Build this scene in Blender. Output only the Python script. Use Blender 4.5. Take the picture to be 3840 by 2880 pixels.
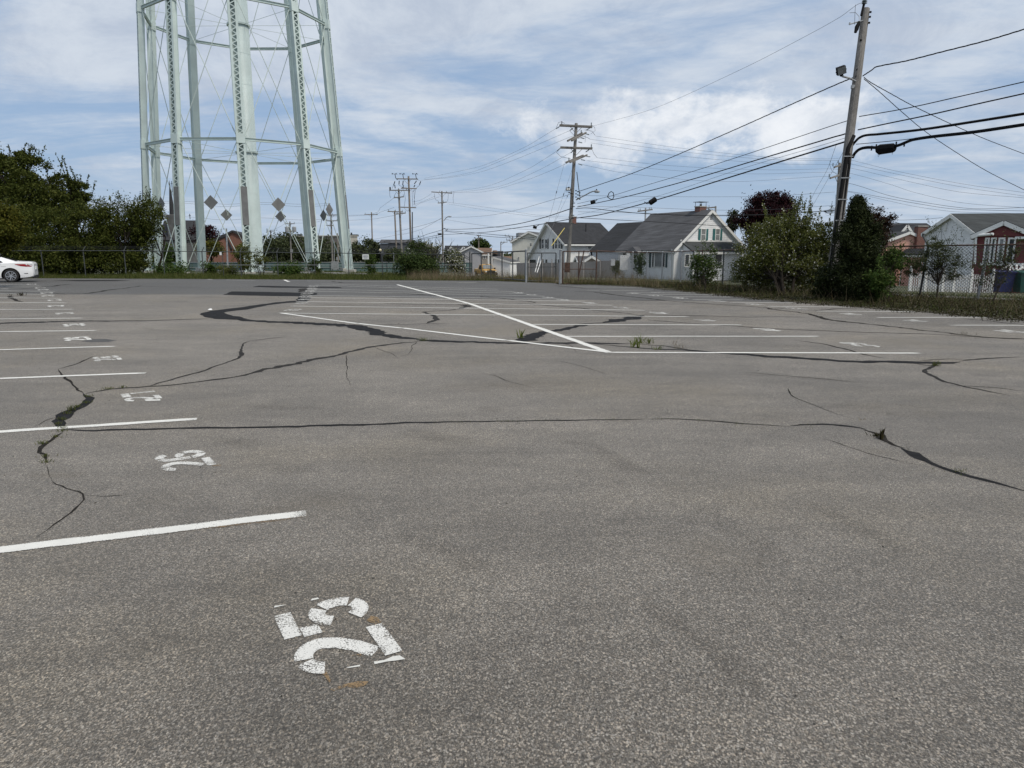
import bpy, bmesh, math, random
import numpy as np
from mathutils import Vector, Matrix

for o in list(bpy.data.objects): bpy.data.objects.remove(o)
SC = bpy.context.scene
COL = SC.collection
R = math.radians
rng = np.random.default_rng(7)
random.seed(7)

# ------------------------------------------------------------------ camera
CAM_H = 1.55
FPX = 2662.0                     # focal length in photograph pixels (3840 wide)
PITCH = math.atan((1440 - 945) / FPX)
CP, SP = math.cos(PITCH), math.sin(PITCH)
cam = bpy.data.cameras.new("camera")
cam.sensor_width = 36.0
cam.lens = 36.0 * FPX / 3840.0
cam.clip_start = 0.05
cam.clip_end = 5000
camo = bpy.data.objects.new("camera", cam)
COL.objects.link(camo)
camo.location = (0, 0, CAM_H)
camo.rotation_euler = (math.pi / 2 - PITCH, 0, 0)
SC.camera = camo

# ------------------------------------------------------------------ light
SUN_EL, SUN_AZ = R(57), R(126)    # azimuth clockwise from +Y (view direction) towards +X
SC.view_settings.view_transform = 'Standard'
SC.view_settings.look = 'None'
SC.view_settings.gamma = 1.0
SC.view_settings.use_curve_mapping = False
SC.view_settings.exposure = 0.25
sun = bpy.data.lights.new("sun", 'SUN')
sun.energy = 2.6
sun.angle = R(11)
sun.color = (1.0, 0.93, 0.82)
suno = bpy.data.objects.new("sun", sun)
COL.objects.link(suno)
sd = Vector((math.cos(SUN_EL) * math.sin(SUN_AZ), math.cos(SUN_EL) * math.cos(SUN_AZ), math.sin(SUN_EL)))
suno.rotation_euler = sd.to_track_quat('Z', 'Y').to_euler()
suno.location = (20, 0, 60)

# ------------------------------------------------------------------ sky with clouds
W = bpy.data.worlds.new("World")
SC.world = W
W.use_nodes = True
NT = W.node_tree
NT.nodes.clear()

class G_:
    """tiny node-graph helper"""
    def __init__(s, nt): s.nt = nt
    def n(s, t, **kw):
        x = s.nt.nodes.new(t)
        for k, v in kw.items(): setattr(x, k, v)
        return x
    def l(s, a, b): s.nt.links.new(a, b)
    def val(s, sock, v):
        if isinstance(v, bpy.types.NodeSocket): s.l(v, sock)
        else: sock.default_value = v
    def math(s, op, a, b=0.0, c=0.0, clamp=False):
        x = s.n('ShaderNodeMath', operation=op); x.use_clamp = clamp
        s.val(x.inputs[0], a); s.val(x.inputs[1], b); s.val(x.inputs[2], c)
        return x.outputs[0]
    def mix(s, f, a, b, blend='MIX'):
        x = s.n('ShaderNodeMix', data_type='RGBA', blend_type=blend)
        s.val(x.inputs[0], f)
        for i, v in ((6, a), (7, b)):
            if not isinstance(v, bpy.types.NodeSocket) and len(v) == 3: v = (*v, 1)
            s.val(x.inputs[i], v)
        return x.outputs[2]
    def noise(s, vec, scale, detail=4, rough=.55, dist=0.0):
        x = s.n('ShaderNodeTexNoise')
        if vec is not None: s.l(vec, x.inputs['Vector'])
        x.inputs['Scale'].default_value = scale
        x.inputs['Detail'].default_value = detail
        x.inputs['Roughness'].default_value = rough
        x.inputs['Distortion'].default_value = dist
        return x.outputs[0]
    def ramp(s, f, lo, hi, a=0.0, b=1.0, smooth=True):
        x = s.n('ShaderNodeMapRange')
        if smooth: x.interpolation_type = 'SMOOTHSTEP'
        s.val(x.inputs[0], f)
        for i, v in zip((1, 2, 3, 4), (lo, hi, a, b)): s.val(x.inputs[i], v)
        return x.outputs[0]
    def mapping(s, vec, loc=(0, 0, 0), rot=(0, 0, 0), sc=(1, 1, 1)):
        x = s.n('ShaderNodeMapping')
        s.l(vec, x.inputs[0])
        x.inputs[1].default_value = loc; x.inputs[2].default_value = rot; x.inputs[3].default_value = sc
        return x.outputs[0]

g = G_(NT)
sky = g.n('ShaderNodeTexSky', sky_type='NISHITA')
sky.sun_disc = False
sky.sun_elevation = SUN_EL
sky.sun_rotation = SUN_AZ
sky.altitude = 10
sky.air_density = 1.0
sky.dust_density = 1.2
sky.ozone_density = 1.6
tc = g.n('ShaderNodeTexCoord')
sep = g.n('ShaderNodeSeparateXYZ'); g.l(tc.outputs['Generated'], sep.inputs[0])
dx, dy, dz = sep.outputs
zz = g.math('MAXIMUM', dz, 0.0)
den = g.math('ADD', zz, 0.09)
com = g.n('ShaderNodeCombineXYZ')
g.l(g.math('DIVIDE', dx, den), com.inputs[0]); g.l(g.math('DIVIDE', dy, den), com.inputs[1])
plane = com.outputs[0]
# high layer: streaky veil
v1 = g.mapping(plane, (3.1, 1.7, 0), (0, 0, R(24)), (0.62, 0.86, 1))
n1 = g.noise(v1, .9, 10, .61, 1.0)
n1b = g.noise(g.mapping(plane, (9, 4, 2), (0, 0, R(-14)), (1.0, 1.6, 1)), 2.9, 7, .62, .5)
n1 = g.math('ADD', g.math('MULTIPLY', n1, .72), g.math('MULTIPLY', n1b, .28))
# more cloud overhead and to the right, clearer low and to the left
bias = g.math('ADD', g.ramp(dz, 0.10, 0.34, -0.015, 0.12), g.ramp(dx, -0.5, 0.25, -0.025, 0.035))
# the clear blue window low on the right
bx = g.math('SUBTRACT', dx, 0.26); bz = g.math('SUBTRACT', dz, 0.10)
bd = g.math('ADD', g.math('MULTIPLY', g.math('MULTIPLY', bx, bx), 11.0), g.math('MULTIPLY', g.math('MULTIPLY', bz, bz), 170.0))
bias = g.math('SUBTRACT', bias, g.ramp(bd, 0.0, 1.0, 0.13, 0.0))
m1 = g.ramp(g.math('ADD', n1, bias), 0.37, 0.64)
# cumulus bank low on the right
cx_ = g.math('SUBTRACT', dx, 0.24); cz_ = g.math('SUBTRACT', dz, 0.158)
cd = g.math('ADD', g.math('MULTIPLY', g.math('MULTIPLY', cx_, cx_), 13.0), g.math('MULTIPLY', g.math('MULTIPLY', cz_, cz_), 330.0))
n2 = g.noise(g.mapping(tc.outputs['Generated'], (1, 2, 5), (0, 0, 0), (1.0, 1.0, 1.5)), 9.0, 9, .64, .2)
m2 = g.ramp(g.math('SUBTRACT', n2, g.math('MULTIPLY', cd, 0.21)), 0.30, 0.52)
n3 = g.noise(g.mapping(tc.outputs['Generated'], (4, 0, 1), (0, 0, 0), (1.0, 1.0, 1.9)), 7.0, 10, .68, .4)
shade = g.ramp(n3, 0.32, 0.66, 0.0, 1.0)
veil = g.mix(shade, (5.6, 6.3, 7.5), (7.7, 8.3, 9.1))
cumu = g.mix(shade, (7.3, 7.9, 8.8), (10.6, 10.8, 11.1))
hsv = g.n('ShaderNodeHueSaturation'); hsv.inputs['Saturation'].default_value = 0.92; hsv.inputs['Value'].default_value = 1.0
g.l(sky.outputs[0], hsv.inputs['Color'])
blue = g.mix(0.72, hsv.outputs[0], (3.8, 5.45, 8.05))
c1 = g.mix(g.math('MULTIPLY', m1, 0.86), blue, veil)
c2 = g.mix(g.math('MULTIPLY', m2, 0.85), c1, cumu)
# pale air near the horizon
hz = g.ramp(dz, 0.0, 0.13, 0.55, 0.0)
c3 = g.mix(hz, c2, (6.3, 7.3, 8.6))
bg = g.n('ShaderNodeBackground'); bg.inputs['Strength'].default_value = 0.075
g.l(c3, bg.inputs['Color'])
wo = g.n('ShaderNodeOutputWorld'); g.l(bg.outputs[0], wo.inputs['Surface'])

# ------------------------------------------------------------------ geometry helpers
def ray(px, py):
    u, v = (px - 1920) / FPX, (1440 - py) / FPX
    return Vector((u, CP + v * SP, -SP + v * CP))
def GP(px, py, z=0.0):
    """point on the level z seen at photograph pixel (px,py)"""
    r = ray(px, py); t = (z - CAM_H) / r.z
    return Vector((r.x * t, r.y * t, z))
def WP(px, py, d):
    """point at camera depth d (metres along the view axis)"""
    r = ray(px, py)
    return Vector((r.x * d, r.y * d, CAM_H + r.z * d))
FN = Vector((0.739, 0.673, 0)).normalized()     # outward normal of the right-hand fence line
FD = Vector((0.673, -0.739, 0)).normalized()    # along the fence, towards the camera
FP0 = Vector((2.35, 34.7, 0))
def ter(x, y):
    s = (x - FP0.x) * FN.x + (y - FP0.y) * FN.y
    a = 0.033 * min(max(0.0, s), 75)
    b = 0.016 * min(max(0.0, y - 46), 80)
    dip = 0.75 * math.exp(-((x + 4.0) / 7.0) ** 2) * min(1.0, max(0.0, (y - 52) / 40.0))
    return -0.02 - max(a, b) - dip
def onter(px, d):
    """terrain point under pixel column px at depth d"""
    r = ray(px, 945); x, y = r.x * d, r.y * d
    return Vector((x, y, ter(x, y)))

class MB:
    def __init__(s): s.v = []; s.f = []
    def add(s, vs, fs):
        o = len(s.v); s.v += [tuple(v) for v in vs]; s.f += [tuple(i + o for i in f) for f in fs]
    def box(s, c, size, ax=None, ay=None):
        c = Vector(c); ax = Vector(ax).normalized() if ax is not None else Vector((1, 0, 0))
        az = Vector((0, 0, 1))
        ay = az.cross(ax).normalized() if ay is None else Vector(ay).normalized()
        az = ax.cross(ay)
        hx, hy, hz = (k / 2 for k in size)
        vs = [c + ax * (sx * hx) + ay * (sy * hy) + az * (sz * hz) for sz in (-1, 1) for sy in (-1, 1) for sx in (-1, 1)]
        s.add(vs, [(0, 2, 3, 1), (4, 5, 7, 6), (0, 1, 5, 4), (2, 6, 7, 3), (0, 4, 6, 2), (1, 3, 7, 5)])
        return s
    def bar(s, p, q, w, h=None, up=(0, 0, 1)):
        p, q = Vector(p), Vector(q); h = h or w
        ax = (q - p); L = ax.length; ax.normalize()
        up = Vector(up)
        ay = up.cross(ax)
        if ay.length < 1e-4: ay = Vector((0, 1, 0)).cross(ax)
        ay.normalize()
        s.box((p + q) / 2, (L, w, h), ax, ay); return s
    def tube(s, pts, r, n=6, cap=True):
        pts = [Vector(p) for p in pts]; m = len(pts)
        rs = r if isinstance(r, (list, tuple)) else [r] * m
        o = len(s.v); prev = None
        for i, p in enumerate(pts):
            t = (pts[min(i + 1, m - 1)] - pts[max(i - 1, 0)]).normalized()
            if prev is None:
                a = Vector((0, 0, 1)) if abs(t.z) < .9 else Vector((1, 0, 0))
            else: a = prev
            x = (a - t * a.dot(t)).normalized(); prev = x; y = t.cross(x)
            for k in range(n):
                th = 2 * math.pi * k / n
                s.v.append(tuple(p + (x * math.cos(th) + y * math.sin(th)) * rs[i]))
        for i in range(m - 1):
            for k in range(n):
                a = o + i * n + k; b = o + i * n + (k + 1) % n
                s.f.append((a, b, b + n, a + n))
        if cap:
            s.f.append(tuple(o + k for k in range(n))[::-1]); s.f.append(tuple(o + (m - 1) * n + k for k in range(n)))
        return s
    def poly(s, pts): s.add(pts, [tuple(range(len(pts)))]); return s
    def prism(s, pts, d):
        """extrude planar polygon by vector d"""
        n = len(pts); d = Vector(d); a = [Vector(p) for p in pts]
        s.add(a + [p + d for p in a], [tuple(range(n))[::-1], tuple(range(n, 2 * n))] + [(i, (i + 1) % n, n + (i + 1) % n, n + i) for i in range(n)])
        return s
    def lathe(s, base, prof, n=12, axis=(0, 0, 1)):
        ax = Vector(axis).normalized(); base = Vector(base)
        x = ax.orthogonal().normalized(); y = ax.cross(x); o = len(s.v)
        for r, h in prof:
            for k in range(n):
                th = 2 * math.pi * k / n
                s.v.append(tuple(base + ax * h + (x * math.cos(th) + y * math.sin(th)) * r))
        for i in range(len(prof) - 1):
            for k in range(n):
                a = o + i * n + k; b = o + i * n + (k + 1) % n
                s.f.append((a, b, b + n, a + n))
        s.f.append(tuple(o + k for k in range(n))[::-1]); s.f.append(tuple(o + (len(prof) - 1) * n + k for k in range(n)))
        return s

def tag(o, label=None, cat=None, group=None, kind=None):
    if label: o['label'] = label
    if cat: o['category'] = cat
    if group: o['group'] = group
    if kind: o['kind'] = kind
    return o
def empty(name, loc, label=None, cat=None, group=None):
    o = bpy.data.objects.new(name, None); COL.objects.link(o)
    o.location = loc; o.empty_display_size = .2
    return tag(o, label, cat, group)
def wloc(o):
    v = Vector(o.location)
    while o.parent: o = o.parent; v += Vector(o.location)
    return v
SPLIT = set("crossarm arm_brace jumper_wire bar upright transformer shutter roof_plant hood_bracket bracket strap barbed_wire wire_strand porch_column print hanger loose_lead insulator_pin".split())
SPLIT_POSTS = True
def islands(mb):
    par = list(range(len(mb.v)))
    def find(a):
        while par[a] != a: par[a] = par[par[a]]; a = par[a]
        return a
    for f in mb.f:
        for k in f[1:]: par[find(k)] = find(f[0])
    out = {}
    for f in mb.f: out.setdefault(find(f[0]), []).append(f)
    res = []
    for fs in out.values():
        q = MB(); ix = {}
        for f in fs:
            for k in f:
                if k not in ix: ix[k] = len(q.v); q.v.append(mb.v[k])
            q.f.append(tuple(ix[k] for k in f))
        res.append(q)
    return res
def pieces(name, mb, m, parent, **kw):
    """every separate piece a part of its own"""
    return [obj(name, q, m, parent, nosplit=True, **kw) for q in islands(mb)][0]
def obj(name, mb, m, parent=None, smooth=False, local=False, nosplit=False):
    """link a mesh; vertices are in world coordinates unless local"""
    if name in SPLIT and parent is not None and not nosplit: return pieces(name, mb, m, parent, smooth=smooth, local=local)
    me = bpy.data.meshes.new(name)
    me.from_pydata(mb.v, [], mb.f)
    if smooth:
        me.polygons.foreach_set('use_smooth', [True] * len(me.polygons))
    me.materials.append(m)
    o = bpy.data.objects.new(name, me); COL.objects.link(o)
    if parent is not None:
        o.parent = parent
        if not local: me.transform(Matrix.Translation(-wloc(parent)))
    me.update()
    return o
def npobj(name, verts, nper, m, parent=None, mid=None, mats=None):
    """mesh of separate n-gons from an (N*nper,3) array"""
    nf = len(verts) // nper
    me = bpy.data.meshes.new(name)
    off = np.array(wloc(parent)) if parent is not None else np.zeros(3)
    me.vertices.add(len(verts)); me.vertices.foreach_set('co', (verts - off).astype(np.float32).ravel())
    me.loops.add(len(verts)); me.loops.foreach_set('vertex_index', np.arange(len(verts), dtype=np.int32))
    me.polygons.add(nf)
    me.polygons.foreach_set('loop_start', np.arange(0, len(verts), nper, dtype=np.int32))
    me.polygons.foreach_set('loop_total', np.full(nf, nper, dtype=np.int32))
    for k in (mats or [m]): me.materials.append(k)
    if mid is not None: me.polygons.foreach_set('material_index', mid.astype(np.int32))
    me.update(calc_edges=True); me.validate()
    o = bpy.data.objects.new(name, me); COL.objects.link(o)
    if parent is not None: o.parent = parent
    return o

# ------------------------------------------------------------------ materials
def newmat(name):
    m = bpy.data.materials.new(name); m.use_nodes = True
    nt = m.node_tree; nt.nodes.clear(); gg = G_(nt)
    b = gg.n('ShaderNodeBsdfPrincipled'); out = gg.n('ShaderNodeOutputMaterial')
    gg.l(b.outputs[0], out.inputs[0])
    return m, gg, b, out
def plain(name, col, rough=.6, var=.12, scale=3.0, metal=0.0, bump=0.0, bscale=40.0, spec=None):
    """one colour with natural variation"""
    m, gg, b, out = newmat(name)
    t = gg.n('ShaderNodeTexCoord').outputs['Object']
    n = gg.noise(t, scale, 6, .62)
    lo = tuple(c * (1 - var) for c in col); hi = tuple(min(1, c * (1 + var)) for c in col)
    gg.l(gg.mix(gg.ramp(n, .3, .7), lo, hi), b.inputs['Base Color'])
    b.inputs['Roughness'].default_value = rough; b.inputs['Metallic'].default_value = metal
    if spec is not None: b.inputs['Specular IOR Level'].default_value = spec
    if bump:
        bp = gg.n('ShaderNodeBump'); bp.inputs['Strength'].default_value = bump; bp.inputs['Distance'].default_value = .01
        gg.l(gg.noise(t, bscale, 4), bp.inputs['Height']); gg.l(bp.outputs[0], b.inputs['Normal'])
    return m
def leafmat(name, cols, trans=.25, rough=.55):
    """leaf colours picked per leaf"""
    m, gg, b, out = newmat(name)
    geo = gg.n('ShaderNodeNewGeometry')
    cr = gg.n('ShaderNodeValToRGB'); cr.color_ramp.interpolation = 'LINEAR'
    while len(cr.color_ramp.elements) < len(cols): cr.color_ramp.elements.new(.5)
    for i, c in enumerate(cols):
        cr.color_ramp.elements[i].position = i / max(1, len(cols) - 1); cr.color_ramp.elements[i].color = (*c, 1)
    gg.l(geo.outputs['Random Per Island'], cr.inputs[0])
    gg.l(cr.outputs[0], b.inputs['Base Color']); b.inputs['Roughness'].default_value = rough
    b.inputs['Specular IOR Level'].default_value = .08
    tr = gg.n('ShaderNodeBsdfTranslucent'); gg.l(cr.outputs[0], tr.inputs[0])
    ms = gg.n('ShaderNodeMixShader'); ms.inputs[0].default_value = trans
    gg.l(b.outputs[0], ms.inputs[1]); gg.l(tr.outputs[0], ms.inputs[2]); gg.l(ms.outputs[0], out.inputs[0])
    return m
def siding(name, col, lap=.115, rough=.6, vert=False):
    """lapped clapboards: saw-tooth relief"""
    m, gg, b, out = newmat(name)
    t = gg.n('ShaderNodeTexCoord').outputs['Object']
    sp = gg.n('ShaderNodeSeparateXYZ'); gg.l(t, sp.inputs[0])
    src = sp.outputs[2] if not vert else gg.math('ADD', sp.outputs[0], sp.outputs[1])
    saw = gg.math('FRACT', gg.math('DIVIDE', src, lap))
    hgt = gg.math('SUBTRACT', 1.0, saw) if not vert else gg.ramp(saw, .03, .1)
    n = gg.noise(t, 1.3, 6, .6)
    gg.l(gg.mix(gg.ramp(n, .3, .75), tuple(c * .86 for c in col), col), b.inputs['Base Color'])
    bp = gg.n('ShaderNodeBump'); bp.inputs['Strength'].default_value = .7; bp.inputs['Distance'].default_value = .02
    gg.l(hgt, bp.inputs['Height']); gg.l(bp.outputs[0], b.inputs['Normal'])
    b.inputs['Roughness'].default_value = rough
    return m
def shingles(name, col, row=.2):
    m, gg, b, out = newmat(name)
    t = gg.n('ShaderNodeTexCoord').outputs['Object']
    sp = gg.n('ShaderNodeSeparateXYZ'); gg.l(t, sp.inputs[0])
    rowf = gg.math('DIVIDE', sp.outputs[2], row)
    cb = gg.n('ShaderNodeCombineXYZ')
    gg.l(gg.math('MULTIPLY', gg.math('ADD', sp.outputs[0], sp.outputs[1]), 2.2), cb.inputs[0]); gg.l(gg.math('FLOOR', rowf), cb.inputs[1])
    wn = gg.n('ShaderNodeTexWhiteNoise', noise_dimensions='2D')
    vf = gg.n('ShaderNodeVectorMath', operation='FLOOR'); gg.l(cb.outputs[0], vf.inputs[0]); gg.l(vf.outputs[0], wn.inputs['Vector'])
    n = gg.noise(t, .55, 6, .65)
    f = gg.math('ADD', gg.math('MULTIPLY', wn.outputs[0], .5), gg.math('MULTIPLY', n, .7))
    gg.l(gg.mix(f, tuple(c * .45 for c in col), tuple(c * 1.55 for c in col)), b.inputs['Base Color'])
    b.inputs['Roughness'].default_value = .92
    bp = gg.n('ShaderNodeBump'); bp.inputs['Strength'].default_value = .9; bp.inputs['Distance'].default_value = .02
    gg.l(gg.math('SUBTRACT', 1.0, gg.math('FRACT', rowf)), bp.inputs['Height']); gg.l(bp.outputs[0], b.inputs['Normal'])
    return m
def bricks(name, c1, c2, mortar, sc=1.0):
    m, gg, b, out = newmat(name)
    t = gg.n('ShaderNodeTexCoord').outputs['Object']
    sp = gg.n('ShaderNodeSeparateXYZ'); gg.l(t, sp.inputs[0])
    cb = gg.n('ShaderNodeCombineXYZ'); gg.l(gg.math('ADD', sp.outputs[0], sp.outputs[1]), cb.inputs[0]); gg.l(sp.outputs[2], cb.inputs[1])
    br = gg.n('ShaderNodeTexBrick'); gg.l(cb.outputs[0], br.inputs['Vector'])
    br.inputs['Color1'].default_value = (*c1, 1); br.inputs['Color2'].default_value = (*c2, 1); br.inputs['Mortar'].default_value = (*mortar, 1)
    br.inputs['Scale'].default_value = 4.4 / sc; br.inputs['Mortar Size'].default_value = .02; br.inputs['Row Height'].default_value = .33
    gg.l(br.outputs[0], b.inputs['Base Color']); b.inputs['Roughness'].default_value = .85
    return m
def wood(name, c1, c2, rough=.85):
    m, gg, b, out = newmat(name)
    t = gg.n('ShaderNodeTexCoord').outputs['Object']
    n = gg.noise(gg.mapping(t, sc=(14, 14, .8)), 2.0, 7, .65, .4)
    n2 = gg.noise(gg.mapping(t, sc=(1, 1, .35)), 1.1, 4, .6)
    f = gg.math('ADD', gg.math('MULTIPLY', n, .7), gg.math('MULTIPLY', n2, .45))
    gg.l(gg.mix(gg.ramp(f, .35, .8), c1, c2), b.inputs['Base Color']); b.inputs['Roughness'].default_value = rough
    bp = gg.n('ShaderNodeBump'); bp.inputs['Strength'].default_value = .5; bp.inputs['Distance'].default_value = .01
    gg.l(n, bp.inputs['Height']); gg.l(bp.outputs[0], b.inputs['Normal'])
    return m

def asphalt(name, col, contrast=1.0, tint=(1.0, .97, .92), stone=1.0):
    m, gg, b, out = newmat(name)
    t = gg.n('ShaderNodeTexCoord').outputs['Object']
    # exposed aggregate: two sizes of stones
    ts = gg.mapping(t, (0, 0, 0), (0, 0, R(8)), (1, .74, 1))
    vo = gg.n('ShaderNodeTexVoronoi'); gg.l(ts, vo.inputs['Vector']); vo.inputs['Scale'].default_value = 180.0 * stone
    sx = gg.n('ShaderNodeSeparateColor'); gg.l(vo.outputs['Color'], sx.inputs[0])
    vo2 = gg.n('ShaderNodeTexVoronoi'); gg.l(ts, vo2.inputs['Vector']); vo2.inputs['Scale'].default_value = 340.0 * stone
    sx2 = gg.n('ShaderNodeSeparateColor'); gg.l(vo2.outputs['Color'], sx2.inputs[0])
    s1 = gg.math('POWER', sx.outputs[0], 3.2)
    s2 = gg.math('POWER', sx2.outputs[1], 2.4)
    st = gg.math('ADD', gg.math('MULTIPLY', s1, 1.35 * contrast), gg.math('MULTIPLY', s2, .55 * contrast))
    pit = gg.ramp(gg.noise(ts, 105.0, 3, .65), .36, .54, .34, 1.0)
    # worn and stained areas of several sizes
    n1 = gg.noise(t, .22, 5, .6, .4)
    n2 = gg.noise(gg.mapping(t, rot=(0, 0, R(35)), sc=(.5, 1.6, 1)), 1.1, 6, .65, .6)
    n3 = gg.noise(t, 5.0, 5, .7)
    n4 = gg.noise(t, 34.0, 3, .7)
    big = gg.math('ADD', gg.ramp(n1, .3, .72, .76, 1.22), gg.math('ADD', gg.ramp(n2, .32, .72, -.19, .19), gg.math('ADD', gg.ramp(n3, .3, .7, -.09, .09), gg.ramp(n4, .3, .7, -.12, .12))))
    oil = gg.ramp(gg.noise(gg.mapping(t, (7, 3, 0)), .55, 4, .55, .3), .66, .78, 1.0, .70)
    drip = gg.ramp(gg.noise(gg.mapping(t, (2, 5, 0)), 3.2, 3, .5), .70, .76, 1.0, .72)
    tyre = gg.ramp(gg.noise(gg.mapping(t, (3, 1, 0), (0, 0, R(28)), (.12, 2.6, 1)), 1.0, 4, .6, .15), .60, .72, 1.0, .80)
    oil = gg.math('MULTIPLY', oil, gg.math('MULTIPLY', drip, tyre))
    k = gg.math('MULTIPLY', gg.math('MULTIPLY', gg.math('MULTIPLY', gg.math('ADD', st, .40), pit), big), oil)
    hue = gg.mix(sx.outputs[1], tuple(c * u for c, u in zip(col, (1.05, .98, .90))), tuple(c * u for c, u in zip(col, (.97, 1.0, 1.04))))
    warm = gg.mix(gg.ramp(gg.noise(gg.mapping(t, (1, 8, 0)), .35, 4), .45, .7), (1, 1, 1), (1.04, 1.0, .9))
    base = gg.mix(1.0, hue, warm, 'MULTIPLY')
    kc = gg.n('ShaderNodeCombineXYZ')
    for i in range(3): gg.l(k, kc.inputs[i])
    gg.l(gg.mix(1.0, base, kc.outputs[0], 'MULTIPLY'), b.inputs['Base Color'])
    b.inputs['Roughness'].default_value = .9
    b.inputs['Specular IOR Level'].default_value = .25
    b.inputs['Sheen Weight'].default_value = .22; b.inputs['Sheen Roughness'].default_value = .55; b.inputs['Sheen Tint'].default_value = (1, .96, .9, 1)
    bp = gg.n('ShaderNodeBump'); bp.inputs['Strength'].default_value = .55; bp.inputs['Distance'].default_value = .004
    gg.l(st, bp.inputs['Height']); gg.l(bp.outputs[0], b.inputs['Normal'])
    return m
def paintmat(name, col=(.66, .655, .62), wear=.5):
    """road paint, worn away to the bare stones in places"""
    m, gg, b, out = newmat(name)
    t = gg.n('ShaderNodeTexCoord').outputs['Object']
    n = gg.noise(t, 150.0, 3, .75); n2 = gg.noise(t, 7.0, 5, .65); n3 = gg.noise(t, .8, 4, .6)
    w = gg.math('ADD', gg.math('MULTIPLY', n, .62), gg.math('ADD', gg.math('MULTIPLY', n2, .32), gg.math('MULTIPLY', n3, .2)))
    at = gg.n('ShaderNodeAttribute'); at.attribute_name = 'rim'
    w = gg.math('ADD', w, gg.math('MULTIPLY', at.outputs['Fac'], .13))
    f = gg.ramp(w, .735 - .15 * wear, .79 - .13 * wear, 0, 1)
    gg.l(gg.mix(gg.ramp(n2, .3, .7), tuple(c * .86 for c in col), col), b.inputs['Base Color'])
    b.inputs['Roughness'].default_value = .8
    bp = gg.n('ShaderNodeBump'); bp.inputs['Strength'].default_value = .6; bp.inputs['Distance'].default_value = .004
    gg.l(n, bp.inputs['Height']); gg.l(bp.outputs[0], b.inputs['Normal'])
    tr = gg.n('ShaderNodeBsdfTransparent'); ms = gg.n('ShaderNodeMixShader')
    gg.l(f, ms.inputs[0]); gg.l(b.outputs[0], ms.inputs[1]); gg.l(tr.outputs[0], ms.inputs[2]); gg.l(ms.outputs[0], out.inputs[0])
    return m

def stainmat(name, col, strength):
    """soft-edged dirt or rubber lying thinly on the stones"""
    m, gg, b, out = newmat(name)
    t = gg.n('ShaderNodeTexCoord').outputs['Object']
    at = gg.n('ShaderNodeAttribute'); at.attribute_name = 'rim'
    f = gg.math('MULTIPLY', gg.math('MULTIPLY', at.outputs['Fac'], strength), gg.ramp(gg.noise(t, 3.0, 6, .7), .3, .65, .1, 1.0), clamp=True)
    b.inputs['Base Color'].default_value = (*col, 1); b.inputs['Roughness'].default_value = .9; b.inputs['Specular IOR Level'].default_value = .1
    tr = gg.n('ShaderNodeBsdfTransparent'); ms = gg.n('ShaderNodeMixShader')
    gg.l(f, ms.inputs[0]); gg.l(tr.outputs[0], ms.inputs[1]); gg.l(b.outputs[0], ms.inputs[2]); gg.l(ms.outputs[0], out.inputs[0])
    return m
def rimattr(o, vals):
    a = o.data.attributes.new('rim', 'FLOAT', 'POINT'); a.data.foreach_set('value', np.asarray(vals, dtype=np.float32)); return o

M = {}
M['asphalt'] = asphalt('worn_asphalt', (.124, .1135, .099), 1.6)
M['asphalt_far'] = asphalt('newer_asphalt', (.056, .0545, .052), .9)
M['street'] = asphalt('street_asphalt', (.26, .25, .24), .5)
M['tar'] = plain('tar_sealant', (.011, .0105, .011), .8, .45, 9.0, bump=.5, bscale=60, spec=.12)
M['tar_old'] = plain('weathered_tar', (.028, .0265, .025), .9, .5, 12.0, bump=.5, bscale=60, spec=.1)
M['crack'] = plain('open_crack', (.024, .022, .020), .95, .5, 30.0, spec=.05)
M['paint'] = paintmat('white_line_paint', wear=.6)
M['paint_old'] = paintmat('worn_line_paint', (.62, .615, .58), wear=.75)
M['paint_num'] = paintmat('stencil_paint', (.66, .655, .625), wear=1.1)
M['tan'] = paintmat('tan_residue', (.26, .175, .09), wear=1.5)
M['soil'] = plain('verge_soil', (.085, .075, .055), .95, .4, 1.5, bump=.6, bscale=12)
M['tower'] = plain('pale_green_paint', (.52, .605, .585), .5, .08, .7)
M['tower_dark'] = plain('pale_green_beam_paint', (.47, .55, .53), .5, .08, .7)
M['plate'] = plain('bare_steel_plate', (.15, .152, .15), .6, .15, 2.0)
M['rod'] = plain('pale_steel_rod', (.50, .57, .54), .5, .08, 2.0)
M['pole'] = wood('weathered_pole', (.095, .088, .08), (.25, .237, .22))
M['pole_dark'] = wood('dark_pole', (.12, .10, .085), (.27, .24, .21))
M['black'] = plain('black_cable', (.008, .008, .009), .8, .2, 5.0, spec=.15)
M['wire'] = plain('grey_wire', (.05, .052, .058), .5, .2, 5.0)
M['insul'] = plain('porcelain', (.10, .13, .14), .3, .2, 8.0)
M['galv'] = plain('galvanised_steel', (.33, .34, .345), .5, .18, 6.0, metal=.4)
M['galv_dark'] = plain('dull_fence_steel', (.045, .05, .05), .6, .3, 6.0)
M['rust'] = plain('rusty_steel', (.075, .042, .030), .85, .4, 7.0)
M['link'] = plain('chain_link_wire', (.06, .064, .06), .7, .2, 4.0)
M['link_light'] = plain('zinc_chain_link_wire', (.055, .055, .053), .7, .2, 4.0)
M['bark'] = wood('bark', (.013, .011, .009), (.040, .034, .028))
M['glass'] = plain('window_glass', (.03, .035, .04), .08, .3, .8, spec=.6)
M['curtain'] = plain('curtained_glass', (.20, .21, .21), .2, .25, 2.5, spec=.6)
M['trim'] = plain('white_trim', (.72, .72, .70), .5, .05, 2.0)
M['white'] = plain('white_plastic', (.74, .75, .74), .5, .05, 3.0)
M['sign_back'] = plain('sign_panel', (.55, .55, .54), .5, .1, 4.0)
M['dark_trim'] = plain('dark_shutter', (.018, .022, .026), .6, .2, 3.0)
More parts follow.
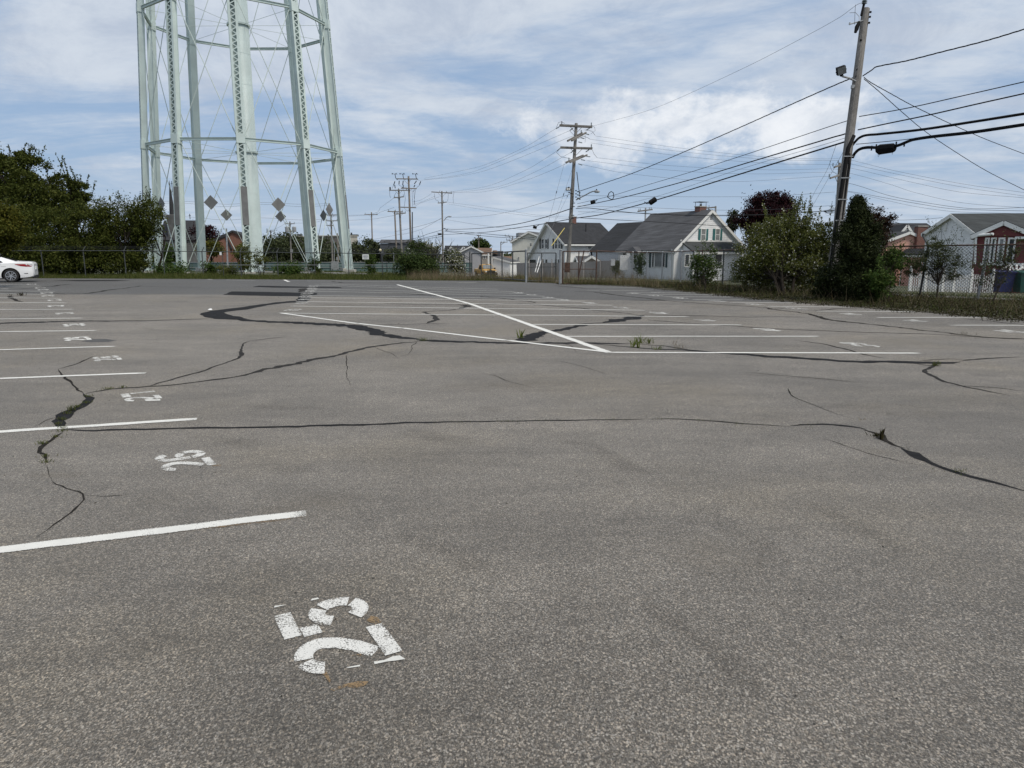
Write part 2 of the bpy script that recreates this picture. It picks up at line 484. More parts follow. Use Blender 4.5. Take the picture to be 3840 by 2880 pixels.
M['concrete'] = plain('pale_concrete', (.36, .35, .32), .9, .2, 2.0, bump=.4, bscale=25)
# ================================================================== terrain, lot, street
def grid_axis(a): return sorted(set(round(v, 3) for v in a))
xs = grid_axis(list(np.arange(-120, 121, 4.0)) + [-900, -600, -400, -300, -200, -160, 160, 200, 300, 400, 600, 900])
ys = grid_axis(list(np.arange(-20, 161, 4.0)) + [-60, 200, 260, 340, 450, 600, 800, 1200])
mb = MB()
for y in ys:
    for x in xs: mb.v.append((x, y, ter(x, y) - .02))
nx = len(xs)
for j in range(len(ys) - 1):
    for i in range(nx - 1):
        a = j * nx + i; mb.f.append((a, a + 1, a + nx + 1, a + nx))
mgr, gg, b, out = newmat('rough_grass_ground')
t = gg.n('ShaderNodeTexCoord').outputs['Object']
c = gg.mix(gg.ramp(gg.noise(t, .35, 6, .65), .35, .65), (.06, .075, .028), (.12, .105, .065))
gg.l(gg.mix(gg.ramp(gg.noise(t, 6, 5, .7), .3, .7), c, (.045, .055, .022)), b.inputs['Base Color']); b.inputs['Roughness'].default_value = .95
tag(obj('ground', mb, mgr), kind='structure')

edge = [GP(-1500, 1043), GP(0, 1043), GP(700, 1046), GP(1340, 1050), GP(1840, 1053), GP(1975, 1058), GP(2060, 1061), GP(2240, 1067), GP(2400, 1075), GP(2550, 1090),
        GP(2700, 1105), GP(2900, 1125), GP(3200, 1150), GP(3500, 1172), GP(3840, 1200), GP(4300, 1232)]
seam = [GP(-1600, 1103), GP(0, 1103), GP(800, 1104.5), GP(1340, 1113), GP(1800, 1120), GP(2360, 1126), GP(2760, 1130), GP(3000, 1136.5)]
def rough(pts, amp, step, seed=0):
    """subdivide a polyline and roughen it sideways"""
    rr = random.Random(seed); out = []
    for p, q in zip(pts, pts[1:]):
        L = (q - p).length; n = max(1, int(L / step)); d = (q - p).normalized(); nn = Vector((-d.y, d.x, 0))
        for i in range(n):
            out.append(p.lerp(q, i / n) + nn * rr.uniform(-amp, amp) * (0 if i == 0 and p is pts[0] else 1))
    return out + [pts[-1]]
seamr = rough(seam, .02, .5, 3)
far_edge = rough(edge, .10, .45, 1)
k = min(range(len(far_edge)), key=lambda i: (far_edge[i] - seamr[-1]).length)
tail = far_edge[k:]
seamr[-1] = tail[0].copy()
near = [Vector((-60, -12, 0))] + [Vector((-60, seamr[0].y, 0))] + seamr + tail + [Vector((40, tail[-1].y - 6, 0)), Vector((40, -12, 0))]
far = far_edge[:k + 1] + seamr[::-1][1:]
def flat(name, pts, z, m, parent=None):
    mb = MB(); bm = bmesh.new()
    vs = [bm.verts.new((p.x, p.y, z)) for p in pts]
    f = bm.faces.new(vs); f.normal_update()
    if f.normal.z < 0: f.normal_flip()
    bmesh.ops.triangulate(bm, faces=[f])
    bm.verts.index_update()
    mb.v = [tuple(v.co) for v in bm.verts]; mb.f = [tuple(v.index for v in f.verts) for f in bm.faces]
    bm.free(); return obj(name, mb, m, parent)
LOT = tag(flat('parking_lot', near, 0.0, M['asphalt']), kind='structure')
LOT2 = tag(flat('parking_lot_far_end', far, 0.0, M['asphalt_far']), kind='structure')
ns = [len(near), len(far)]

# street beyond the right-hand fence
mb = MB()
S0, S1 = 2.6, 9.0
prev = None
for i in range(0, 66):
    tt = -95 + i * 2.0
    a = FP0 + FD * tt + FN * S0; c_ = FP0 + FD * tt + FN * S1
    row = [(a.x, a.y, ter(a.x, a.y) + .03), ((a.x + c_.x) / 2, (a.y + c_.y) / 2, (ter(a.x, a.y) + ter(c_.x, c_.y)) / 2 + .06), (c_.x, c_.y, ter(c_.x, c_.y) + .03)]
    o = len(mb.v); mb.v += row
    if i:
        mb.f += [(o - 3, o - 2, o + 1, o), (o - 2, o - 1, o + 2, o + 1)]
tag(obj('street', mb, M['street']), kind='structure')
# cross street running away past the houses (the pickup stands on it)
mb = MB()
for i in range(0, 40):
    y = 47 + i * 5.0; xc = -2.4 - (y - 47) * .030
    for sgn in (-1, 1):
        x = xc + sgn * 3.0; mb.v.append((x, y, ter(x, y) + .05))
    if i: o = i * 2; mb.f.append((o - 2, o - 1, o + 1, o))
tag(obj('cross_street', mb, M['street']), kind='structure')

# ------------------------------------------------------------------ tar sealant and cracks
def ribbon(px, w, z, m, name='crack_sealant', jit=.35, step=.09, seed=None, label=None, taper=True):
    """a poured or open crack traced over the asphalt; w in metres (single value or one per point)"""
    pts = [GP(*p) for p in px]
    ws = list(w) if isinstance(w, (list, tuple)) else [w] * len(pts)
    if m is M['crack']: ws = [k * 1.45 for k in ws]; jit *= .7
    if m is not M['tar']: ws = [max(k, min(.11, .95 * p.y * p.y / 4126)) if p.y > 12 else k for k, p in zip(ws, pts)]
    rr = random.Random(seed if seed is not None else int(px[0][0] * 7 + px[0][1]))
    if m is M['tar_old']: ws = [k * .85 for k in ws]
    P, Wd = [], []
    for i in range(len(pts) - 1):
        L = (pts[i + 1] - pts[i]).length; n = max(2, min(70, int(L / step)))
        for k in range(n):
            f = k / n; P.append(pts[i].lerp(pts[i + 1], f)); Wd.append(ws[i] * (1 - f) + ws[i + 1] * f)
    P.append(pts[-1]); Wd.append(ws[-1])
    for _ in range(2):
        P = [P[0]] + [(P[i - 1] + P[i] * 2 + P[i + 1]) / 4 for i in range(1, len(P) - 1)] + [P[-1]]
    mb = MB(); n = len(P); wander = 0
    for i, p in enumerate(P):
        d = (P[min(i + 1, n - 1)] - P[max(i - 1, 0)]); d = Vector((d.x, d.y, 0)).normalized() if d.length > 1e-6 else Vector((1, 0, 0))
        nn = Vector((-d.y, d.x, 0))
        wander = wander * .8 + rr.uniform(-1, 1) * (Wd[i] * jit * .55 + .006)
        e = 1.0
        if taper: e = min(1, (i + .4) / 3, (n - i - .6) / 3)
        a = Wd[i] / 2 * e * (1 + rr.uniform(-jit, jit)); b_ = Wd[i] / 2 * e * (1 + rr.uniform(-jit, jit))
        c_ = p + nn * wander
        mb.v += [tuple((c_ + nn * a).to_tuple()[:2]) + (z,), tuple((c_ - nn * b_).to_tuple()[:2]) + (z,)]
        if i: o = i * 2; mb.f.append((o - 2, o - 1, o + 1, o))
    o = obj(name, mb, m, LOT)
    if label: o['label'] = label
    return o
def patch(px, z, m, name='tar_patch', amp=.04, seed=1, label=None):
    o = flat(name, rough([GP(*p) for p in px] + [GP(*px[0])], amp, .25, seed)[:-1], z, m, LOT)
    if label: o['label'] = label
    return o
ZC, ZC2, ZP = .0022, .0034, .0046
patch([(748, 1178), (787, 1166), (874, 1156), (960, 1144), (1033, 1134), (1105, 1128), (1160, 1130), (1150, 1132), (1076, 1136), (1012, 1144), (960, 1154), (931, 1161),
       (888, 1164.5), (850, 1170), (842, 1176), (865, 1182), (905, 1190), (930, 1196), (885, 1199), (810, 1196), (766, 1188)], ZC, M['tar'], label='broad black bend of crack sealant')
patch([(838, 1106), (868, 1093), (960, 1094), (1100, 1097), (1150, 1098), (1188, 1099), (1192, 1105), (1170, 1108), (1125, 1111), (1050, 1111), (960, 1109)], ZC, M['tar'], label='long black rectangular tar patch')
patch([(948, 1076), (970, 1071.5), (1060, 1073), (1160, 1075.5), (1270, 1076), (1284, 1080.5), (1160, 1079.5), (1040, 1079)], ZC, M['tar'])
patch([(1118, 1113), (1150, 1106), (1163, 1113), (1168, 1122), (1150, 1130), (1108, 1131)], ZC + .0006, M['tar'])
patch([(1120, 1084), (1150, 1081), (1160, 1092), (1120, 1096)], ZC + .0006, M['tar_old'])
patch([(195, 1052), (290, 1050.3), (400, 1050.5), (492, 1051.2), (440, 1054), (300, 1054.6)], ZC, M['tar'])
patch([(305, 1280), (340, 1273), (390, 1272), (443, 1278), (400, 1283), (340, 1284)], ZC, plain('oil_stain', (.055, .052, .048), .7, .3, 6.0), 'oil_stain', .06)
# wide black sealant across the middle
ribbon([(885, 1197), (950, 1203), (1050, 1209), (1150, 1214), (1240, 1219), (1340, 1222), (1375, 1229), (1400, 1243), (1440, 1256), (1500, 1267), (1560, 1273)], [.30, .30, .36, .38, .42, .45, .40, .34, .30, .28, .28], ZC, M['tar'], jit=.25)
ribbon([(1560, 1273), (1620, 1277), (1700, 1281), (1850, 1285), (1980, 1287), (2100, 1286), (2190, 1285), (2290, 1288), (2380, 1290)], [.26, .27, .22, .20, .20, .20, .17, .14, .06], ZC, M['tar'], jit=.25)
ribbon([(2380, 1290), (2500, 1298), (2600, 1316)], [.05, .06, .10], ZC, M['tar_old'])
ribbon([(2190, 1286), (2300, 1296), (2430, 1309), (2560, 1313), (2620, 1317), (2720, 1326), (2800, 1331), (2900, 1339), (3050, 1346), (3200, 1352), (3350, 1357), (3460, 1360), (3530, 1361), (3600, 1357)], [.04, .05, .09, .10, .14, .16, .17, .19, .20, .20, .22, .22, .20, .08], ZC, M['tar'], jit=.3)
ribbon([(3590, 1354), (3680, 1347), (3760, 1341), (3860, 1338)], [.07, .09, .05, .03], ZC, M['tar_old'])
ribbon([(3440, 1355), (3500, 1349), (3560, 1346), (3640, 1347)], [.05, .05, .04, .03], ZC2, M['tar_old'])
ribbon([(3420, 1362), (3480, 1372), (3524, 1375)], [.04, .06, .03], ZC2, M['tar_old'])
ribbon([(3530, 1361), (3500, 1374), (3470, 1387), (3464, 1397), (3500, 1412), (3541, 1432), (3600, 1446), (3646, 1458), (3710, 1470), (3785, 1484)], [.06, .07, .07, .06, .07, .07, .05, .06, .05, .03], ZC, M['tar_old'])
ribbon([(3560, 1446), (3660, 1449), (3760, 1455), (3860, 1470)], [.02, .03, .03, .02], ZC, M['tar_old'])
# branch towards lower left
ribbon([(1580, 1279), (1496, 1288), (1409, 1298), (1329, 1316), (1206, 1344), (1130, 1360), (1062, 1375), (1000, 1384), (953, 1399), (859, 1416), (791, 1425), (678, 1441), (556, 1450), (475, 1454), (407, 1461), (344, 1470), (312, 1477)],
       [.06, .10, .12, .12, .13, .15, .15, .13, .08, .07, .07, .05, .06, .07, .07, .06, .06], ZC, M['tar_old'], jit=.5)
ribbon([(556, 1449), (655, 1420), (746, 1398), (836, 1366), (880, 1349), (904, 1337), (907, 1326), (906, 1316), (905, 1303), (909, 1289), (940, 1279)], [.05, .05, .05, .04, .05, .07, .08, .05, .03, .03, .015], ZC2, M['tar_old'])
ribbon([(940, 1279), (1000, 1270), (1080, 1262)], .012, ZC2, M['crack'])
ribbon([(312, 1477), (332, 1487), (334, 1502), (318, 1518), (285, 1534), (255, 1548), (232, 1563), (210, 1580), (206, 1592), (222, 1603), (244, 1609)], [.05, .08, .10, .11, .12, .13, .12, .10, .09, .08, .05], ZC, M['tar'], jit=.3)
ribbon([(312, 1477), (295, 1463), (270, 1440), (252, 1422), (236, 1400), (222, 1392), (214, 1384)], [.02, .02, .022, .02, .016, .012, .010], ZC, M['crack'], jit=.9)
ribbon([(214, 1384), (270, 1370), (310, 1357), (345, 1337)], [.02, .02, .02, .015], ZC, M['crack'], jit=.8)
ribbon([(240, 1609), (325, 1614), (400, 1612), (497, 1609), (678, 1606), (860, 1605), (1000, 1605), (1200, 1598), (1400, 1590), (1562, 1583), (1750, 1584), (1910, 1581), (2040, 1577), (2170, 1574), (2300, 1572), (2430, 1571)],
       [.04, .05, .05, .05, .055, .055, .055, .055, .05, .045, .035, .03, .03, .03, .03, .03], ZC, M['tar'], jit=.35)
ribbon([(2430, 1571), (2540, 1571), (2639, 1577), (2740, 1586), (2847, 1593), (2960, 1599)], [.03, .04, .045, .04, .035, .03], ZC, M['tar_old'])
ribbon([(2960, 1599), (3000, 1594), (3090, 1590), (3150, 1593), (3200, 1600), (3250, 1613)], [.03, .04, .05, .05, .055, .05], ZC, M['tar'])
ribbon([(3250, 1613), (3290, 1632), (3310, 1650), (3350, 1672), (3380, 1682)], [.06, .06, .03, .03, .03], ZC, M['crack'], jit=.8)
ribbon([(3378, 1680), (3400, 1690), (3432, 1707), (3472, 1732), (3540, 1757), (3646, 1788), (3740, 1813), (3860, 1842)], [.04, .06, .10, .06, .05, .05, .045, .05], ZC, M['tar'], jit=.5)
ribbon([(3090, 1645), (3180, 1676), (3260, 1703), (3340, 1722), (3430, 1742), (3490, 1750)], [.005, .007, .007, .006, .006, .004], ZC, M['crack'], jit=.9)
ribbon([(226, 1623), (185, 1650), (130, 1680), (160, 1697), (178, 1712), (172, 1745)], [.04, .028, .024, .022, .018, .010], ZC, M['crack'], jit=.9)
ribbon([(195, 1800), (208, 1816), (245, 1833), (286, 1849), (316, 1861), (300, 1890), (262, 1925), (226, 1953), (180, 1985), (120, 2025)], [.004, .009, .010, .010, .006, .006, .009, .008, .008, .004], ZC, M['crack'], jit=.9)
ribbon([(316, 1861), (380, 1866), (440, 1862), (500, 1855)], [.005, .005, .004, .003], ZC, M['crack'], jit=.9)
ribbon([(-40, 1213), (60, 1211), (226, 1206), (350, 1204), (542, 1203), (700, 1198), (800, 1195)], [.30, .30, .24, .20, .14, .10, .06], ZC, M['tar'], jit=.25)
ribbon([(1714, 1142), (1735, 1144), (1749, 1147), (1745, 1152), (1726, 1157), (1712, 1160)], [.16, .22, .26, .24, .20, .10], ZC, M['tar_old'])
ribbon([(1720, 1158), (1686, 1164), (1640, 1166), (1602, 1168), (1590, 1170), (1605, 1176), (1622, 1181), (1632, 1189), (1642, 1196), (1630, 1202), (1616, 1206), (1600, 1213)], [.08, .10, .07, .07, .10, .10, .14, .14, .18, .16, .16, .08], ZC, M['tar_old'])
ribbon([(1414, 1219), (1500, 1217), (1600, 1214), (1680, 1215)], [.03, .05, .06, .10], ZC, M['tar_old'])
ribbon([(1437, 1138), (1560, 1141), (1714, 1143), (1800, 1143), (1916, 1138), (1985, 1139), (2031, 1144), (2100, 1150), (2165, 1154), (2234, 1164), (2320, 1172), (2390, 1180)], [.08, .06, .07, .07, .05, .08, .08, .05, .05, .06, .07, .05], ZC, M['tar_old'])
ribbon([(1800, 1112), (1870, 1117), (1930, 1125), (1985, 1131), (2010, 1136)], [.25, .20, .10, .12, .05], ZC, M['tar_old'])
ribbon([(1932, 1282), (1950, 1275), (1988, 1268), (2038, 1250), (2080, 1240), (2118, 1233), (2161, 1222)], [.34, .36, .34, .30, .22, .20, .18], ZC2, M['tar'], jit=.3)
ribbon([(2155, 1224), (2176, 1221), (2190, 1219)], [.25, .35, .25], ZC2, M['tar'])
ribbon([(2162, 1216), (2210, 1212), (2275, 1211), (2292, 1206), (2325, 1200), (2356, 1195), (2385, 1188), (2410, 1182)], [.10, .10, .09, .30, .40, .40, .42, .20], ZC, M['tar'], jit=.3)
ribbon([(2408, 1181), (2534, 1183), (2658, 1185), (2788, 1189), (2920, 1188), (3040, 1190)], [.05, .05, .06, .05, .04, .03], ZC, M['crack'], jit=.5)
ribbon([(2429, 1200), (2522, 1207), (2600, 1213), (2649, 1217), (2765, 1223), (2900, 1233), (3087, 1240), (3261, 1247), (3452, 1252), (3560, 1258), (3700, 1266), (3860, 1271)], [.02, .03, .03, .04, .05, .05, .05, .05, .04, .04, .05, .05], ZC, M['crack'], jit=.5)
ribbon([(2505, 1129), (2620, 1137), (2765, 1146), (2881, 1155), (2895, 1160), (2960, 1168), (3027, 1177), (3078, 1188), (3100, 1196), (3155, 1205), (3282, 1219), (3410, 1233), (3537, 1247), (3622, 1258), (3720, 1267), (3860, 1274)], [.04, .05, .05, .07, .10, .07, .06, .12, .10, .10, .07, .07, .06, .06, .05, .05], ZC, M['crack'], jit=.6)
ribbon([(3050, 1166), (3085, 1163), (3121, 1159), (3170, 1157), (3240, 1158)], [.08, .14, .12, .06, .03], ZC, M['tar_old'])
ribbon([(2890, 1157), (2960, 1158), (3040, 1163)], [.04, .03, .03], ZC, M['crack'])
ribbon([(3600, 1195), (3700, 1202), (3800, 1214), (3870, 1221)], .03, ZC, M['crack'])
ribbon([(2075, 1071), (2130, 1076), (2198, 1082), (2260, 1082)], [.05, .10, .10, .05], ZC, M['crack'])
ribbon([(2153, 1093), (2228, 1095), (2274, 1102), (2360, 1112), (2440, 1120), (2500, 1128)], [.06, .08, .10, .08, .08, .05], ZC, M['crack'])
ribbon([(2360, 1125.5), (2440, 1126.5), (2520, 1127.5)], [.10, .14, .06], ZC, M['tar'])
ribbon([(-30, 1096), (100, 1098), (203, 1100.5), (246, 1103), (318, 1102), (353, 1098), (405, 1087), (463, 1082), (535, 1071)], [.10, .10, .12, .22, .18, .22, .22, .16, .06], ZC, M['tar_old'])
ribbon([(66, 1084), (174, 1076), (230, 1069), (269, 1065)], [.06, .20, .22, .16], ZC, M['tar_old'])
ribbon([(530, 1074), (640, 1076), (760, 1077)], [.06, .10, .05], ZC, M['tar_old'])
ribbon([(2960, 1452), (2956, 1466), (2970, 1485), (3010, 1503), (3060, 1520), (3120, 1545), (3230, 1580)], [.005, .009, .007, .006, .005, .004, .003], ZC, M['crack'], jit=.9)
ribbon([(2080, 1350), (2180, 1372), (2300, 1412)], [.005, .005, .003], ZC, M['crack'], jit=.8)
ribbon([(2750, 1393), (2900, 1405), (3050, 1418), (3250, 1437)], [.01, .02, .02, .01], ZC, M['tar_old'])
ribbon([(2980, 1276), (3080, 1290), (3170, 1310), (3240, 1330), (3330, 1345)], [.02, .03, .03, .03, .02], ZC, M['crack'], jit=.6)
ribbon([(38, 1110), (40, 1118), (55, 1126), (85, 1132)], [.10, .10, .06, .03], ZC, M['crack'])
ribbon([(1690, 1112), (1560, 1103), (1450, 1098)], [.16, .22, .08], ZC, M['tar_old'])
ribbon([(1240, 1055), (1290, 1060), (1420, 1058), (1560, 1061)], [.15, .25, .10, .05], ZC, M['tar_old'])

# ------------------------------------------------------------------ painted stall lines
ribbon([(172, 1745), (182, 1770), (195, 1800)], .006, ZC, M['crack'], jit=.9)
# hairline cracks and soft stains
rr_ = random.Random(5)
for (x, y, dx_, dy_) in ((1560, 1283, -60, 30), (1400, 1300, 40, 40), (240, 1560, -80, 40), (1800, 1400, 160, 40), (1300, 1330, 20, 70), (2100, 1286, 60, 40)):
    P_ = [(x, y)]
    for k in range(4): P_.append((P_[-1][0] + dx_ / 3 + rr_.uniform(-25, 25), P_[-1][1] + dy_ / 3 + rr_.uniform(-8, 8)))
    ribbon(P_, [.006, .008, .006, .004, .003], ZC, M['crack'], name='hairline_crack', jit=.9)
def smear(px, w, m, name='stain', z=.0012, label=None):
    """soft-edged mark laid along a path on the ground"""
    pts = [GP(*p) for p in px]; P = []
    for p, q in zip(pts, pts[1:]): P += [p.lerp(q, i / 8) for i in range(8)]
    P.append(pts[-1]); n = len(P); mb = MB(); A = []
    for i, p in enumerate(P):
        d = P[min(i + 1, n - 1)] - P[max(i - 1, 0)]; d.normalize(); nn = Vector((-d.y, d.x, 0)); e = math.sin(math.pi * (i + .001) / (n - 1 + .002)) ** .5
        for k, f in enumerate((-1, -.5, 0, .5, 1)):
            q = p + nn * f * w * (.6 + .4 * e) / 2; mb.v.append((q.x, q.y, z)); A.append(e * (0, .7, 1, .7, 0)[k])
        if i: o = i * 5; mb.f += [(o - 5 + k, o - 4 + k, o + 1 + k, o + k) for k in range(4)]
    return rimattr(obj(name, mb, m, LOT), A)
M['stain'] = stainmat('rubber_and_oil_stain', (.03, .028, .026), .15); M['stain_light'] = stainmat('dusty_patch', (.24, .215, .18), .25)
for i, (px, w) in enumerate(((((2170, 1650), (2260, 1700), (2350, 1745), (2440, 1790)), .30), (((2080, 1655), (2150, 1660), (2260, 1672)), .22), (((1790, 1530), (1830, 1535), (1880, 1545)), .30), (((1500, 1610), (1640, 1640), (1800, 1665)), .35), (((2620, 1900), (2800, 2010), (2960, 2120)), .22),
                             (((700, 1640), (860, 1660), (1000, 1665)), .30), (((1000, 1760), (1080, 1765), (1150, 1775)), .22), (((2780, 1405), (2950, 1412), (3120, 1425), (3300, 1432)), .26), (((1480, 2000), (1700, 2080), (1900, 2190)), .20), (((3000, 1880), (3200, 1960), (3420, 2080)), .20), (((900, 1520), (1050, 1530), (1230, 1528)), .3), (((2400, 2250), (2650, 2420), (2900, 2640)), .16), (((560, 1130), (640, 1131), (740, 1132)), .5), (((520, 1225), (560, 1236), (650, 1240)), .3))):
    smear(px, w, M['stain'])
for i, (px, w) in enumerate(((((1650, 1440), (1900, 1450), (2200, 1455)), 1.2), (((2500, 2000), (2680, 2090), (2860, 2160)), .5), (((900, 1920), (1100, 1900), (1400, 1890)), .6), (((3100, 1540), (3300, 1530), (3600, 1560)), .8), (((100, 1775), (200, 1780), (330, 1785)), .25), (((3150, 1660), (3270, 1690), (3350, 1705)), .25))):
    smear(px, w, M['stain_light'], 'dusty_patch', .0009)

# ------------------------------------------------------------------ painted stall lines
def pline(a, b, w=.10, m=None, ext=0.0, z=ZP, wob=.010):
    p, q = GP(*a), GP(*b)
    if ext:
        d0 = (p - q).normalized(); p = q + d0 * ext
    d = (q - p).normalized(); nn = Vector((-d.y, d.x, 0)); L = (q - p).length; n = max(2, int(L / .12))
    mb = MB(); rr = random.Random(int(a[1] * 13 + b[0])); A = []; drift = 0
    for i in range(n + 1):
        drift = drift * .9 + rr.uniform(-wob, wob) * .45
        c_ = p.lerp(q, i / n) + nn * drift
        for f, rim in ((.5, 1), (.34, 0), (-.34, 0), (-.5, 1)):
            h = w * f + (rr.uniform(-.004, .004) if rim else 0); mb.v.append((c_.x + nn.x * h, c_.y + nn.y * h, z)); A.append(1.0 if i in (0, n) else rim)
        if i: o = i * 4; mb.f += [(o - 4 + k, o - 3 + k, o + 1 + k, o + k) for k in range(3)]
    return rimattr(obj('painted_line', mb, m or M['paint'], LOT), A)
LEFT = [((0, 2066), (1148, 1925)), ((0, 1620), (739, 1571)), ((0, 1420), (548, 1399)), ((0, 1312), (438, 1299)), ((0, 1244), (365, 1240)), ((0, 1196.5), (314, 1193)),
        ((0, 1161), (281, 1160)), ((0, 1134), (250, 1136)), ((0, 1117), (231, 1119)), ((0, 1101.5), (206, 1104)), ((46, 1091), (210, 1093)), ((0, 1075), (159, 1077)), ((0, 1068), (151, 1070))]
for i, (a, b) in enumerate(LEFT):
    pline(a, b, .105, M['paint'] if i < 9 else M['paint_old'], ext=5.6 if i < 10 else 4.6)
pline((0, 1083), (33, 1084), .1, M['paint_old'])
MID = [((2276, 1322), (3451, 1325), .11), ((2108, 1262), (3071, 1261.5), .10), ((1987, 1217), (2788, 1219), .10), ((1051, 1174.5), (2584, 1188), .10), ((1090, 1148), (2419, 1164), .10),
       ((1108, 1131), (2298, 1145), .10), ((1121, 1116), (2195, 1130), .10), ((1126, 1107.5), (2112, 1121), .09), ((1143, 1091.5), (2043, 1111), .09), ((1150, 1084), (1976, 1101), .09),
       ((1183, 1069.5), (1933, 1094), .08), ((1205, 1065), (1870, 1085), .08), ((1150, 1054), (1790, 1059), .08)]
for i, (a, b, w) in enumerate(MID):
    pline(a, b, w, M['paint'] if i < 7 else M['paint_old'])
pline((1489, 1067.5), (1760, 1139), .15, z=ZP + .0012); pline((1760, 1139), (2290, 1325), .15, z=ZP + .0016)
pline((1051, 1174), (1340, 1214), .12, z=ZP + .0012); pline((1340, 1214), (1509, 1231), .12, z=ZP + .0018); pline((1509, 1231), (1900, 1277), .12, z=ZP + .0012); pline((1900, 1277), (2290, 1323), .12, z=ZP + .0022)
RIGHT = [((3285, 1191), (3700, 1190.5)), ((3558, 1220), (3960, 1221)), ((3061, 1167), (3440, 1169)), ((2876, 1149), (3200, 1152)), ((2736, 1134), (2990, 1136)), ((2596, 1123.5), (2788, 1125)), ((2487, 1113), (2745, 1114)),
         ((2399, 1104), (2716, 1105)), ((2253, 1089.5), (2440, 1091)), ((2146, 1076), (2416, 1078)), ((2430, 1083), (2440, 1083))]
for i, (a, b) in enumerate(RIGHT[:10]): pline(a, b, .10, M['paint'] if i < 5 else M['paint_old'])
pline((845, 1050), (960, 1052), .1, M['paint_old']); pline((1066, 1049.5), (1084, 1057), .16); pline((1820, 1061.5), (1966, 1061), .1, M['paint_old']); pline((780, 1047.5), (795, 1048), .25, M['paint_old'])
pline((1710, 1061), (1790, 1060), .1, M['paint_old'])
pline((2360, 1097), (2613, 1098), .08, M['paint_old']); pline((2200, 1089), (2250, 1089.5), .08, M['paint_old'])

# ------------------------------------------------------------------ stencilled numbers
def arc(cx, cy, rx, ry, a0, a1, n=9):
    return [(cx + rx * math.cos(R(a0 + (a1 - a0) * i / n)), cy + ry * math.sin(R(a0 + (a1 - a0) * i / n))) for i in range(n + 1)]
T = .145
def stroke(pts, t=T):
    n = len(pts); L, Rr = [], []
    for i, p in enumerate(pts):
        a = pts[max(i - 1, 0)]; b = pts[min(i + 1, n - 1)]
        d = (b[0] - a[0], b[1] - a[1]); l = math.hypot(*d); nx, ny = -d[1] / l, d[0] / l
        L.append((p[0] + nx * t / 2, p[1] + ny * t / 2)); Rr.append((p[0] - nx * t / 2, p[1] - ny * t / 2))
    return L, Rr
rx, ry = .205, .19
DIG = {
 '0': [arc(.28, .74, rx, .19, 175, 97), arc(.28, .74, rx, .19, 83, 5), arc(.28, .26, rx, .19, -5, -83), arc(.28, .26, rx, .19, -97, -175), [(.075, .30), (.075, .70)], [(.485, .30), (.485, .70)]],
 '1': [[(.28, .0), (.28, 1.0)]],
 '2': [arc(.28, .72, rx, .205, 165, 100), arc(.28, .72, rx, .205, 88, -15) + [(.42, .53), (.28, .37), (.10, .235)], [(.0, .075), (.56, .075)]],
 '3': [arc(.28, .72, rx, .205, 165, 98), arc(.28, .74, rx, .19, 86, -42), arc(.28, .26, rx, .19, 42, -86), arc(.28, .28, rx, .205, -98, -165)],
 '4': [[(.40, .0), (.40, .26)], [(.40, .46), (.40, 1.0)], [(.27, .90), (.07, .53)], [(.02, .36), (.56, .36)]],
 '5': [[(.04, .925), (.54, .925)], [(.09, .82), (.09, .62)], arc(.335, .33, .19, .25, 150, 50), arc(.335, .33, .19, .25, 38, -40), arc(.335, .33, .19, .25, -52, -148)],
 '6': [arc(.28, .70, rx, .225, 20, 95), arc(.28, .70, rx, .225, 107, 180) + [(.075, .34)], arc(.28, .30, rx, .225, 180, 265), arc(.28, .30, rx, .225, 277, 385), arc(.28, .32, rx, .2, 110, 40)],
 '7': [[(.0, .875), (.56, .875)], [(.49, .71), (.485, .40), (.48, .0)]],
 '8': [arc(.28, .735, .19, .19, 175, 97), arc(.28, .735, .19, .19, 83, 5), arc(.28, .265, .215, .19, -5, -83), arc(.28, .265, .215, .19, -97, -175), [(.10, .66), (.22, .56)], [(.35, .45), (.46, .34)], [(.44, .66), (.11, .34)]],
}
DIG['9'] = [[(.56 - x, 1 - y) for x, y in s] for s in DIG['6']]
def number(txt, px, u, v, h=.42, m=None, adv=.66, z=ZP, label=True, sx=1.0):
    """u: reading direction, v: up direction of the digits, both on the ground"""
    c_ = GP(*px); mb = MB(); A = []; Wt = adv * (len(txt) - 1) + .56 * sx
    for k, ch in enumerate(txt):
        for s in DIG[ch]:
            L, Rr = stroke(s, .25 if ch == '7' and s is DIG['7'][0] else .19)
            o = len(mb.v); nL = len(L)
            for i, (a, b) in enumerate(zip(L, Rr)):
                for f in (0, .2, .8, 1):
                    q = (a[0] + (b[0] - a[0]) * f, a[1] + (b[1] - a[1]) * f)
                    P = c_ + u * ((q[0] * sx + k * adv - Wt / 2) * h) + v * ((q[1] - .5) * h)
                    mb.v.append((P.x, P.y, z)); A.append(.35 if f in (0, 1) else 0.0)
            for i in range(nL - 1): mb.f += [(o + 4 * i + j, o + 4 * i + j + 1, o + 4 * i + j + 5, o + 4 * i + j + 4) for j in range(3)]
    o = rimattr(obj('stall_number', mb, m or M['paint_num'], LOT), A)
    o['label'] = 'white stencilled number ' + txt
    return o
ends = [GP(*b) for a, b in LEFT]
rowd = (ends[6] - ends[0]).normalized()
std = (GP(0, 1312) - GP(438, 1299)).normalized()
perp = Vector((rowd.y, -rowd.x, 0))
ud = (rowd * .9 + Vector((-std.y, std.x, 0)) * 0).normalized()
vd = Vector((-ud.y, ud.x, 0)).normalized()
NL = [('25', (1268, 2402)), ('26', (690, 1727)), ('27', (528, 1487)), ('28', (400, 1345)), ('29', (289, 1271)), ('30', (278, 1219)), ('31', (242, 1175)), ('32', (209, 1148)), ('33', (205, 1126)), ('34', (179, 1110)), ('35', (176, 1099)), ('36', (162, 1087)), ('37', (152, 1080)), ('38', (119, 1066))]
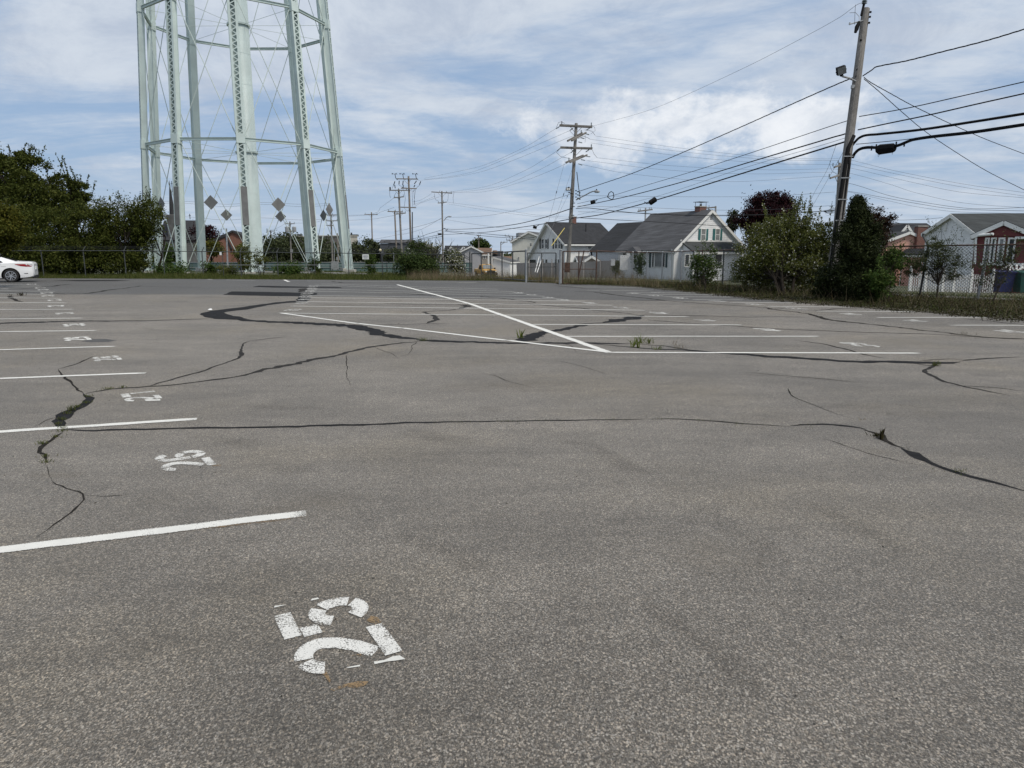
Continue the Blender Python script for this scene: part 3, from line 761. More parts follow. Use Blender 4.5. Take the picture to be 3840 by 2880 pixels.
for i, (s, px) in enumerate(NL):
    uu, vv = ud, vd
    if i == 0:
        uu = (GP(1215, 2318) - GP(1288, 2442)); uu = Vector((uu.x, uu.y, 0)).normalized(); vv = Vector((-uu.y, uu.x, 0))
        number(s, (1256, 2374), uu, vv, h=.375, adv=.78, sx=1.16); continue
    number(s, px, uu, vv, h=(.345 if i < 4 else .40), adv=.80, sx=1.2, m=None if i < 4 else M['paint'])
NM = [('62', (1100, 1162.5)), ('61', (1128, 1138)), ('60', (1143, 1123)), ('59', (1146, 1111.5)), ('58', (1151, 1102)), ('57', (1158, 1094.5)), ('56', (1165, 1088.5)), ('55', (1170, 1081.5)), ('54', (1173, 1076)), ('53', (1176, 1071))]
uM = -ud; vM = -vd
for s, px in NM: number(s, px, Vector((0, -1, 0)) * 1.0, Vector((1, 0, 0)), h=.38, adv=.8, sx=1.2)
NR = [('39', (3221, 1293)), ('40', (2881, 1237)), ('41', (2645, 1201)), ('42', (2471, 1174)), ('43', (2332, 1154)), ('44', (2214, 1137)), ('45', (2115, 1125)), ('46', (2058, 1116)), ('47', (1996, 1105.5)), ('48', (1945, 1098))]
sR = (GP(3071, 1261.5) - GP(2110, 1262)).normalized()
rR = (GP(2881, 1237) - GP(3221, 1293)).normalized()
for s, px in NR: number(s, px, Vector((-.25, 1, 0)).normalized(), Vector((-.97, .22, 0)).normalized(), h=.38, adv=.8, sx=1.2)
NQ = [('72', (3777, 1242)), ('71', (3427, 1203)), ('70', (3183, 1177.5)), ('69', (2985, 1157.5)), ('68', (2832, 1142)), ('67', (2688, 1129.5)), ('66', (2550, 1118)), ('65', (2458, 1109)), ('64', (2376, 1100.5)), ('63', (2465, 1097))]
for s, px in NQ: number(s, px, Vector((.25, -1, 0)).normalized(), Vector((.97, -.1, 0)).normalized(), h=.38, adv=.8, sx=1.2)
# residue of older paint round the number 25
def blot(px, m, name='paint_residue', amp=.012, seed=2): return flat(name, rough([GP(*p) for p in px] + [GP(*px[0])], amp, .03, seed)[:-1], .0040, m, LOT)
blot([(1372, 2330), (1392, 2312), (1420, 2318), (1440, 2365), (1425, 2372), (1402, 2345)], M['tan'], seed=3)
blot([(1196, 2504), (1226, 2504), (1232, 2530), (1244, 2560), (1225, 2566), (1212, 2535)], M['tan'], seed=4)
blot([(1238, 2590), (1290, 2572), (1345, 2562), (1372, 2558), (1368, 2570), (1300, 2586), (1250, 2596)], M['tan'], seed=5)
blot([(1318, 2460), (1350, 2455), (1352, 2466), (1322, 2468)], M['tan'], seed=6)
blot([(1402, 2484), (1440, 2474), (1508, 2458), (1520, 2474), (1450, 2490), (1405, 2494)], M['paint_old'], seed=7)
blot([(1030, 2275), (1066, 2270), (1062, 2277), (1032, 2281)], M['paint_old'], seed=8)
blot([(1170, 2248), (1195, 2243), (1196, 2252), (1172, 2254)], M['paint_old'], seed=9)
blot([(1298, 2506), (1352, 2496), (1350, 2501), (1300, 2510)], M['paint_old'], seed=10)
blot([(795, 1746), (830, 1743), (828, 1749), (797, 1750)], M['tan'], seed=11)
blot([(540, 1499), (602, 1497), (600, 1503), (545, 1505)], M['paint_old'], seed=12)
blot([(450, 2013), (700, 1985), (1000, 1952), (1140, 1934), (1140, 1940), (900, 1972), (600, 2005), (455, 2022)], M['tan'], seed=13)

# ------------------------------------------------------------------ loose grit and scraps on the asphalt
rg0 = np.random.default_rng(77); V_ = []
for k in range(900):
    y = 2.0 + 38 * rg0.random() ** 1.7; x = rg0.uniform(-.75, .75) * y
    if k > 620:
        i = rg0.integers(2, len(edge) - 2); f = rg0.random(); e_ = edge[i].lerp(edge[i + 1], f); x, y = e_.x + rg0.normal() * .35, e_.y - abs(rg0.normal()) * .35
    r_ = abs(rg0.normal()) * .0022 + .0016 + .0003 * y; a = rg0.uniform(0, 6.28); c4 = [np.array([x + math.cos(a + q * 1.5708) * r_ * rg0.uniform(.6, 1.3), y + math.sin(a + q * 1.5708) * r_ * rg0.uniform(.6, 1.3), .001]) for q in range(4)]
    tp = [c + (np.array([x, y, 0]) - c) * np.array([.4, .4, 0]) + np.array([0, 0, r_ * .8]) for c in c4]
    for q in range(4): V_ += [c4[q], c4[(q + 1) % 4], tp[(q + 1) % 4], tp[q]]
    V_ += tp
tag(npobj('gravel', np.array(V_), 4, leafmat('loose_grit', [(.03, .028, .025), (.09, .085, .075), (.20, .19, .17), (.05, .04, .03)], .0)), kind='stuff')
sc_ = GP(787, 1163); mb = MB(); mb.add([sc_ + Vector(v) for v in ((-.06, 0, .01), (.01, -.03, .01), (.065, .01, .01), (.025, .035, .045), (-.03, .03, .035))], [(0, 1, 3, 4), (1, 2, 3)]); tag(obj('paper_scrap', mb, M['white']), 'crumpled white scrap beside the broad black sealant bend', 'litter')
# ================================================================== water tower
TC = Vector((-25.915, 72.325, 0)); TR0, TBAT, TA = 9.643, .0571, R(17.142)
TZ0, TZ1, TZ2, TZ3 = -.37, 11.10, 22.67, 34.2
tower = empty('water_tower', (TC.x, TC.y, TZ0), 'pale green steel water tower legs and riser behind the fence', 'water tower')
def legp(k, z, dr=0.0):
    th = TA + k * 2 * math.pi / 10; r = TR0 - TBAT * z + dr
    return Vector((TC.x + r * math.sin(th), TC.y - r * math.cos(th), z))
def legax(k):
    th = TA + k * 2 * math.pi / 10
    return Vector((math.sin(th), -math.cos(th), 0)), Vector((math.cos(th), math.sin(th), 0))
for k in range(10):
    e, tg = legax(k)
    b0, b1 = legp(k, TZ0), legp(k, 37.0)
    mb = MB(); HW = .27
    for s in (-1, 1):
        mb.bar(b0 + tg * s * HW, b1 + tg * s * HW, .03, .50, up=e)        # side plates
        for q in (-1, 1):
            mb.bar(b0 + tg * s * (HW + .04) + e * q * .25, b1 + tg * s * (HW + .04) + e * q * .25, .10, .025, up=e)
    mb.bar(b0 - e * .235, b1 - e * .235, .52, .02, up=e)                  # closed inner face
    lg = obj('leg', mb, M['tower'], tower)
    mb = MB(); z = TZ0 + .3; i = 0
    for s in (-1, 1): mb.bar(b0 + e * .262 + tg * s * .225, b1 + e * .262 + tg * s * .225, .075, .014, up=e)
    while z < 33:
        z2 = z + .262
        s = 1 if i % 2 else -1
        mb.bar(legp(k, z, .255) + tg * s * .23, legp(k, z2, .255) - tg * s * .23, .075, .014, up=e)
        z = z2; i += 1
    obj('lacing', mb, M['tower'], lg)
    mb = MB()
    mb.bar(legp(k, 3.85, .278), legp(k, 7.1, .278), .52, .012, up=e); obj('climb_guard_plate', mb, M['plate'], lg)
    for zz_ in (TZ1, TZ2):
        mb = MB(); a_, b_ = legp(k, zz_ - .4), legp(k, zz_ + .4); mb.bar(a_, b_, .70, .60, up=e); obj('gusset_plate', mb, M['tower'], lg)
    mb = MB(); mb.box(legp(k, TZ0 - .05) , (1.0, 1.0, .5), e); obj('footing', mb, M['concrete'], lg)
    # ring beams to the next leg
    for zz_ in (TZ1, TZ2, TZ3):
        mb = MB(); p, q = legp(k, zz_), legp(k + 1, zz_); d = (q - p).normalized(); p += d * .3; q -= d * .3
        mb.bar(p, q, .05, .22); mb.bar(p + Vector((0, 0, .11)), q + Vector((0, 0, .11)), .2, .025); mb.bar(p - Vector((0, 0, .11)), q - Vector((0, 0, .11)), .2, .025)
        obj('ring_beam', mb, M['tower_dark'], tower)
    for za, zb in ((TZ0 + .35, TZ1 - .2), (TZ1 + .2, TZ2 - .2), (TZ2 + .2, TZ3 - .2)):
        for a, b_ in ((0, 1), (1, 0)):
            p, q = legp(k + a, za), legp(k + b_, zb); d = (q - p); d = Vector((d.x, d.y, 0)).normalized()
            p += d * .36; q -= d * .36; ax = (q - p).normalized()
            mb = MB(); mb.tube([p, q], .032, 5); mb.tube([p + ax * .5, p + ax * .95], .05, 6)   # rod with its turnbuckle
            obj('brace_rod', mb, M['rod'], tower)
    for zz_ in (TZ1, TZ2):
        e_, _ = legax(k)
        mb = MB(); mb.tube([TC + e_ * 1.0 + Vector((0, 0, zz_ - .05)), legp(k, zz_ - .05, -.3)], .018, 4); obj('tie_rod', mb, M['rod'], tower)
mb = MB(); mb.lathe((TC.x, TC.y, TZ0 - .2), [(.98, 0), (.98, .5), (.93, .6), (.92, 38)], 40)
rs = obj('riser_pipe', mb, M['tower'], tower, smooth=True)
for zz_ in (TZ1, TZ2):
    mb = MB(); mb.lathe((TC.x, TC.y, zz_ - .1), [(.93, 0), (1.06, .0), (1.06, .16), (.93, .16)], 40); obj('riser_flange', mb, M['tower'], rs)
mb = MB()
for zz_ in (2.9, 5.3, 7.7, 14.4, 17.2, 20.0): mb.lathe((TC.x, TC.y, zz_), [(.922, 0), (.926, .01), (.926, .05), (.922, .06)], 40)
obj('weld_seam', mb, M['tower'], rs)
for (px, py, k) in ((791, 759, 9), (1044, 767, 0), (1235, 786, 1), (605, 764, 8), (849, 806, 5), (1052, 812, 4), (1213, 808, 3)):
    m_ = (legp(k, 6) + legp(k + 1, 6)) / 2; d = m_.y * CP - (6 - CAM_H) * SP
    c_ = WP(px, py, d); nrm = (m_ - TC); nrm.z = 0; nrm.normalize(); tg = Vector((-nrm.y, nrm.x, 0))
    # keep it on the bay's own plane
    c_ = c_ + nrm * ((m_ - c_).dot(nrm)) * .0
    up = Vector((0, 0, 1)); r = .62
    mb = MB(); mb.prism([c_ + up * r, c_ + tg * r, c_ - up * r, c_ - tg * r], nrm * .02)
    obj('diamond_plate', mb, M['plate'], tower)
# ================================================================== chain-link fences and gates
def chain(p0, p1, zb0, zt0, zb1, zt1, cell=.075, r=.0022, mb=None):
    """woven wires as thin three-sided rods"""
    mb = mb or MB(); p0, p1 = Vector(p0), Vector(p1); p0.z = p1.z = 0
    L = (p1 - p0).length; d = (p1 - p0) / L; n = Vector((-d.y, d.x, 0))
    H = max(zt0 - zb0, zt1 - zb1); step = cell
    def zt(s): return zt0 + (zt1 - zt0) * s / L
    def zb(s): return zb0 + (zb1 - zb0) * s / L
    for sg in (1, -1):
        a = -H
        while a < L + H:
            s0, s1 = (a, a + H)
            lo, hi = max(0, s0), min(L, s1)
            if hi - lo > .02:
                f0, f1 = (lo - s0) / H, (hi - s0) / H
                if sg < 0: f0, f1 = 1 - f0, 1 - f1
                q0 = p0 + d * lo; q1 = p0 + d * hi
                q0.z = zb(lo) + (zt(lo) - zb(lo)) * f0; q1.z = zb(hi) + (zt(hi) - zb(hi)) * f1
                o = len(mb.v)
                ax = (q1 - q0).normalized(); sd_ = ax.cross(n)
                for q in (q0, q1):
                    off = n * (.002 * sg)
                    mb.v += [tuple(q + off + n * r), tuple(q + off - n * r * .5 + sd_ * r * .87), tuple(q + off - n * r * .5 - sd_ * r * .87)]
                mb.f += [(o, o + 1, o + 4, o + 3), (o + 1, o + 2, o + 5, o + 4), (o + 2, o, o + 3, o + 5)]
            a += step
    return mb
def post(p, z0, z1, r, arm=None, n=8):
    mb = MB(); mb.tube([(p.x, p.y, z0), (p.x, p.y, z1)], r, n)
    mb.lathe((p.x, p.y, z1), [(r * 1.25, 0), (r * 1.25, .02), (r * .6, .05)], n)
    if arm is not None: mb.tube([(p.x, p.y, z1), Vector((p.x, p.y, z1)) + Vector(arm)], r * .8, 6)
    return mb
# --- back fence with outriggers
bx_ = [-150, 0, 154, 312, 465, 610, 757, 833, 900, 1038, 1177, 1305, 1432, 1476, 1560, 1640, 1740]
BY = 45.0
def bpt(px):
    v = ray(px, 945); return Vector((v.x / v.y * BY, BY, 0))
def btop(px): return 1.63 - max(0, px - 500) * .00019
bf = empty('chain_link_fence', bpt(760), 'long dark chain link fence with angled barbed wire arms below the water tower', 'fence')
for px in bx_:
    p = bpt(px); r = .032 if px not in (833, 1476, 1560) else .02
    arm = None if px in (833, 1476, 1560, 154) else (.10, .12, .27)
    obj('post', post(p, -.1, btop(px), r, arm), M['galv_dark'] if px != 1476 else M['galv'], bf)
mb = MB(); mb.tube([Vector((bpt(px).x, BY - .03, btop(px))) for px in bx_], .024, 6); obj('top_rail', mb, M['galv_dark'], bf)
mb = MB(); mb.tube([Vector((bpt(px).x, BY - .03, .75)) for px in bx_ if px > 800], .014, 5); obj('mid_rail', mb, M['galv'], bf)
mb = MB(); chain(bpt(bx_[0]), bpt(bx_[-1]), -.02, btop(bx_[0]), -.02, btop(bx_[-1]), .10, .0042); obj('wire_mesh', mb, M['link'], bf)
mb = MB()
for q in (.12, .2, .27):
    mb.tube([Vector((bpt(px).x + q * .37, BY + q * .44, btop(px) + q)) for px in bx_ if px not in (833, 1476, 1560, 154)], .004, 4)
obj('barbed_wire', mb, M['galv_dark'], bf)
def signboard(name, px, py, y, w, h, label, m, rows=None):
    v = ray(px, py); p = Vector((v.x / v.y * y, y, CAM_H + v.z / v.y * y))
    o = empty(name, p, label, 'sign'); mb = MB(); mb.box(p, (w, .012, h)); obj('panel', mb, m, o)
    if rows:
        mb = MB()
        for i, (a, b_) in enumerate(rows): mb.box(p + Vector((0, -.009, h * a)), (w * b_, .004, h * .12))
        obj('print', mb, plain('faded_print', (.22, .23, .25), .7, .3, 20), o)
    return o
signboard('notice_sign', 1371, 963, BY - .06, .40, .30, 'small white notice wired to the long back fence', M['white'], [(.22, .7), (0, .8), (-.25, .6)])
signboard('small_sign', 827, 951, BY - .06, .13, .19, 'tiny white plate wired to fence in front of brick building', M['white'])

# --- corner bracing and the sliding gate
g0, g1 = GP(1770, 1041), GP(1970, 1059)
cz = 1.42
cf = empty('fence_corner_panel', bpt(1755), 'short braced fence panel with loose wire strands beside sliding gate', 'fence panel')
p0, p1 = bpt(1740), g0
obj('post', post(p1 + Vector((-.12, .02, 0)), -.1, 1.55, .04), M['galv_dark'], cf)
mb = MB()
for za, zb in ((1.38, 1.25), (.28, .28)): mb.tube([Vector((p0.x - .9, p0.y, za - .14)), Vector((p0.x, p0.y, za)), Vector((p1.x - .12, p1.y, zb - .1))], .02, 5)
mb.tube([Vector((p0.x, p0.y, 1.28)), Vector((p1.x - .1, p1.y, 1.02))], .018, 5); mb.tube([Vector((p0.x, p0.y, .55)), Vector((p1.x - .1, p1.y, .3))], .018, 5)
pieces('brace', mb, M['galv_dark'], cf)
mb = MB()
for i in range(3): mb.tube([Vector((p0.x + .05, p0.y, 1.75 - i * .1)), Vector(((p0.x + p1.x) / 2, p0.y - .6, 1.78 - i * .16)), Vector((p1.x - .1, p1.y, 1.5 - i * .2))], .005, 4)
obj('wire_strand', mb, M['galv_dark'], cf)
sg = empty('sliding_gate', g0, 'tall dark sliding gate frame with bare vertical bars beside the yellow pickup', 'gate')
mb = MB(); ztA, ztB = 1.45, 1.60
for px in (1770, 1810, 1848, 1890, 1927, 1968):
    f = (px - 1770) / 198; p = g0.lerp(g1, f); mb.tube([(p.x, p.y, .10), (p.x, p.y, ztA + (ztB - ztA) * f)], .032, 6)
obj('bar', mb, M['galv_dark'], sg)
mb = MB(); mb.tube([(g0.x, g0.y, ztA), (g1.x, g1.y, ztB)], .034, 6); mb.tube([(g0.x, g0.y, .10), (g1.x, g1.y, .10)], .03, 6); pieces('rail', mb, M['galv_dark'], sg)
mb = MB(); chain(g0, g1, .12, ztA, .12, ztB, .085, .0014); obj('wire_mesh', mb, M['link'], sg)
tag(obj('gate_post', post(GP(1973, 1060), 0, 1.66, .05), M['galv']), 'grey steel gate post with flat cap between sliding gate and swing gate', 'gate post')
# --- swing gate leaf (open gap) and rusty leaf
def leaf(name, label, a, b, zt, m, midz, mesh_r, brace=False, div=(.5,), z0=.06, mm='link'):
    o = empty(name, (a + b) / 2, label, 'gate')
    mb = MB()
    for f in (0, *div, 1):
        p = a.lerp(b, f); mb.tube([(p.x, p.y, z0), (p.x, p.y, zt)], .026 if 0 < f < 1 else .034, 6)
    obj('upright', mb, m, o); mb = MB()
    for z in (z0, midz, zt): mb.tube([(a.x, a.y, z), (b.x, b.y, z)], .026 if z != midz else .018, 6)
    pieces('rail', mb, m, o)
    if brace:
        mb = MB(); p = a.lerp(b, div[0]); q = a.lerp(b, .62); mb.tube([(p.x, p.y - .03, .35), (q.x, q.y - .03, zt + .04)], .03, 6); obj('diagonal_brace', mb, m, o)
    mb = MB(); chain(a, b, z0, zt, z0, zt, .075, mesh_r); obj('wire_mesh', mb, M[mm], o)
    return o
leaf('swing_gate', 'thin grey swing gate leaf standing half open by the weeds', GP(1977, 1058), GP(2084, 1056.5), 1.50, M['galv_dark'], .78, .004)
mb = MB(); p = GP(2084, 1057); mb.tube([(p.x, p.y, .7), (p.x, p.y, .95)], .03, 6); mb.tube([(p.x - .1, p.y, .82), (p.x + .06, p.y, .82)], .02, 5)
tag(obj('gate_latch', mb, M['galv_dark']), 'dark latch fork hanging on the thin grey swing gate', 'latch')
tag(obj('gate_post', post(GP(2101, 1065), 0, 1.64, .075), M['galv']), 'thick round grey gate post between thin swing gate and rusty gate', 'gate post')
leaf('rusty_gate', 'rusty brown gate leaf with diagonal bar and dense mesh', GP(2110, 1065), GP(2235, 1064), 1.58, M['rust'], .72, .0065, True, (.47,), .03)

# --- right-hand boundary fence
rpx = [(2235, 1064, 941, .03), (2370, 1057, 946, .035), (2423, 1058.5, 946.5, .025), (2481, 1060, 945, .025), (2551, 1063, 942.5, .04), (2628, 1069, 940, .028), (2708, 1075, 938, .035), (2790, 1081, 937, .03), (2900, 1088, 935, .03),
       (3010, 1096, 932.5, .03), (3120, 1104, 930, .03), (3285, 1114, 926, .03), (3446, 1124, 922.5, .035), (3663, 1131, 919.5, .04), (3900, 1139, 916.5, .035), (4180, 1148, 913, .035)]
rf = empty('chain_link_fence', GP(2950, 1092), 'long rusty topped chain link fence along the overgrown right side of the lot', 'fence')
tops = []
for i, (px, pb, pt, r) in enumerate(rpx):
    b0 = GP(px, pb); d = b0.y * CP + CAM_H * SP; zt = CAM_H + (945 - pt) / FPX * d
    tops.append((b0, zt))
    if px == 3446:
        mb = MB(); t2 = WP(3462, 884, d); mb.tube([(b0.x, b0.y, -.05), (b0.x + .12, b0.y, zt), t2], r, 8); mb.lathe(t2, [(r * 1.2, 0), (r * 1.2, .06), (r * .5, .08)], 8)
    elif px == 3663:
        mb = MB(); mb.tube([(b0.x, b0.y, -.05), (b0.x + .17, b0.y, zt)], r * 1.15, 8)
    else: mb = post(b0, -.1, zt, r)
    o = obj('post', mb, M['rust'] if px in (2235, 2628) else (M['galv'] if px not in (2708, 3446) else M['galv_dark']), rf)
mb = MB(); mb.tube([Vector((b.x, b.y, z)) for b, z in tops], .024, 6); obj('top_rail', mb, M['rust'], rf)
mb = MB()
for (b, z), (b2, z2) in zip(tops, tops[1:]): chain(b, b2, .02, z, .02, z2, .10, .0052, mb)
obj('wire_mesh', mb, M['link_light'], rf)
def psign(px0, py0, px1, py1, pb, label, name='blank_sign'):
    b0 = GP((px0 + px1) / 2, pb); d = b0.y * CP + CAM_H * SP - .05
    a, b_ = WP(px0, py1, d), WP(px1, py0, d)
    o = empty(name, (a + b_) / 2, label, 'sign'); mb = MB(); mb.box((a + b_) / 2, (b_.x - a.x, .012, b_.z - a.z), (1, -.05, 0)); obj('panel', mb, M['white'], o)
psign(2325, 957, 2363, 1012, 1057, 'large blank pale panel tied to fence before the grey house')
psign(2291, 971, 2306, 996, 1060, 'small blank white plate on fence beside larger pale panel')
psign(2350, 950, 2362, 956, 1057, 'little white strip plate just above the large pale panel')
# ================================================================== utility poles
PT = {}
def insulator(p, h=.28, r=.07, axis=(0, 0, 1), n=8):
    mb = MB(); prof = [(r * .35, 0)]
    for i in range(3): prof += [(r * .4, h * (.15 + i * .27)), (r, h * (.2 + i * .27)), (r * .9, h * (.26 + i * .27)), (r * .4, h * (.32 + i * .27))]
    prof += [(r * .35, h)]
    mb.lathe(p, prof, n, axis); return mb
def upole(px0, pxt, pyt, d, r0, r1, label, m=None, group=None, base_py=None, dt=None, name='utility_pole'):
    b = onter(px0, d)
    if base_py is not None: b = GP(px0, base_py)
    t = WP(pxt, pyt, dt or d)
    o = empty(name, b, label, 'utility pole', group)
    mb = MB(); n = 12; bb = b - Vector((0, 0, .4))
    mb.tube([bb.lerp(t, i / 6) for i in range(7)], [r0 + (r1 - r0) * i / 6 for i in range(7)], n)
    obj('pole', mb, m or M['pole'], o, smooth=False)
    o['_'] = 0; del o['_']
    return o, bb, t
def on_pole(b, t, z):
    f = (z - b.z) / (t.z - b.z); return b.lerp(t, f)
def crossarm(o, pxa, pya, pxb, pyb, d, dz=None, w=.11, brace=True, axis=None, m=None, ins=(), pairs=False, dd=0.0, insh=.28, insr=.06):
    """arm from pixel a to pixel b at depths d -/+ dd"""
    a, b = WP(pxa, pya, d - dd), WP(pxb, pyb, d + dd)
    mb = MB(); off = (b - a).cross(Vector((0, 0, 1))).normalized() * .17
    for s in ((-1, 1) if pairs else (1,)): mb.bar(a + off * s, b + off * s, w, w * 1.15)
    arm = obj('crossarm', mb, m or M['pole'], o)
    if brace:
        c_ = (a + b) / 2; mb = MB()
        for q in (a, b):
            mb.bar(c_ + (q - c_) * .42 + off, c_ + off * .9 - Vector((0, 0, (b - a).length * .22)), .035, .035)
        obj('arm_brace', mb, m or M['pole'], arm)
    for f in ins:
        p = a.lerp(b, f) + Vector((0, 0, w * .55)); obj('insulator', insulator(p, insh, insr), M['insul'], arm)
    return a, b
# --- P1: leaning pole in the hedge on the right
D1 = 26.0
p1, B1, T1 = upole(3108, 3247, 34, D1, .19, .135, 'tall leaning grey pole with black cables rising from the hedge', base_py=1108)
def at1(py, dx=0.0, dy=0.0):
    z = CAM_H + (945 - py) / FPX * D1 * 1.0
    r = ray(3200, py); 
    f = (1100 - py) / (1100 - 34); px = 3112 + (3247 - 3112) * f
    return WP(px, py, D1) + Vector((dx, dy, 0))
mb = MB(); mb.tube([at1(60, -.16, -.05), at1(22, -.12, -.05), at1(-4, -.10, -.05)], .045, 8); obj('riser_bracket', mb, M['black'], p1)
obj('insulator', insulator(at1(20, -.10, -.05), .24, .10), M['insul'], p1)
obj('cap_pin', MB().tube([at1(0, -.1, -.05), at1(-30, -.08, -.05)], .04, 8), M['galv'], p1)
mb = MB(); a = at1(80, -.1, -.1); b_ = WP(3186, 91, D1 - .2); mb.tube([a, b_], .022, 6); mb.tube([b_ + Vector((0, 0, -.02)), b_ + Vector((0, 0, .06))], .03, 6); obj('cutout_bracket', mb, M['galv'], p1)
mb = MB(); mb.tube([WP(3222, 82, D1 - .2), WP(3212, 100, D1 - .2), WP(3208, 122, D1 - .2)], [.05, .06, .05], 7); mb.tube([WP(3224, 86, D1 - .22), WP(3218, 110, D1 - .22), WP(3210, 121, D1 - .2)], .02, 5); obj('fuse_cutout', mb, M['black'], p1)
mb = MB(); mb.tube([WP(3208, 18, D1 - .1), WP(3206, 50, D1 - .15), WP(3205, 92, D1 - .2)], .008, 4); mb.tube([WP(3186, 48, D1 - .1), WP(3208, 47, D1 - .1), WP(3222, 62, D1 - .15), WP(3222, 82, D1 - .2)], .008, 4); obj('jumper_wire', mb, M['wire'], p1)
mb = MB()
for py in (50, 68, 90, 155, 265, 290, 433, 484, 510, 540): mb.box(at1(py, .12 if py < 100 else -.1, -.14), (.06, .05, .06))
obj('bolt', mb, M['black'], p1)
# black conduit pair strapped down the pole
mb = MB()
mb.tube([at1(512, .05, -.2), at1(560, -.10, -.22), at1(620, -.13, -.23), at1(800, -.17, -.24), at1(1000, -.19, -.25), at1(1100, -.2, -.25)], .075, 8)
mb.tube([at1(580, -.05, -.22), at1(620, .0, -.24), at1(700, -.02, -.24), at1(860, -.04, -.25), at1(1100, -.06, -.26)], .06, 8)
cd_ = pieces('cable_conduit', mb, M['black'], p1, smooth=True)
mb = MB()
for py in (590, 670, 750, 828, 915): c_ = at1(py, -.09, -.28); mb.bar(c_ - Vector((.17, 0, 0)), c_ + Vector((.17, 0, 0)), .06, .035)
obj('strap', mb, M['galv'], cd_)
fl = empty('floodlight', at1(330, -.12, 0), 'black floodlight tilted on a bent arm high on the leaning pole', 'floodlight')
mb = MB(); mb.tube([at1(330, -.12, -.1), WP(3212, 318, D1 - .1), WP(3208, 304, D1 - .15), WP(3185, 293, D1 - .25), WP(3158, 286, D1 - .35)], .035, 7); mb.box(at1(328, -.14, -.1), (.14, .12, .12)); obj('arm', mb, M['galv'], fl)
c_ = WP(3154, 264, D1 - .4); ax = Vector((.93, -.15, .30)).normalized(); ay = Vector((-.2, -.85, -.45)).normalized(); ay = (ay - ax * ay.dot(ax)).normalized()
mb = MB(); mb.box(c_, (.30, .17, .26), ax, ay); mb.box(c_ + ax.cross(ay) * .17, (.1, .1, .06), ax, ay)
for i in range(5): mb.box(c_ - ay * .11 + ax * (-.12 + i * .06), (.015, .07, .24), ax, ay)
hd = obj('lamp_head', mb, M['black'], fl); mb = MB(); mb.box(c_ + ay * .089, (.28, .006, .24), ax, ay); obj('lens', mb, M['curtain'], hd)
mb = MB()
for s in (-1, 1): mb.bar(c_ + ax * s * .185, WP(3156, 284, D1 - .36), .02, .04)
obj('yoke', mb, M['black'], fl)
# splice case hanging on the lowest cable
sp = empty('splice_case', WP(3322, 560, D1 - .8), 'large black splice case hung on the lowest thick cable', 'splice case')
a, b_ = WP(3290, 562, D1 - .5), WP(3356, 554, D1 - 1.1)
mb = MB(); mb.tube([a, a.lerp(b_, .12), a.lerp(b_, .9), b_], [.12, .18, .16, .10], 8); obj('case', mb, M['black'], sp)
mb = MB()
for f, dz in ((-.35, .17), (-.08, .2), (1.05, .2), (1.5, .14)): q = a.lerp(b_, f); mb.bar(q, q + Vector((0, 0, dz)), .03, .05)
obj('hanger', mb, M['black'], sp)
mb = MB(); q = a.lerp(b_, .05); mb.tube([q - Vector((0, 0, .1)), q - Vector((-.02, 0, .25)), q - Vector((-.06, 0, .18))], .006, 4); q = a.lerp(b_, .88); mb.tube([q - Vector((0, 0, .1)), q - Vector((0, 0, .22))], .008, 4); obj('loose_lead', mb, M['wire'], sp)

# --- P2: double dead-end pole beside the white house
D2 = 57.0
p2, B2, T2 = upole(2128, 2161, 463, D2, .17, .12, 'grey pole carrying four pairs of crossarms beside the dark roofed house')
def at2(py): f = (1040 - py) / (1040 - 463); return WP(2128 + 33 * f, py, D2)
crossarm(p2, 2098, 470, 2221, 476, D2, pairs=True, ins=(.07, .97)); crossarm(p2, 2136, 528, 2190, 498, D2, pairs=True, brace=False, dd=1.4, ins=(.8,))
crossarm(p2, 2101, 553, 2221, 557, D2, pairs=True, ins=(.97,)); crossarm(p2, 2130, 609, 2194, 582, D2, pairs=True, brace=False, dd=1.4, ins=(.05,))
for (x0, y0, x1, y1) in ((2098, 475, 2086, 482), (2150, 480, 2136, 490), (2194, 501, 2216, 507), (2176, 516, 2192, 520), (2168, 532, 2180, 535), (2100, 556, 2088, 568), (2152, 562, 2142, 572), (2198, 586, 2215, 588), (2178, 598, 2196, 602), (2168, 614, 2180, 618), (2212, 480, 2196, 490), (2210, 561, 2196, 570)):
    obj('strain_insulator', insulator(WP(x0, y0, D2), .36, .055, WP(x1, y1, D2) - WP(x0, y0, D2)), M['insul'], p2)
mb = MB()
for pts in (((2222, 470), (2230, 478), (2232, 490), (2216, 502)), ((2192, 487), (2220, 492), (2232, 508)), ((2086, 480), (2094, 460), (2106, 456), (2118, 463)), ((2190, 512), (2204, 516), (2212, 522)), ((2220, 560), (2228, 578), (2240, 592)), ((2136, 490), (2150, 505), (2158, 506)), ((2085, 570), (2104, 588), (2140, 595)), ((2168, 520), (2182, 514), (2196, 508), (2194, 534))):
    mb.tube([WP(x, y, D2 - .1) for x, y in pts], .014, 4)
obj('jumper_wire', mb, M['wire'], p2)
mb = MB(); mb.tube([WP(2163, 645, D2 - .2), WP(2168, 690, D2 - .25), WP(2174, 735, D2 - .2)], .03, 5); obj('down_lead', mb, M['black'], p2)
mb = MB()
for i in range(9): mb.box(WP(2160 + (i % 3) * 7, 715 + i * 4, D2 - .2), (.12, .1, .07))
mb.tube([WP(2150, 735, D2 - .2), WP(2146, 745, D2 - .2), WP(2152, 758, D2 - .2)], .012, 4)
obj('terminal', mb, M['black'], p2)
mb = MB()
for py in (762, 775, 808, 820, 838): mb.box(at2(py) + Vector((.12, -.15, 0)), (.25, .1, .06))
mb.box(at2(816) + Vector((.1, -.18, 0)), (.12, .1, .12)); obj('bracket', mb, M['galv_dark'], p2)
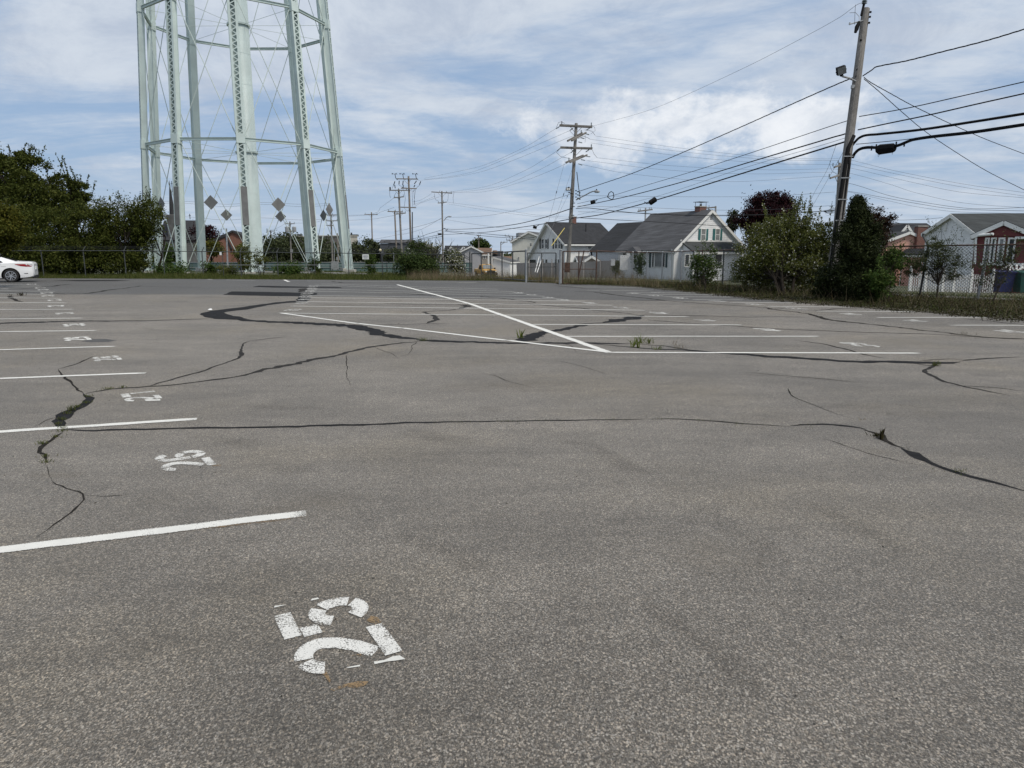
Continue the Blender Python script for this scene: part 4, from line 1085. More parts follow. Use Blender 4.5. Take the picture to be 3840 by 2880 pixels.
lp = empty('street_light', WP(2162, 748, D2), 'pale grey street lamp arm reaching right from the crossarm pole', 'street lamp')
mb = MB(); mb.tube([WP(x, y, D2 - .2 - i * .25) for i, (x, y) in enumerate(((2160, 750), (2180, 739), (2200, 729), (2212, 722), (2222, 718), (2232, 717)))], .045, 8); obj('arm', mb, M['galv'], lp, smooth=True)
a, b_ = WP(2229, 717.5, D2 - 1.4), WP(2249, 719, D2 - 1.6); mb = MB(); mb.tube([a, a.lerp(b_, .2), a.lerp(b_, .7), b_], [.07, .11, .10, .04], 8); obj('lamp_head', mb, M['galv'], lp)
mb = MB(); mb.lathe(WP(2237, 715.5, D2 - 1.5), [(.04, 0), (.045, .1), (.02, .14)], 8); obj('photocell', mb, M['black'], lp)
f2 = empty('floodlight', WP(2150, 728, D2), 'boxy floodlight on a short arm left of the crossarm pole', 'floodlight')
mb = MB(); mb.tube([WP(2150, 728, D2 - .1), WP(2140, 725, D2 - .2), WP(2131, 720, D2 - .3)], .035, 6); obj('arm', mb, M['black'], f2)
c_ = WP(2131, 709, D2 - .35); mb = MB(); mb.box(c_, (.34, .14, .24)); mb.box(c_ + Vector((.04, 0, .14)), (.1, .08, .06)); h_ = obj('lamp_head', mb, M['black'], f2)
mb = MB()
for s in (-1, 1): mb.box(c_ + Vector((s * .075, -.073, 0)), (.12, .006, .16))
pieces('lens', mb, M['white'], h_); mb = MB(); mb.tube([c_ + Vector((-.19, 0, 0)), c_ + Vector((-.19, 0, -.22)), c_ + Vector((.16, 0, -.22)), c_ + Vector((.19, 0, 0))], .012, 4); obj('yoke', mb, M['black'], f2)
# guy wires with yellow sleeves
for (x0, y0, x1, y1, lab) in ((2118, 605, 2005, 1026, 'left guy wire slanting down from the crossarm pole'), (2152, 616, 2012, 1028, 'second guy wire running beside the first to the weeds'), (2150, 690, 2068, 860, 'steep thin guy wire from the crossarm pole to the roofline')):
    gw = empty('guy_wire', WP(x1, y1, D2 - 10), lab, 'guy wire')
    mb = MB(); A, Bq = WP(x0, y0, D2), WP(x1, y1, D2 - 9); mb.tube([A, Bq], .008, 4); obj('wire', mb, M['wire'], gw)
    mb = MB(); q = A.lerp(Bq, .3); mb.tube([q, q.lerp(Bq, .03)], .03, 5); obj('strain_insulator', mb, M['black'], gw)
    if y1 > 1000: mb = MB(); mb.tube([A.lerp(Bq, .87), A.lerp(Bq, .99)], .03, 6); obj('guard_sleeve', mb, M['sign_back'], gw)
mb = MB(); mb.tube([WP(2068, 922, 54), WP(2117, 855, 56)], .028, 6); tag(obj('guy_guard', mb, plain('yellow_sleeve', (.52, .42, .10), .5)), 'yellow plastic guy sleeve slanting in front of the white gable', 'guy sleeve')

# --- P3 behind the leaning pole
D3 = 58.0
p3, B3, T3 = upole(3133, 3149, 611, D3, .15, .11, 'slimmer pole with two slanting crossarms just behind the leaning pole', base_py=None)
crossarm(p3, 3120, 628, 3176, 609, D3, dd=.8, ins=(.05, .95)); crossarm(p3, 3105, 669, 3168, 648, D3, dd=.8, ins=(.06, .94))
obj('insulator', insulator(WP(3143, 611, D3), .2, .06), M['insul'], p3)
mb = MB(); mb.lathe(WP(3154, 708, D3 - .1), [(.17, 0), (.2, .03), (.2, .62), (.14, .66)], 10); mb.lathe(WP(3154, 678, D3 - .1), [(.04, 0), (.07, .1), (.03, .22)], 8); obj('transformer', mb, M['galv'], p3)
mb = MB(); mb.tube([WP(3113, 602, D3), WP(3112, 620, D3), WP(3119, 640, D3), WP(3140, 655, D3)], .012, 4); mb.tube([WP(3134, 730, D3), WP(3132, 770, D3), WP(3131, 800, D3)], .012, 4)
for i in range(7): mb.tube([WP(3132, 780 + i * 3, D3), WP(3118, 783 + i * 3, D3 - .1), WP(3102, 788 + i * 2, D3 - .1), WP(3085, 791, D3)], .012, 4)
for cx0, cy0, rr_ in ((3104, 803, 8), (3121, 803, 9), (3112, 835, 9)): mb.tube([WP(cx0 + rr_ * math.cos(t_), cy0 - 4 + rr_ * math.sin(t_) * 1.2, D3) for t_ in np.linspace(-.3, 3.4, 8)], .006, 4)
obj('jumper_wire', mb, M['black'], p3)

# --- the group of poles beyond the back fence
def far_pole(px0, pxt, pyt, d, r, label, arms=(), m=None, extra=None, ins=(.06, .5, .94), w=.12):
    o, b, t = upole(px0, pxt, pyt, d, r, r * .78, label, m)
    for ar in arms: crossarm(o, *ar, d, ins=ins, w=w, m=m)
    return o, b, t
DG = 105.0
q1, _, _ = far_pole(1543, 1532, 661, DG, .17, 'tallest dark pole of the trio with three crossarms and spiky switches', ((1489, 671, 1567, 672), (1504, 706, 1563, 708), (1495, 777, 1561, 779)), M['pole_dark'], ins=())
mb = MB()
for px in (1484, 1513, 1561):
    a = WP(px, 668, DG); mb.tube([a, a + Vector((-.1, 0, .55)), a + Vector((.15, 0, .7))], .05, 5); mb.tube([a + Vector((-.5, 0, .62)), a + Vector((.25, 0, .55))], .03, 5); mb.tube([a, a + Vector((.25, 0, -.25))], .05, 5); mb.box(a + Vector((-.5, 0, .62)), (.12, .1, .16))
for x0, y0, x1, y1 in ((1481, 680, 1476, 695), (1497, 678, 1496, 692), (1512, 678, 1510, 694), (1562, 678, 1554, 690), (1578, 680, 1573, 692), (1556, 694, 1552, 702), (1480, 694, 1482, 706), (1512, 694, 1512, 704)): mb.tube([WP(x0, y0, DG), WP(x1, y1, DG)], .065, 5)
for pts in (((1478, 690, ), (1470, 708)), ((1552, 712), (1553, 740), (1556, 770)), ((1545, 712), (1546, 740), (1548, 775)), ((1558, 712), (1554, 745), (1553, 765)), ((1576, 692), (1560, 706), (1548, 720)), ((1508, 700), (1516, 720), (1520, 745), (1516, 775)), ((1496, 694), (1508, 702), (1525, 702))): mb.tube([WP(x, y, DG) for x, y in pts], .02, 4)
obj('switch_gear', mb, M['black'], q1)
mb = MB(); mb.tube([WP(1546, 795, DG), WP(1547, 880, DG), WP(1550, 960, DG)], .07, 6); mb.tube([WP(1551, 960, DG), WP(1552, 1010, DG)], .06, 6); obj('riser_conduit', mb, M['black'], q1)
q2, _, _ = far_pole(1508, 1495, 709, DG - 2, .16, 'middle pole of the trio with paired double crossarms', ((1460, 714, 1530, 714), (1477, 742, 1515, 738), (1486, 803, 1522, 799)), M['pole'])
mb = MB(); mb.lathe(WP(1463, 712, DG - 2), [(.1, 0), (.11, .35), (.06, .4)], 8); mb.tube([WP(1461, 716, DG - 2), WP(1462, 735, DG - 2), WP(1465, 742, DG - 2)], .02, 4); mb.tube([WP(1486, 722, DG - 2), WP(1479, 732, DG - 2), WP(1478, 742, DG - 2)], .02, 4); obj('jumper_wire', mb, M['black'], q2)
far_pole(1488, 1480, 790, DG + 8, .15, 'shorter dark pole left of the pole trio', ((1454, 793, 1512, 795),), M['pole_dark'])
q4, _, _ = far_pole(1661, 1657, 717, 115, .15, 'pale pole with street lamp above bare shrub', ((1618, 720, 1696, 725),), M['pole'], ins=(.4, .72, .95))
crossarm(q4, 1642, 762, 1676, 758, 115, ins=(.05, .6), brace=True)
mb = MB(); mb.tube([WP(1664, 828, 114.6), WP(1672, 818, 114.5), WP(1680, 812, 114.4), WP(1687, 812, 114.3)], .06, 6); mb.tube([WP(1684, 812, 114.2), WP(1693, 812.5, 114.2)], [.12, .05], 6); obj('lamp_arm', mb, M['galv'], q4)
mb = MB()
for pts in (((1629, 726), (1630, 740), (1635, 750), (1645, 754)), ((1681, 726), (1680, 745), (1678, 755)), ((1703, 719), (1699, 740), (1700, 763))): mb.tube([WP(x, y, 115) for x, y in pts], .018, 4)
mb.box(WP(1649, 878, 114.6), (.55, .3, .28)); mb.tube([WP(1664, 856, 114.5), WP(1670, 858, 114.5), WP(1675, 864, 114.5), WP(1680, 858, 114.5)], .05, 5); obj('hardware', mb, M['black'], q4)
far_pole(1397, 1393, 796, 150, .16, 'dark pole with one flat crossarm left of the pole trio', ((1367, 804, 1417, 805),), M['pole_dark'])
q6, _, _ = far_pole(1090, 1087, 831, 130, .15, 'pole with paired grey transformers above the green trees', ((1069, 839, 1106, 839),), M['pole'])
mb = MB()
for px in (1077, 1104): mb.lathe(WP(px, 870, 129.6), [(.32, 0), (.36, .05), (.36, .85), (.2, 1.0)], 10); mb.lathe(WP(px, 857, 129.6), [(.05, 0), (.08, .2), (.04, .4)], 6)
obj('transformer', mb, M['galv'], q6)
mb = MB(); mb.box(WP(1093, 942, 129.5), (.38, .25, .7)); obj('meter_box', mb, M['galv'], q6)
far_pole(1023, 1014, 864, 150, .15, 'small pole with one thin crossarm right of the riser', ((1000, 867, 1032, 866),), M['pole'])
q7, _, _ = far_pole(1245, 1241, 803, 120, .16, 'cluttered pole with stacked arms between the right tower legs', ((1228, 807, 1266, 806), (1222, 828, 1267, 828), (1225, 845, 1251, 846)), M['pole'])
far_pole(1266, 1265, 875, 110, .13, 'short dark post standing between the right tower legs', (), M['pole_dark'])
far_pole(849, 849, 857, 80, .10, 'bare grey metal mast in front of the brick building', (), M['galv'])
far_pole(1795, 1795, 883, 165, .16, 'distant pole with small tee arm over the brown roof', ((1781, 895, 1811, 895), (1788, 884, 1803, 884)), M['pole_dark'])
o9, _, _ = far_pole(1878, 1878, 907, 150, .11, 'thin dark gallows pole left of the cream house', (), M['pole_dark']); crossarm(o9, 1877, 909, 1903, 908, 150, brace=False, ins=(.1, .5, .95)); mb = MB(); mb.bar(WP(1878, 918, 150), WP(1892, 909, 150), .09); obj('arm_brace', mb, M['pole_dark'], o9)
o9, _, _ = far_pole(1920, 1923, 887, 135, .12, 'second gallows pole standing at the cream house corner', (), M['pole_dark'])
for (a, b_, yy) in ((1893, 1923, 885), (1898, 1922, 900)): crossarm(o9, a, yy, b_, yy + 1, 135, brace=False, ins=(.05, .5)); mb = MB(); mb.bar(WP(1921, yy + 14, 135), WP(1908, yy + 1, 135), .09); obj('arm_brace', mb, M['pole_dark'], o9)
o9, _, _ = far_pole(2417, 2421, 779, 95, .13, 'thin pole with small crossarm rising behind the two roofs', (), M['galv']); crossarm(o9, 2390, 793, 2446, 786, 95, brace=False, ins=(.1, .2, .8, .92), w=.15)
o9, _, _ = far_pole(2684, 2684, 773, 100, .16, 'pole with left pointing arm behind the grey house chimney', (), M['galv']); crossarm(o9, 2633, 782, 2684, 777, 100, brace=False, ins=(.1, .5), w=.16); mb = MB(); mb.bar(WP(2684, 800, 100), WP(2655, 783, 100), .14); obj('arm_brace', mb, M['galv'], o9)
mb = MB(); mb.lathe(WP(1428, 1010, 90), [(.09, 0), (.07, .3), (.05, .4), (.05, 4.6), (.12, 4.7), (.05, 4.8)], 8)
gl = empty('globe_lamp', onter(1426, 90), 'round cream globe lamp on a black post by the dark building', 'lamp post'); b0 = WP(1426, 985, 90)
obj('lamp_post', MB().tube([onter(1426, 90), WP(1426, 945, 90)], .06, 6), M['black'], gl)
mb = MB(); mb.lathe(WP(1426, 944, 90), [(.03, 0), (.13, .06), (.17, .16), (.17, .22), (.12, .33), (.03, .37)], 12); obj('globe', mb, plain('cream_globe', (.62, .55, .36), .4), gl, smooth=True)

# ================================================================== overhead wires
def span(name, label, pts, r, m=None, group=None, twist=0.0, ext=0.0, cat='cable'):
    """pts: (px,py,depth) the wire passes through"""
    P = [WP(*p) for p in pts]
    if ext: P.append(P[-1] + (P[-1] - P[-2]).normalized() * ext)
    out = []; n = len(P)
    for i in range(n - 1):
        p0, p1_, p2_, p3_ = P[max(i - 1, 0)], P[i], P[i + 1], P[min(i + 2, n - 1)]
        m1, m2 = (p2_ - p0) * (.5 if i else 1), (p3_ - p1_) * (.5 if i < n - 2 else 1)
        L1 = (p2_ - p1_).length
        if m1.length > 0: m1 = m1.normalized() * L1
        if m2.length > 0: m2 = m2.normalized() * L1
        for k in range(10):
            t = k / 10; t2, t3 = t * t, t * t * t
            out.append(p1_ * (2 * t3 - 3 * t2 + 1) + m1 * (t3 - 2 * t2 + t) + p2_ * (-2 * t3 + 3 * t2) + m2 * (t3 - t2))
    out.append(P[-1])
    mb = MB()
    if twist:
        o2 = []
        for a, b_ in zip(out, out[1:]):
            k_ = max(1, int((b_ - a).length / .25))
            o2 += [a.lerp(b_, i / k_) for i in range(k_)]
        o2.append(out[-1])
        for ph in (0, 2.1, 4.2):
            mb.tube([p + Vector((.5 * math.cos(i * .8 + ph), .5 * math.cos(i * .8 + ph), math.sin(i * .8 + ph))) * twist for i, p in enumerate(o2)], r, 4)
    else: mb.tube(out, r, 5)
    o = obj(name, mb, m or M['black'], None)
    return tag(o, label, cat, group)
E1 = 21.7
GRP = 'overhead wires and cables'
def sp_(label, pts, r, m=None, twist=0.0, ext=3.0, name='overhead_wire'): return span(name, label, pts, r, m, GRP, twist, ext)
sp_('uppermost twisted wire running right from the leaning pole', [(3235, 285, 25.9), (3270, 262, 25.6), (3285, 251, 25.4), (3400, 228, 24.6), (3530, 195, 23.6), (3700, 152, 22.5), (3840, 110, E1)], .011, twist=.014)
sp_('straight wire right of the leaning pole, below the twisted one', [(3222, 437, 25.9), (3400, 406, 24.5), (3620, 357, 23), (3840, 307, E1)], .016)
sp_('two-ply cable under the straight wire at right', [(3217, 487, 25.9), (3330, 463, 25.0), (3480, 432, 24), (3660, 391, 22.8), (3840, 351, E1)], .022)
sp_('thick black cable bending into the pole above the splice case', [(3196, 545, 25.9), (3208, 530, 25.8), (3222, 517, 25.7), (3245, 508, 25.5), (3290, 504, 25.2), (3450, 487, 24.2), (3650, 457, 22.9), (3840, 427, E1)], .045, name='overhead_cable')
sp_('thickest black cable carrying the splice case', [(3196, 592, 25.9), (3205, 575, 25.8), (3222, 560, 25.7), (3250, 553, 25.5), (3290, 553, 25.4), (3360, 547, 24.9), (3430, 522, 24.3), (3650, 495, 22.9), (3840, 467, E1)], .055, name='overhead_cable')
sp_('messenger wire with hangers directly above the splice case', [(3210, 541, 25.8), (3290, 534, 25.3), (3380, 525, 24.7), (3450, 516, 24.2)], .012, ext=0)
sp_('upper of two service drops slanting down right from the leaning pole', [(3240, 290, 25.9), (3262, 307, 26.5), (3340, 351, 29), (3424, 397, 31), (3571, 467, 35), (3694, 521, 38), (3840, 577, 41)], .010, twist=.010)
sp_('lower of two service drops slanting down right from the leaning pole', [(3240, 296, 25.9), (3293, 340, 27), (3370, 409, 29), (3463, 488, 31.5), (3579, 567, 35), (3698, 640, 38), (3840, 712, 42)], .010, twist=.010)
sp_('long twisted wire crossing below the bright cloud', [(3215, 285, 26), (3150, 311, 27.5), (2993, 380, 31), (2770, 480, 36), (2534, 583, 43), (2363, 653, 49), (2200, 708, 55.5), (2164, 720, 57)], .012, twist=.014, ext=0)
sp_('single wire between the two big poles under the twisted wire', [(3196, 447, 26), (3100, 478, 28), (2810, 575, 34), (2607, 640, 40), (2403, 701, 47), (2302, 732, 51.5), (2240, 747, 54), (2165, 764, 57)], .014, ext=0)
sp_('upper thick cable between the two big poles', [(3190, 494, 26), (3160, 505, 26.8), (3130, 513, 27.4), (3100, 522, 28), (2851, 596, 33), (2607, 669, 40), (2363, 734, 49), (2230, 763, 55), (2165, 776, 57)], .026, ext=0, name='overhead_cable')
sp_('thin wire between the two thick cables', [(3186, 512, 26), (3100, 539, 28), (2770, 636, 36), (2485, 730, 45), (2300, 776, 52), (2165, 806, 57)], .008, M['wire'], ext=0)
sp_('lower thick cable holding the right hand cable can', [(3184, 527, 26), (3100, 553, 28), (2810, 642, 34), (2566, 718, 42), (2444, 755, 46), (2322, 788, 51), (2241, 807, 54.5), (2160, 818, 57)], .032, ext=0, name='overhead_cable')
sp_('wire climbing from the crossarm pole to the leaning pole top', [(3240, 8, 26), (3215, 17, 26.3), (3150, 64, 27.5), (3000, 147, 30.5), (2800, 250, 35), (2514, 382, 43), (2400, 424, 48), (2226, 472, 57)], .007, M['wire'], ext=0)
P3E = [(3100, 596), (3100, 602), (3105, 617), (3110, 633), (3110, 646), (3090, 662)]
P2S = [((2233, 510), (2566, 557), (2892, 590)), ((2212, 522), (2566, 570), (2892, 598)), ((2215, 536), (2535, 583), (2892, 613)), ((2240, 592), (2525, 622), (2880, 637)), ((2200, 602), (2485, 636), (2800, 652)), ((2182, 617), (2350, 650), (2720, 681))]
LAB = ['topmost', 'second', 'third', 'fourth', 'fifth', 'lowest']
for i, (a, b_) in enumerate(zip(P2S, P3E)):
    sp_(LAB[i] + ' of six thin wires crossing the clear sky right of the crossarm pole', [(*a[0], D2), (*a[1], D2), (*a[2], D2), (*b_, D3), (3145, b_[1] - 2 + i * 1.5, D3)], .008, M['wire'], ext=0)
for i, ((x0, y0), pts) in enumerate((((3176, 602), ((3201, 603), (3340, 637), (3600, 688), (3840, 722))), ((3176, 612), ((3201, 617), (3340, 648), (3600, 700), (3840, 735))), ((3160, 628), ((3198, 632), (3340, 665), (3450, 690), (3600, 720), (3840, 742))), ((3165, 650), ((3197, 652), (3340, 692), (3431, 722), (3605, 760), (3840, 779))), ((3150, 690), ((3191, 689), (3340, 735), (3489, 763), (3605, 779), (3692, 783), (3840, 778))), ((3150, 716), ((3187, 718), (3298, 738), (3431, 762), (3570, 783), (3700, 788), (3840, 791))), ((3150, 719), ((3187, 721), (3336, 754), (3430, 774), (3550, 791), (3634, 796), (3840, 801))))):
    sp_(['highest', 'second', 'third', 'fourth', 'fifth', 'sixth', 'lowest'][i] + ' wire fanning right behind the leaning pole over the low houses', [(x0, y0, D3)] + [(x, y, D3 - k * 2) for k, (x, y) in enumerate(pts)], .009 if i not in (4, 5) else .014, M['wire'], ext=4)
# left of the crossarm pole
for i, pts in enumerate((((2098, 474, D2), (2060, 497, 60), (1967, 552, 70), (1819, 618, 85), (1730, 640, 93), (1590, 669, DG)), ((2136, 490, D2), (1787, 640, 88), (1700, 660, 95), (1590, 674, DG)), ((2160, 505, D2), (1819, 640, 86), (1700, 664, 95), (1567, 677, DG)))):
    sp_(['upper', 'middle', 'lower'][i] + ' of three wires rising to the top arm of the crossarm pole', list(pts), .010, M['wire'], ext=0)
for i, pts in enumerate((((2100, 557, D2), (2060, 585, 61), (1967, 640, 74), (1827, 698, 95), (1700, 718, 112), (1690, 719, 115)), ((2140, 572, D2), (2014, 641, 70), (1877, 697, 90), (1740, 719, 108), (1672, 720, 115)), ((2126, 612, D2), (2060, 642, 64), (1955, 682, 80), (1827, 717, 95), (1740, 722, 108), (1660, 721, 115)))):
    sp_(['upper', 'middle', 'lower'][i] + ' of three wires rising to the third arm of the crossarm pole', list(pts), .010, M['wire'], ext=0)
sp_('upper thick black cable left of the crossarm pole', [(2142, 782, D2), (2042, 815, 66), (1950, 838, 76), (1877, 849, 86), (1790, 857, 98), (1700, 860, 110), (1660, 858, 115)], .035, ext=0, name='overhead_cable')
sp_('lower thick black cable with the small can left of the crossarm pole', [(2142, 821, D2), (2042, 839, 66), (1928, 856, 78), (1820, 871, 94), (1700, 878, 110), (1664, 879, 115)], .032, ext=0, name='overhead_cable')
sp_('thin wire sagging left from the boxy floodlight', [(2140, 728, D2), (2029, 762, 68), (1940, 787, 80), (1852, 805, 92), (1770, 813, 103), (1700, 815, 111), (1667, 814, 115)], .014, M['wire'], ext=0)
sp_('wire pair dipping right of the pale lamp pole', [(1667, 822, 115), (1760, 838, 100), (1870, 853, 88), (1950, 859, 84), (2032, 862, 80)], .014, M['wire'], ext=0)
for i, ys_ in enumerate(((758, 781, 806, 815), (764, 792, 812, 820))):
    sp_(['higher', 'lower'][i] + ' faint wire passing behind the guy wires', [(1676, ys_[0], 115), (1850, ys_[1], 105), (2010, ys_[2], 98), (2140, ys_[3], 92)], .011, M['wire'], ext=0)
sp_('upper black cable drooping over the yellow pickup toward the cream house', [(1668, 865, 115), (1720, 868, 108), (1800, 875, 100), (1900, 884, 95), (2004, 891, 88)], .03, ext=0, name='overhead_cable')
sp_('lower black cable drooping over the yellow pickup toward the cream house', [(1668, 867, 115), (1745, 877, 108), (1850, 888, 100), (1930, 893, 95), (2006, 898, 88)], .03, ext=0, name='overhead_cable')
for i, pts in enumerate((((1661, 861, 115), (1600, 879, 112), (1551, 895, 108), (1480, 903, 112), (1425, 903, 135), (1395, 900, 150)), ((1661, 879, 115), (1620, 886, 112), (1551, 902, 108), (1498, 912, 112), (1440, 911, 135), (1395, 908, 150)), ((1661, 886, 115), (1600, 896, 112), (1551, 905, 108), (1488, 918, 112), (1440, 922, 135), (1395, 917, 150)))):
    sp_(['upper', 'middle', 'lower'][i] + ' black cable sagging behind the pole trio', list(pts), .03, ext=0, name='overhead_cable')
for i, (ya, yb, yc) in enumerate(((900, 906, 910), (908, 914, 917), (917, 923, 926))):
    sp_(['upper', 'middle', 'lower'][i] + ' black cable between the tower and the dark lone pole', [(1392, ya, 150), (1345, yb, 150), (1310, yc, 150), (1180, yc + 6, 140)], .03, ext=0, name='overhead_cable')
sp_('wire joining the pale lamp pole to the trio at mid height', [(1655, 820, 115), (1621, 834, 112), (1549, 854, 106), (1480, 869, 112)], .02, M['wire'], ext=0)
sp_('second wire below it from the pale lamp pole', [(1655, 818, 115), (1600, 850, 112), (1552, 869, 108), (1500, 879, 112), (1395, 898, 150), (1340, 903, 150)], .018, M['wire'], ext=0)
for i, (y0_, y1_) in enumerate(((726, 757), (735, 768), (738, 778))):
    sp_(['upper', 'middle', 'lower'][i] + ' slanting wire between the trio and the pale lamp pole crossarm', [(1618 + i * 15, y0_, 115), (1582, y0_ + 22, 111), (1549, y1_, 106)], .014, M['wire'], ext=0)
for i, (ya, yb) in enumerate(((804, 742), (807, 778), (823, 808))):
    sp_(['upper', 'middle', 'lower'][i] + ' wire running left from the trio past the tower', [(1478, yb, DG), (1430, yb + (ya - yb) * .55, 125), (1393, ya - 1, 150), (1305, ya + 4, 150), (1245, ya + 6, 122)], .018, M['wire'], ext=6)
for i, (y_, sag) in enumerate(((759, 7), (766, 9), (817, 8))):
    sp_(['upper', 'middle', 'lower'][i] + ' thin horizontal wire behind the tower legs', [(1240, y_ + 4, 122), (1135, y_ + sag, 120), (970, y_, 118), (850, y_ + sag, 118), (690, y_ - 4, 118), (560, y_ - 2, 118)], .018, M['wire'], ext=5)
sp_('wire from the transformer pole to the cluttered pole', [(1105, 837, 130), (1170, 835, 126), (1228, 822, 120)], .016, M['wire'], ext=0)
sp_('wire sagging from the transformer pole to the small pole', [(1070, 838, 130), (1045, 853, 140), (1015, 864, 150)], .016, M['wire'], ext=0)
for i, (ya, yb, yc) in enumerate(((733, 737, 738), (772, 780, 788), (794, 800, 806))):
    sp_(['higher', 'middle', 'lower'][i] + ' wire crossing in front of the purple maple', [(2168, ya, D2), (2450, yb, 60), (2700, yc, 62), (2900, yc - 3, 60), (3130, yc - 18, D3)], .011, M['wire'], ext=0)
sp_('black cable dipping in front of the grey house roof', [(2160, 782, D2), (2205, 780, 56), (2300, 791, 55), (2450, 803, 56), (2700, 809, 57), (2900, 804, 58), (3075, 793, D3), (3130, 790, D3)], .026, ext=0, name='overhead_cable')
sp_('lower black cable running across the grey house gable', [(2155, 816, D2), (2300, 824, 55), (2450, 832, 56), (2640, 843, 57), (2800, 855, 58), (3000, 866, 58), (3130, 868, D3)], .02, ext=0, name='overhead_cable')
for i, pts in enumerate((((3135, 545, 30), (3100, 640, 40), (3050, 730, 50), (3002, 830, 56)), ((3183, 530, 27), (3140, 610, 34), (3080, 715, 48), (3006, 845, 56)))):
    sp_(['left', 'right'][i] + ' slanting guy strand behind the leaning pole', list(pts), .008, M['wire'], ext=0)
sp_('thick service cable ending at the pink house roof', [(3130, 795, D3), (3290, 818, 60), (3390, 841, 64), (3480, 856, 68)], .02, ext=0)
sp_('thin service wire reaching the white gable peak', [(3130, 778, D3), (3330, 822, 58), (3450, 823, 56), (3535, 816, 53.5)], .012, ext=0)
# cans and loops on the cables
def can(name, label, a, b, d, r, cable_pt):
    o = empty(name, WP((a[0] + b[0]) / 2, (a[1] + b[1]) / 2, d), label, 'cable can')
    A, Bq = WP(*a, d), WP(*b, d); mb = MB(); mb.tube([A, A.lerp(Bq, .08), A.lerp(Bq, .92), Bq], [r * .8, r, r, r * .75], 10); obj('case', mb, M['black'], o)
    mb = MB(); mb.tube([A, A.lerp(WP(*cable_pt, d), .5) + Vector((0, 0, -.08)), WP(*cable_pt, d)], .03, 5); obj('lead', mb, M['black'], o)
can('cable_can', 'large black can slung under the cable over the dark roof', (2436, 762), (2460, 746), 46, .17, (2416, 757))
can('cable_can', 'black can on the thick cable just right of the crossarm pole', (2215, 760), (2232, 756), 55, .14, (2240, 748))
can('cable_can', 'small black can on the cable left of the crossarm pole', (1999, 851), (2013, 854), 70, .14, (2022, 843))
lo = [WP(2278 + dx_, 742 + dy_, 52) for dx_, dy_ in ((0, -4), (6, -18), (14, -24), (22, -19), (24, -5), (20, 5), (14, 6), (6, 1), (0, -3))]
tag(obj('cable_loop', MB().tube(lo, .03, 6), M['black']), 'loop of spare black cable coiled above the roof gap', 'cable loop')
# ================================================================== houses
M['side_white'] = siding('white_clapboard', (.80, .80, .79))
M['side_cream'] = siding('cream_vinyl', (.64, .63, .57), .2)
M['side_grey'] = siding('pale_grey_clapboard', (.62, .65, .69), .2)
M['side_light'] = siding('light_clapboard', (.78, .79, .80), .2)
M['side_pink'] = siding('salmon_clapboard', (.58, .33, .255), .2)
M['side_pink_low'] = siding('salmon_shingle_wall', (.55, .31, .24), .17)
M['side_red'] = siding('dark_red_board', (.12, .014, .014), .15)
M['side_red_v'] = siding('dark_red_vertical_board', (.13, .02, .02), .12, vert=True)
M['side_dark'] = siding('charcoal_siding', (.075, .08, .092), .3)
M['side_mid'] = siding('mid_grey_siding', (.27, .28, .29), .2)
M['side_lilac'] = siding('pale_lilac_grey_siding', (.36, .36, .38), .2)
M['side_tan'] = siding('tan_siding', (.34, .31, .27), .2)
M['roof_dark'] = shingles('charcoal_shingles', (.016, .017, .020))
M['roof_grey'] = shingles('weathered_grey_shingles', (.056, .057, .062), .2)
M['roof_brown'] = shingles('brown_shingles', (.12, .075, .05))
M['roof_green'] = shingles('grey_green_shingles', (.028, .032, .033))
M['brick'] = bricks('red_brick', (.17, .060, .042), (.12, .045, .035), (.22, .19, .17), .6)
M['brick_orange'] = bricks('orange_brick', (.20, .082, .055), (.165, .068, .047), (.2, .15, .12), .8)
M['teal'] = plain('teal_shutter_paint', (.035, .135, .135), .55, .12, 3.0)
M['stucco'] = plain('pale_render', (.42, .40, .36), .85, .1, 1.0)
M['fence_wood'] = wood('grey_stockade_boards', (.20, .185, .18), (.34, .32, .31))
M['shed_wood'] = wood('tan_shed_boards', (.24, .20, .16), (.34, .29, .24))

def hit(px, py, P, n):
    r = ray(px, py); o = Vector((0, 0, CAM_H)); t = (P - o).dot(n) / r.dot(n); return o + r * t
def window(root, P, n, x0, y0, x1, y1, frame=M['trim'], shut=None, glass='glass', mull=0, rail=True, fw=.09, sw=.36, name='window'):
    """a framed window filling the pixel rectangle on the wall plane (P,n)"""
    a, b = hit(x0, y1, P, n), hit(x1, y0, P, n); n = n.normalized()
    if n.dot(Vector((0, -1, 0))) < 0: n = -n
    ax = Vector((b.x - a.x, b.y - a.y, 0)); w = ax.length; ax.normalize(); h = abs(b.z - a.z); zc = (a.z + b.z) / 2
    c = Vector(((a.x + b.x) / 2, (a.y + b.y) / 2, zc))
    mb = MB(); mb.box(c + n * .012, (w, .02, h), ax, n); pane = obj(name, mb, M[glass], root)
    mb = MB()
    for s in (-1, 1): mb.box(c + ax * s * (w / 2 + fw / 2) + n * .03, (fw, .06, h + 2 * fw), ax, n)
    for s in (-1, 1): mb.box(c + Vector((0, 0, s * (h / 2 + fw / 2))) + n * .0305, (w, .061, fw), ax, n)
    if rail: mb.box(c + n * .027, (w, .032, .05), ax, n)
    for i in range(mull): mb.box(c + ax * (w * ((i + 1) / (mull + 1) - .5)) + n * .031, (.07, .05, h), ax, n)
    obj('frame', mb, frame, pane)
    if shut:
        for s in (-1, 1):
            mb = MB(); mb.box(c + ax * s * (w / 2 + fw + sw / 2 + .01) + n * .03, (sw, .05, h + fw), ax, n); obj('shutter', mb, shut, pane)
    return pane
class House: pass
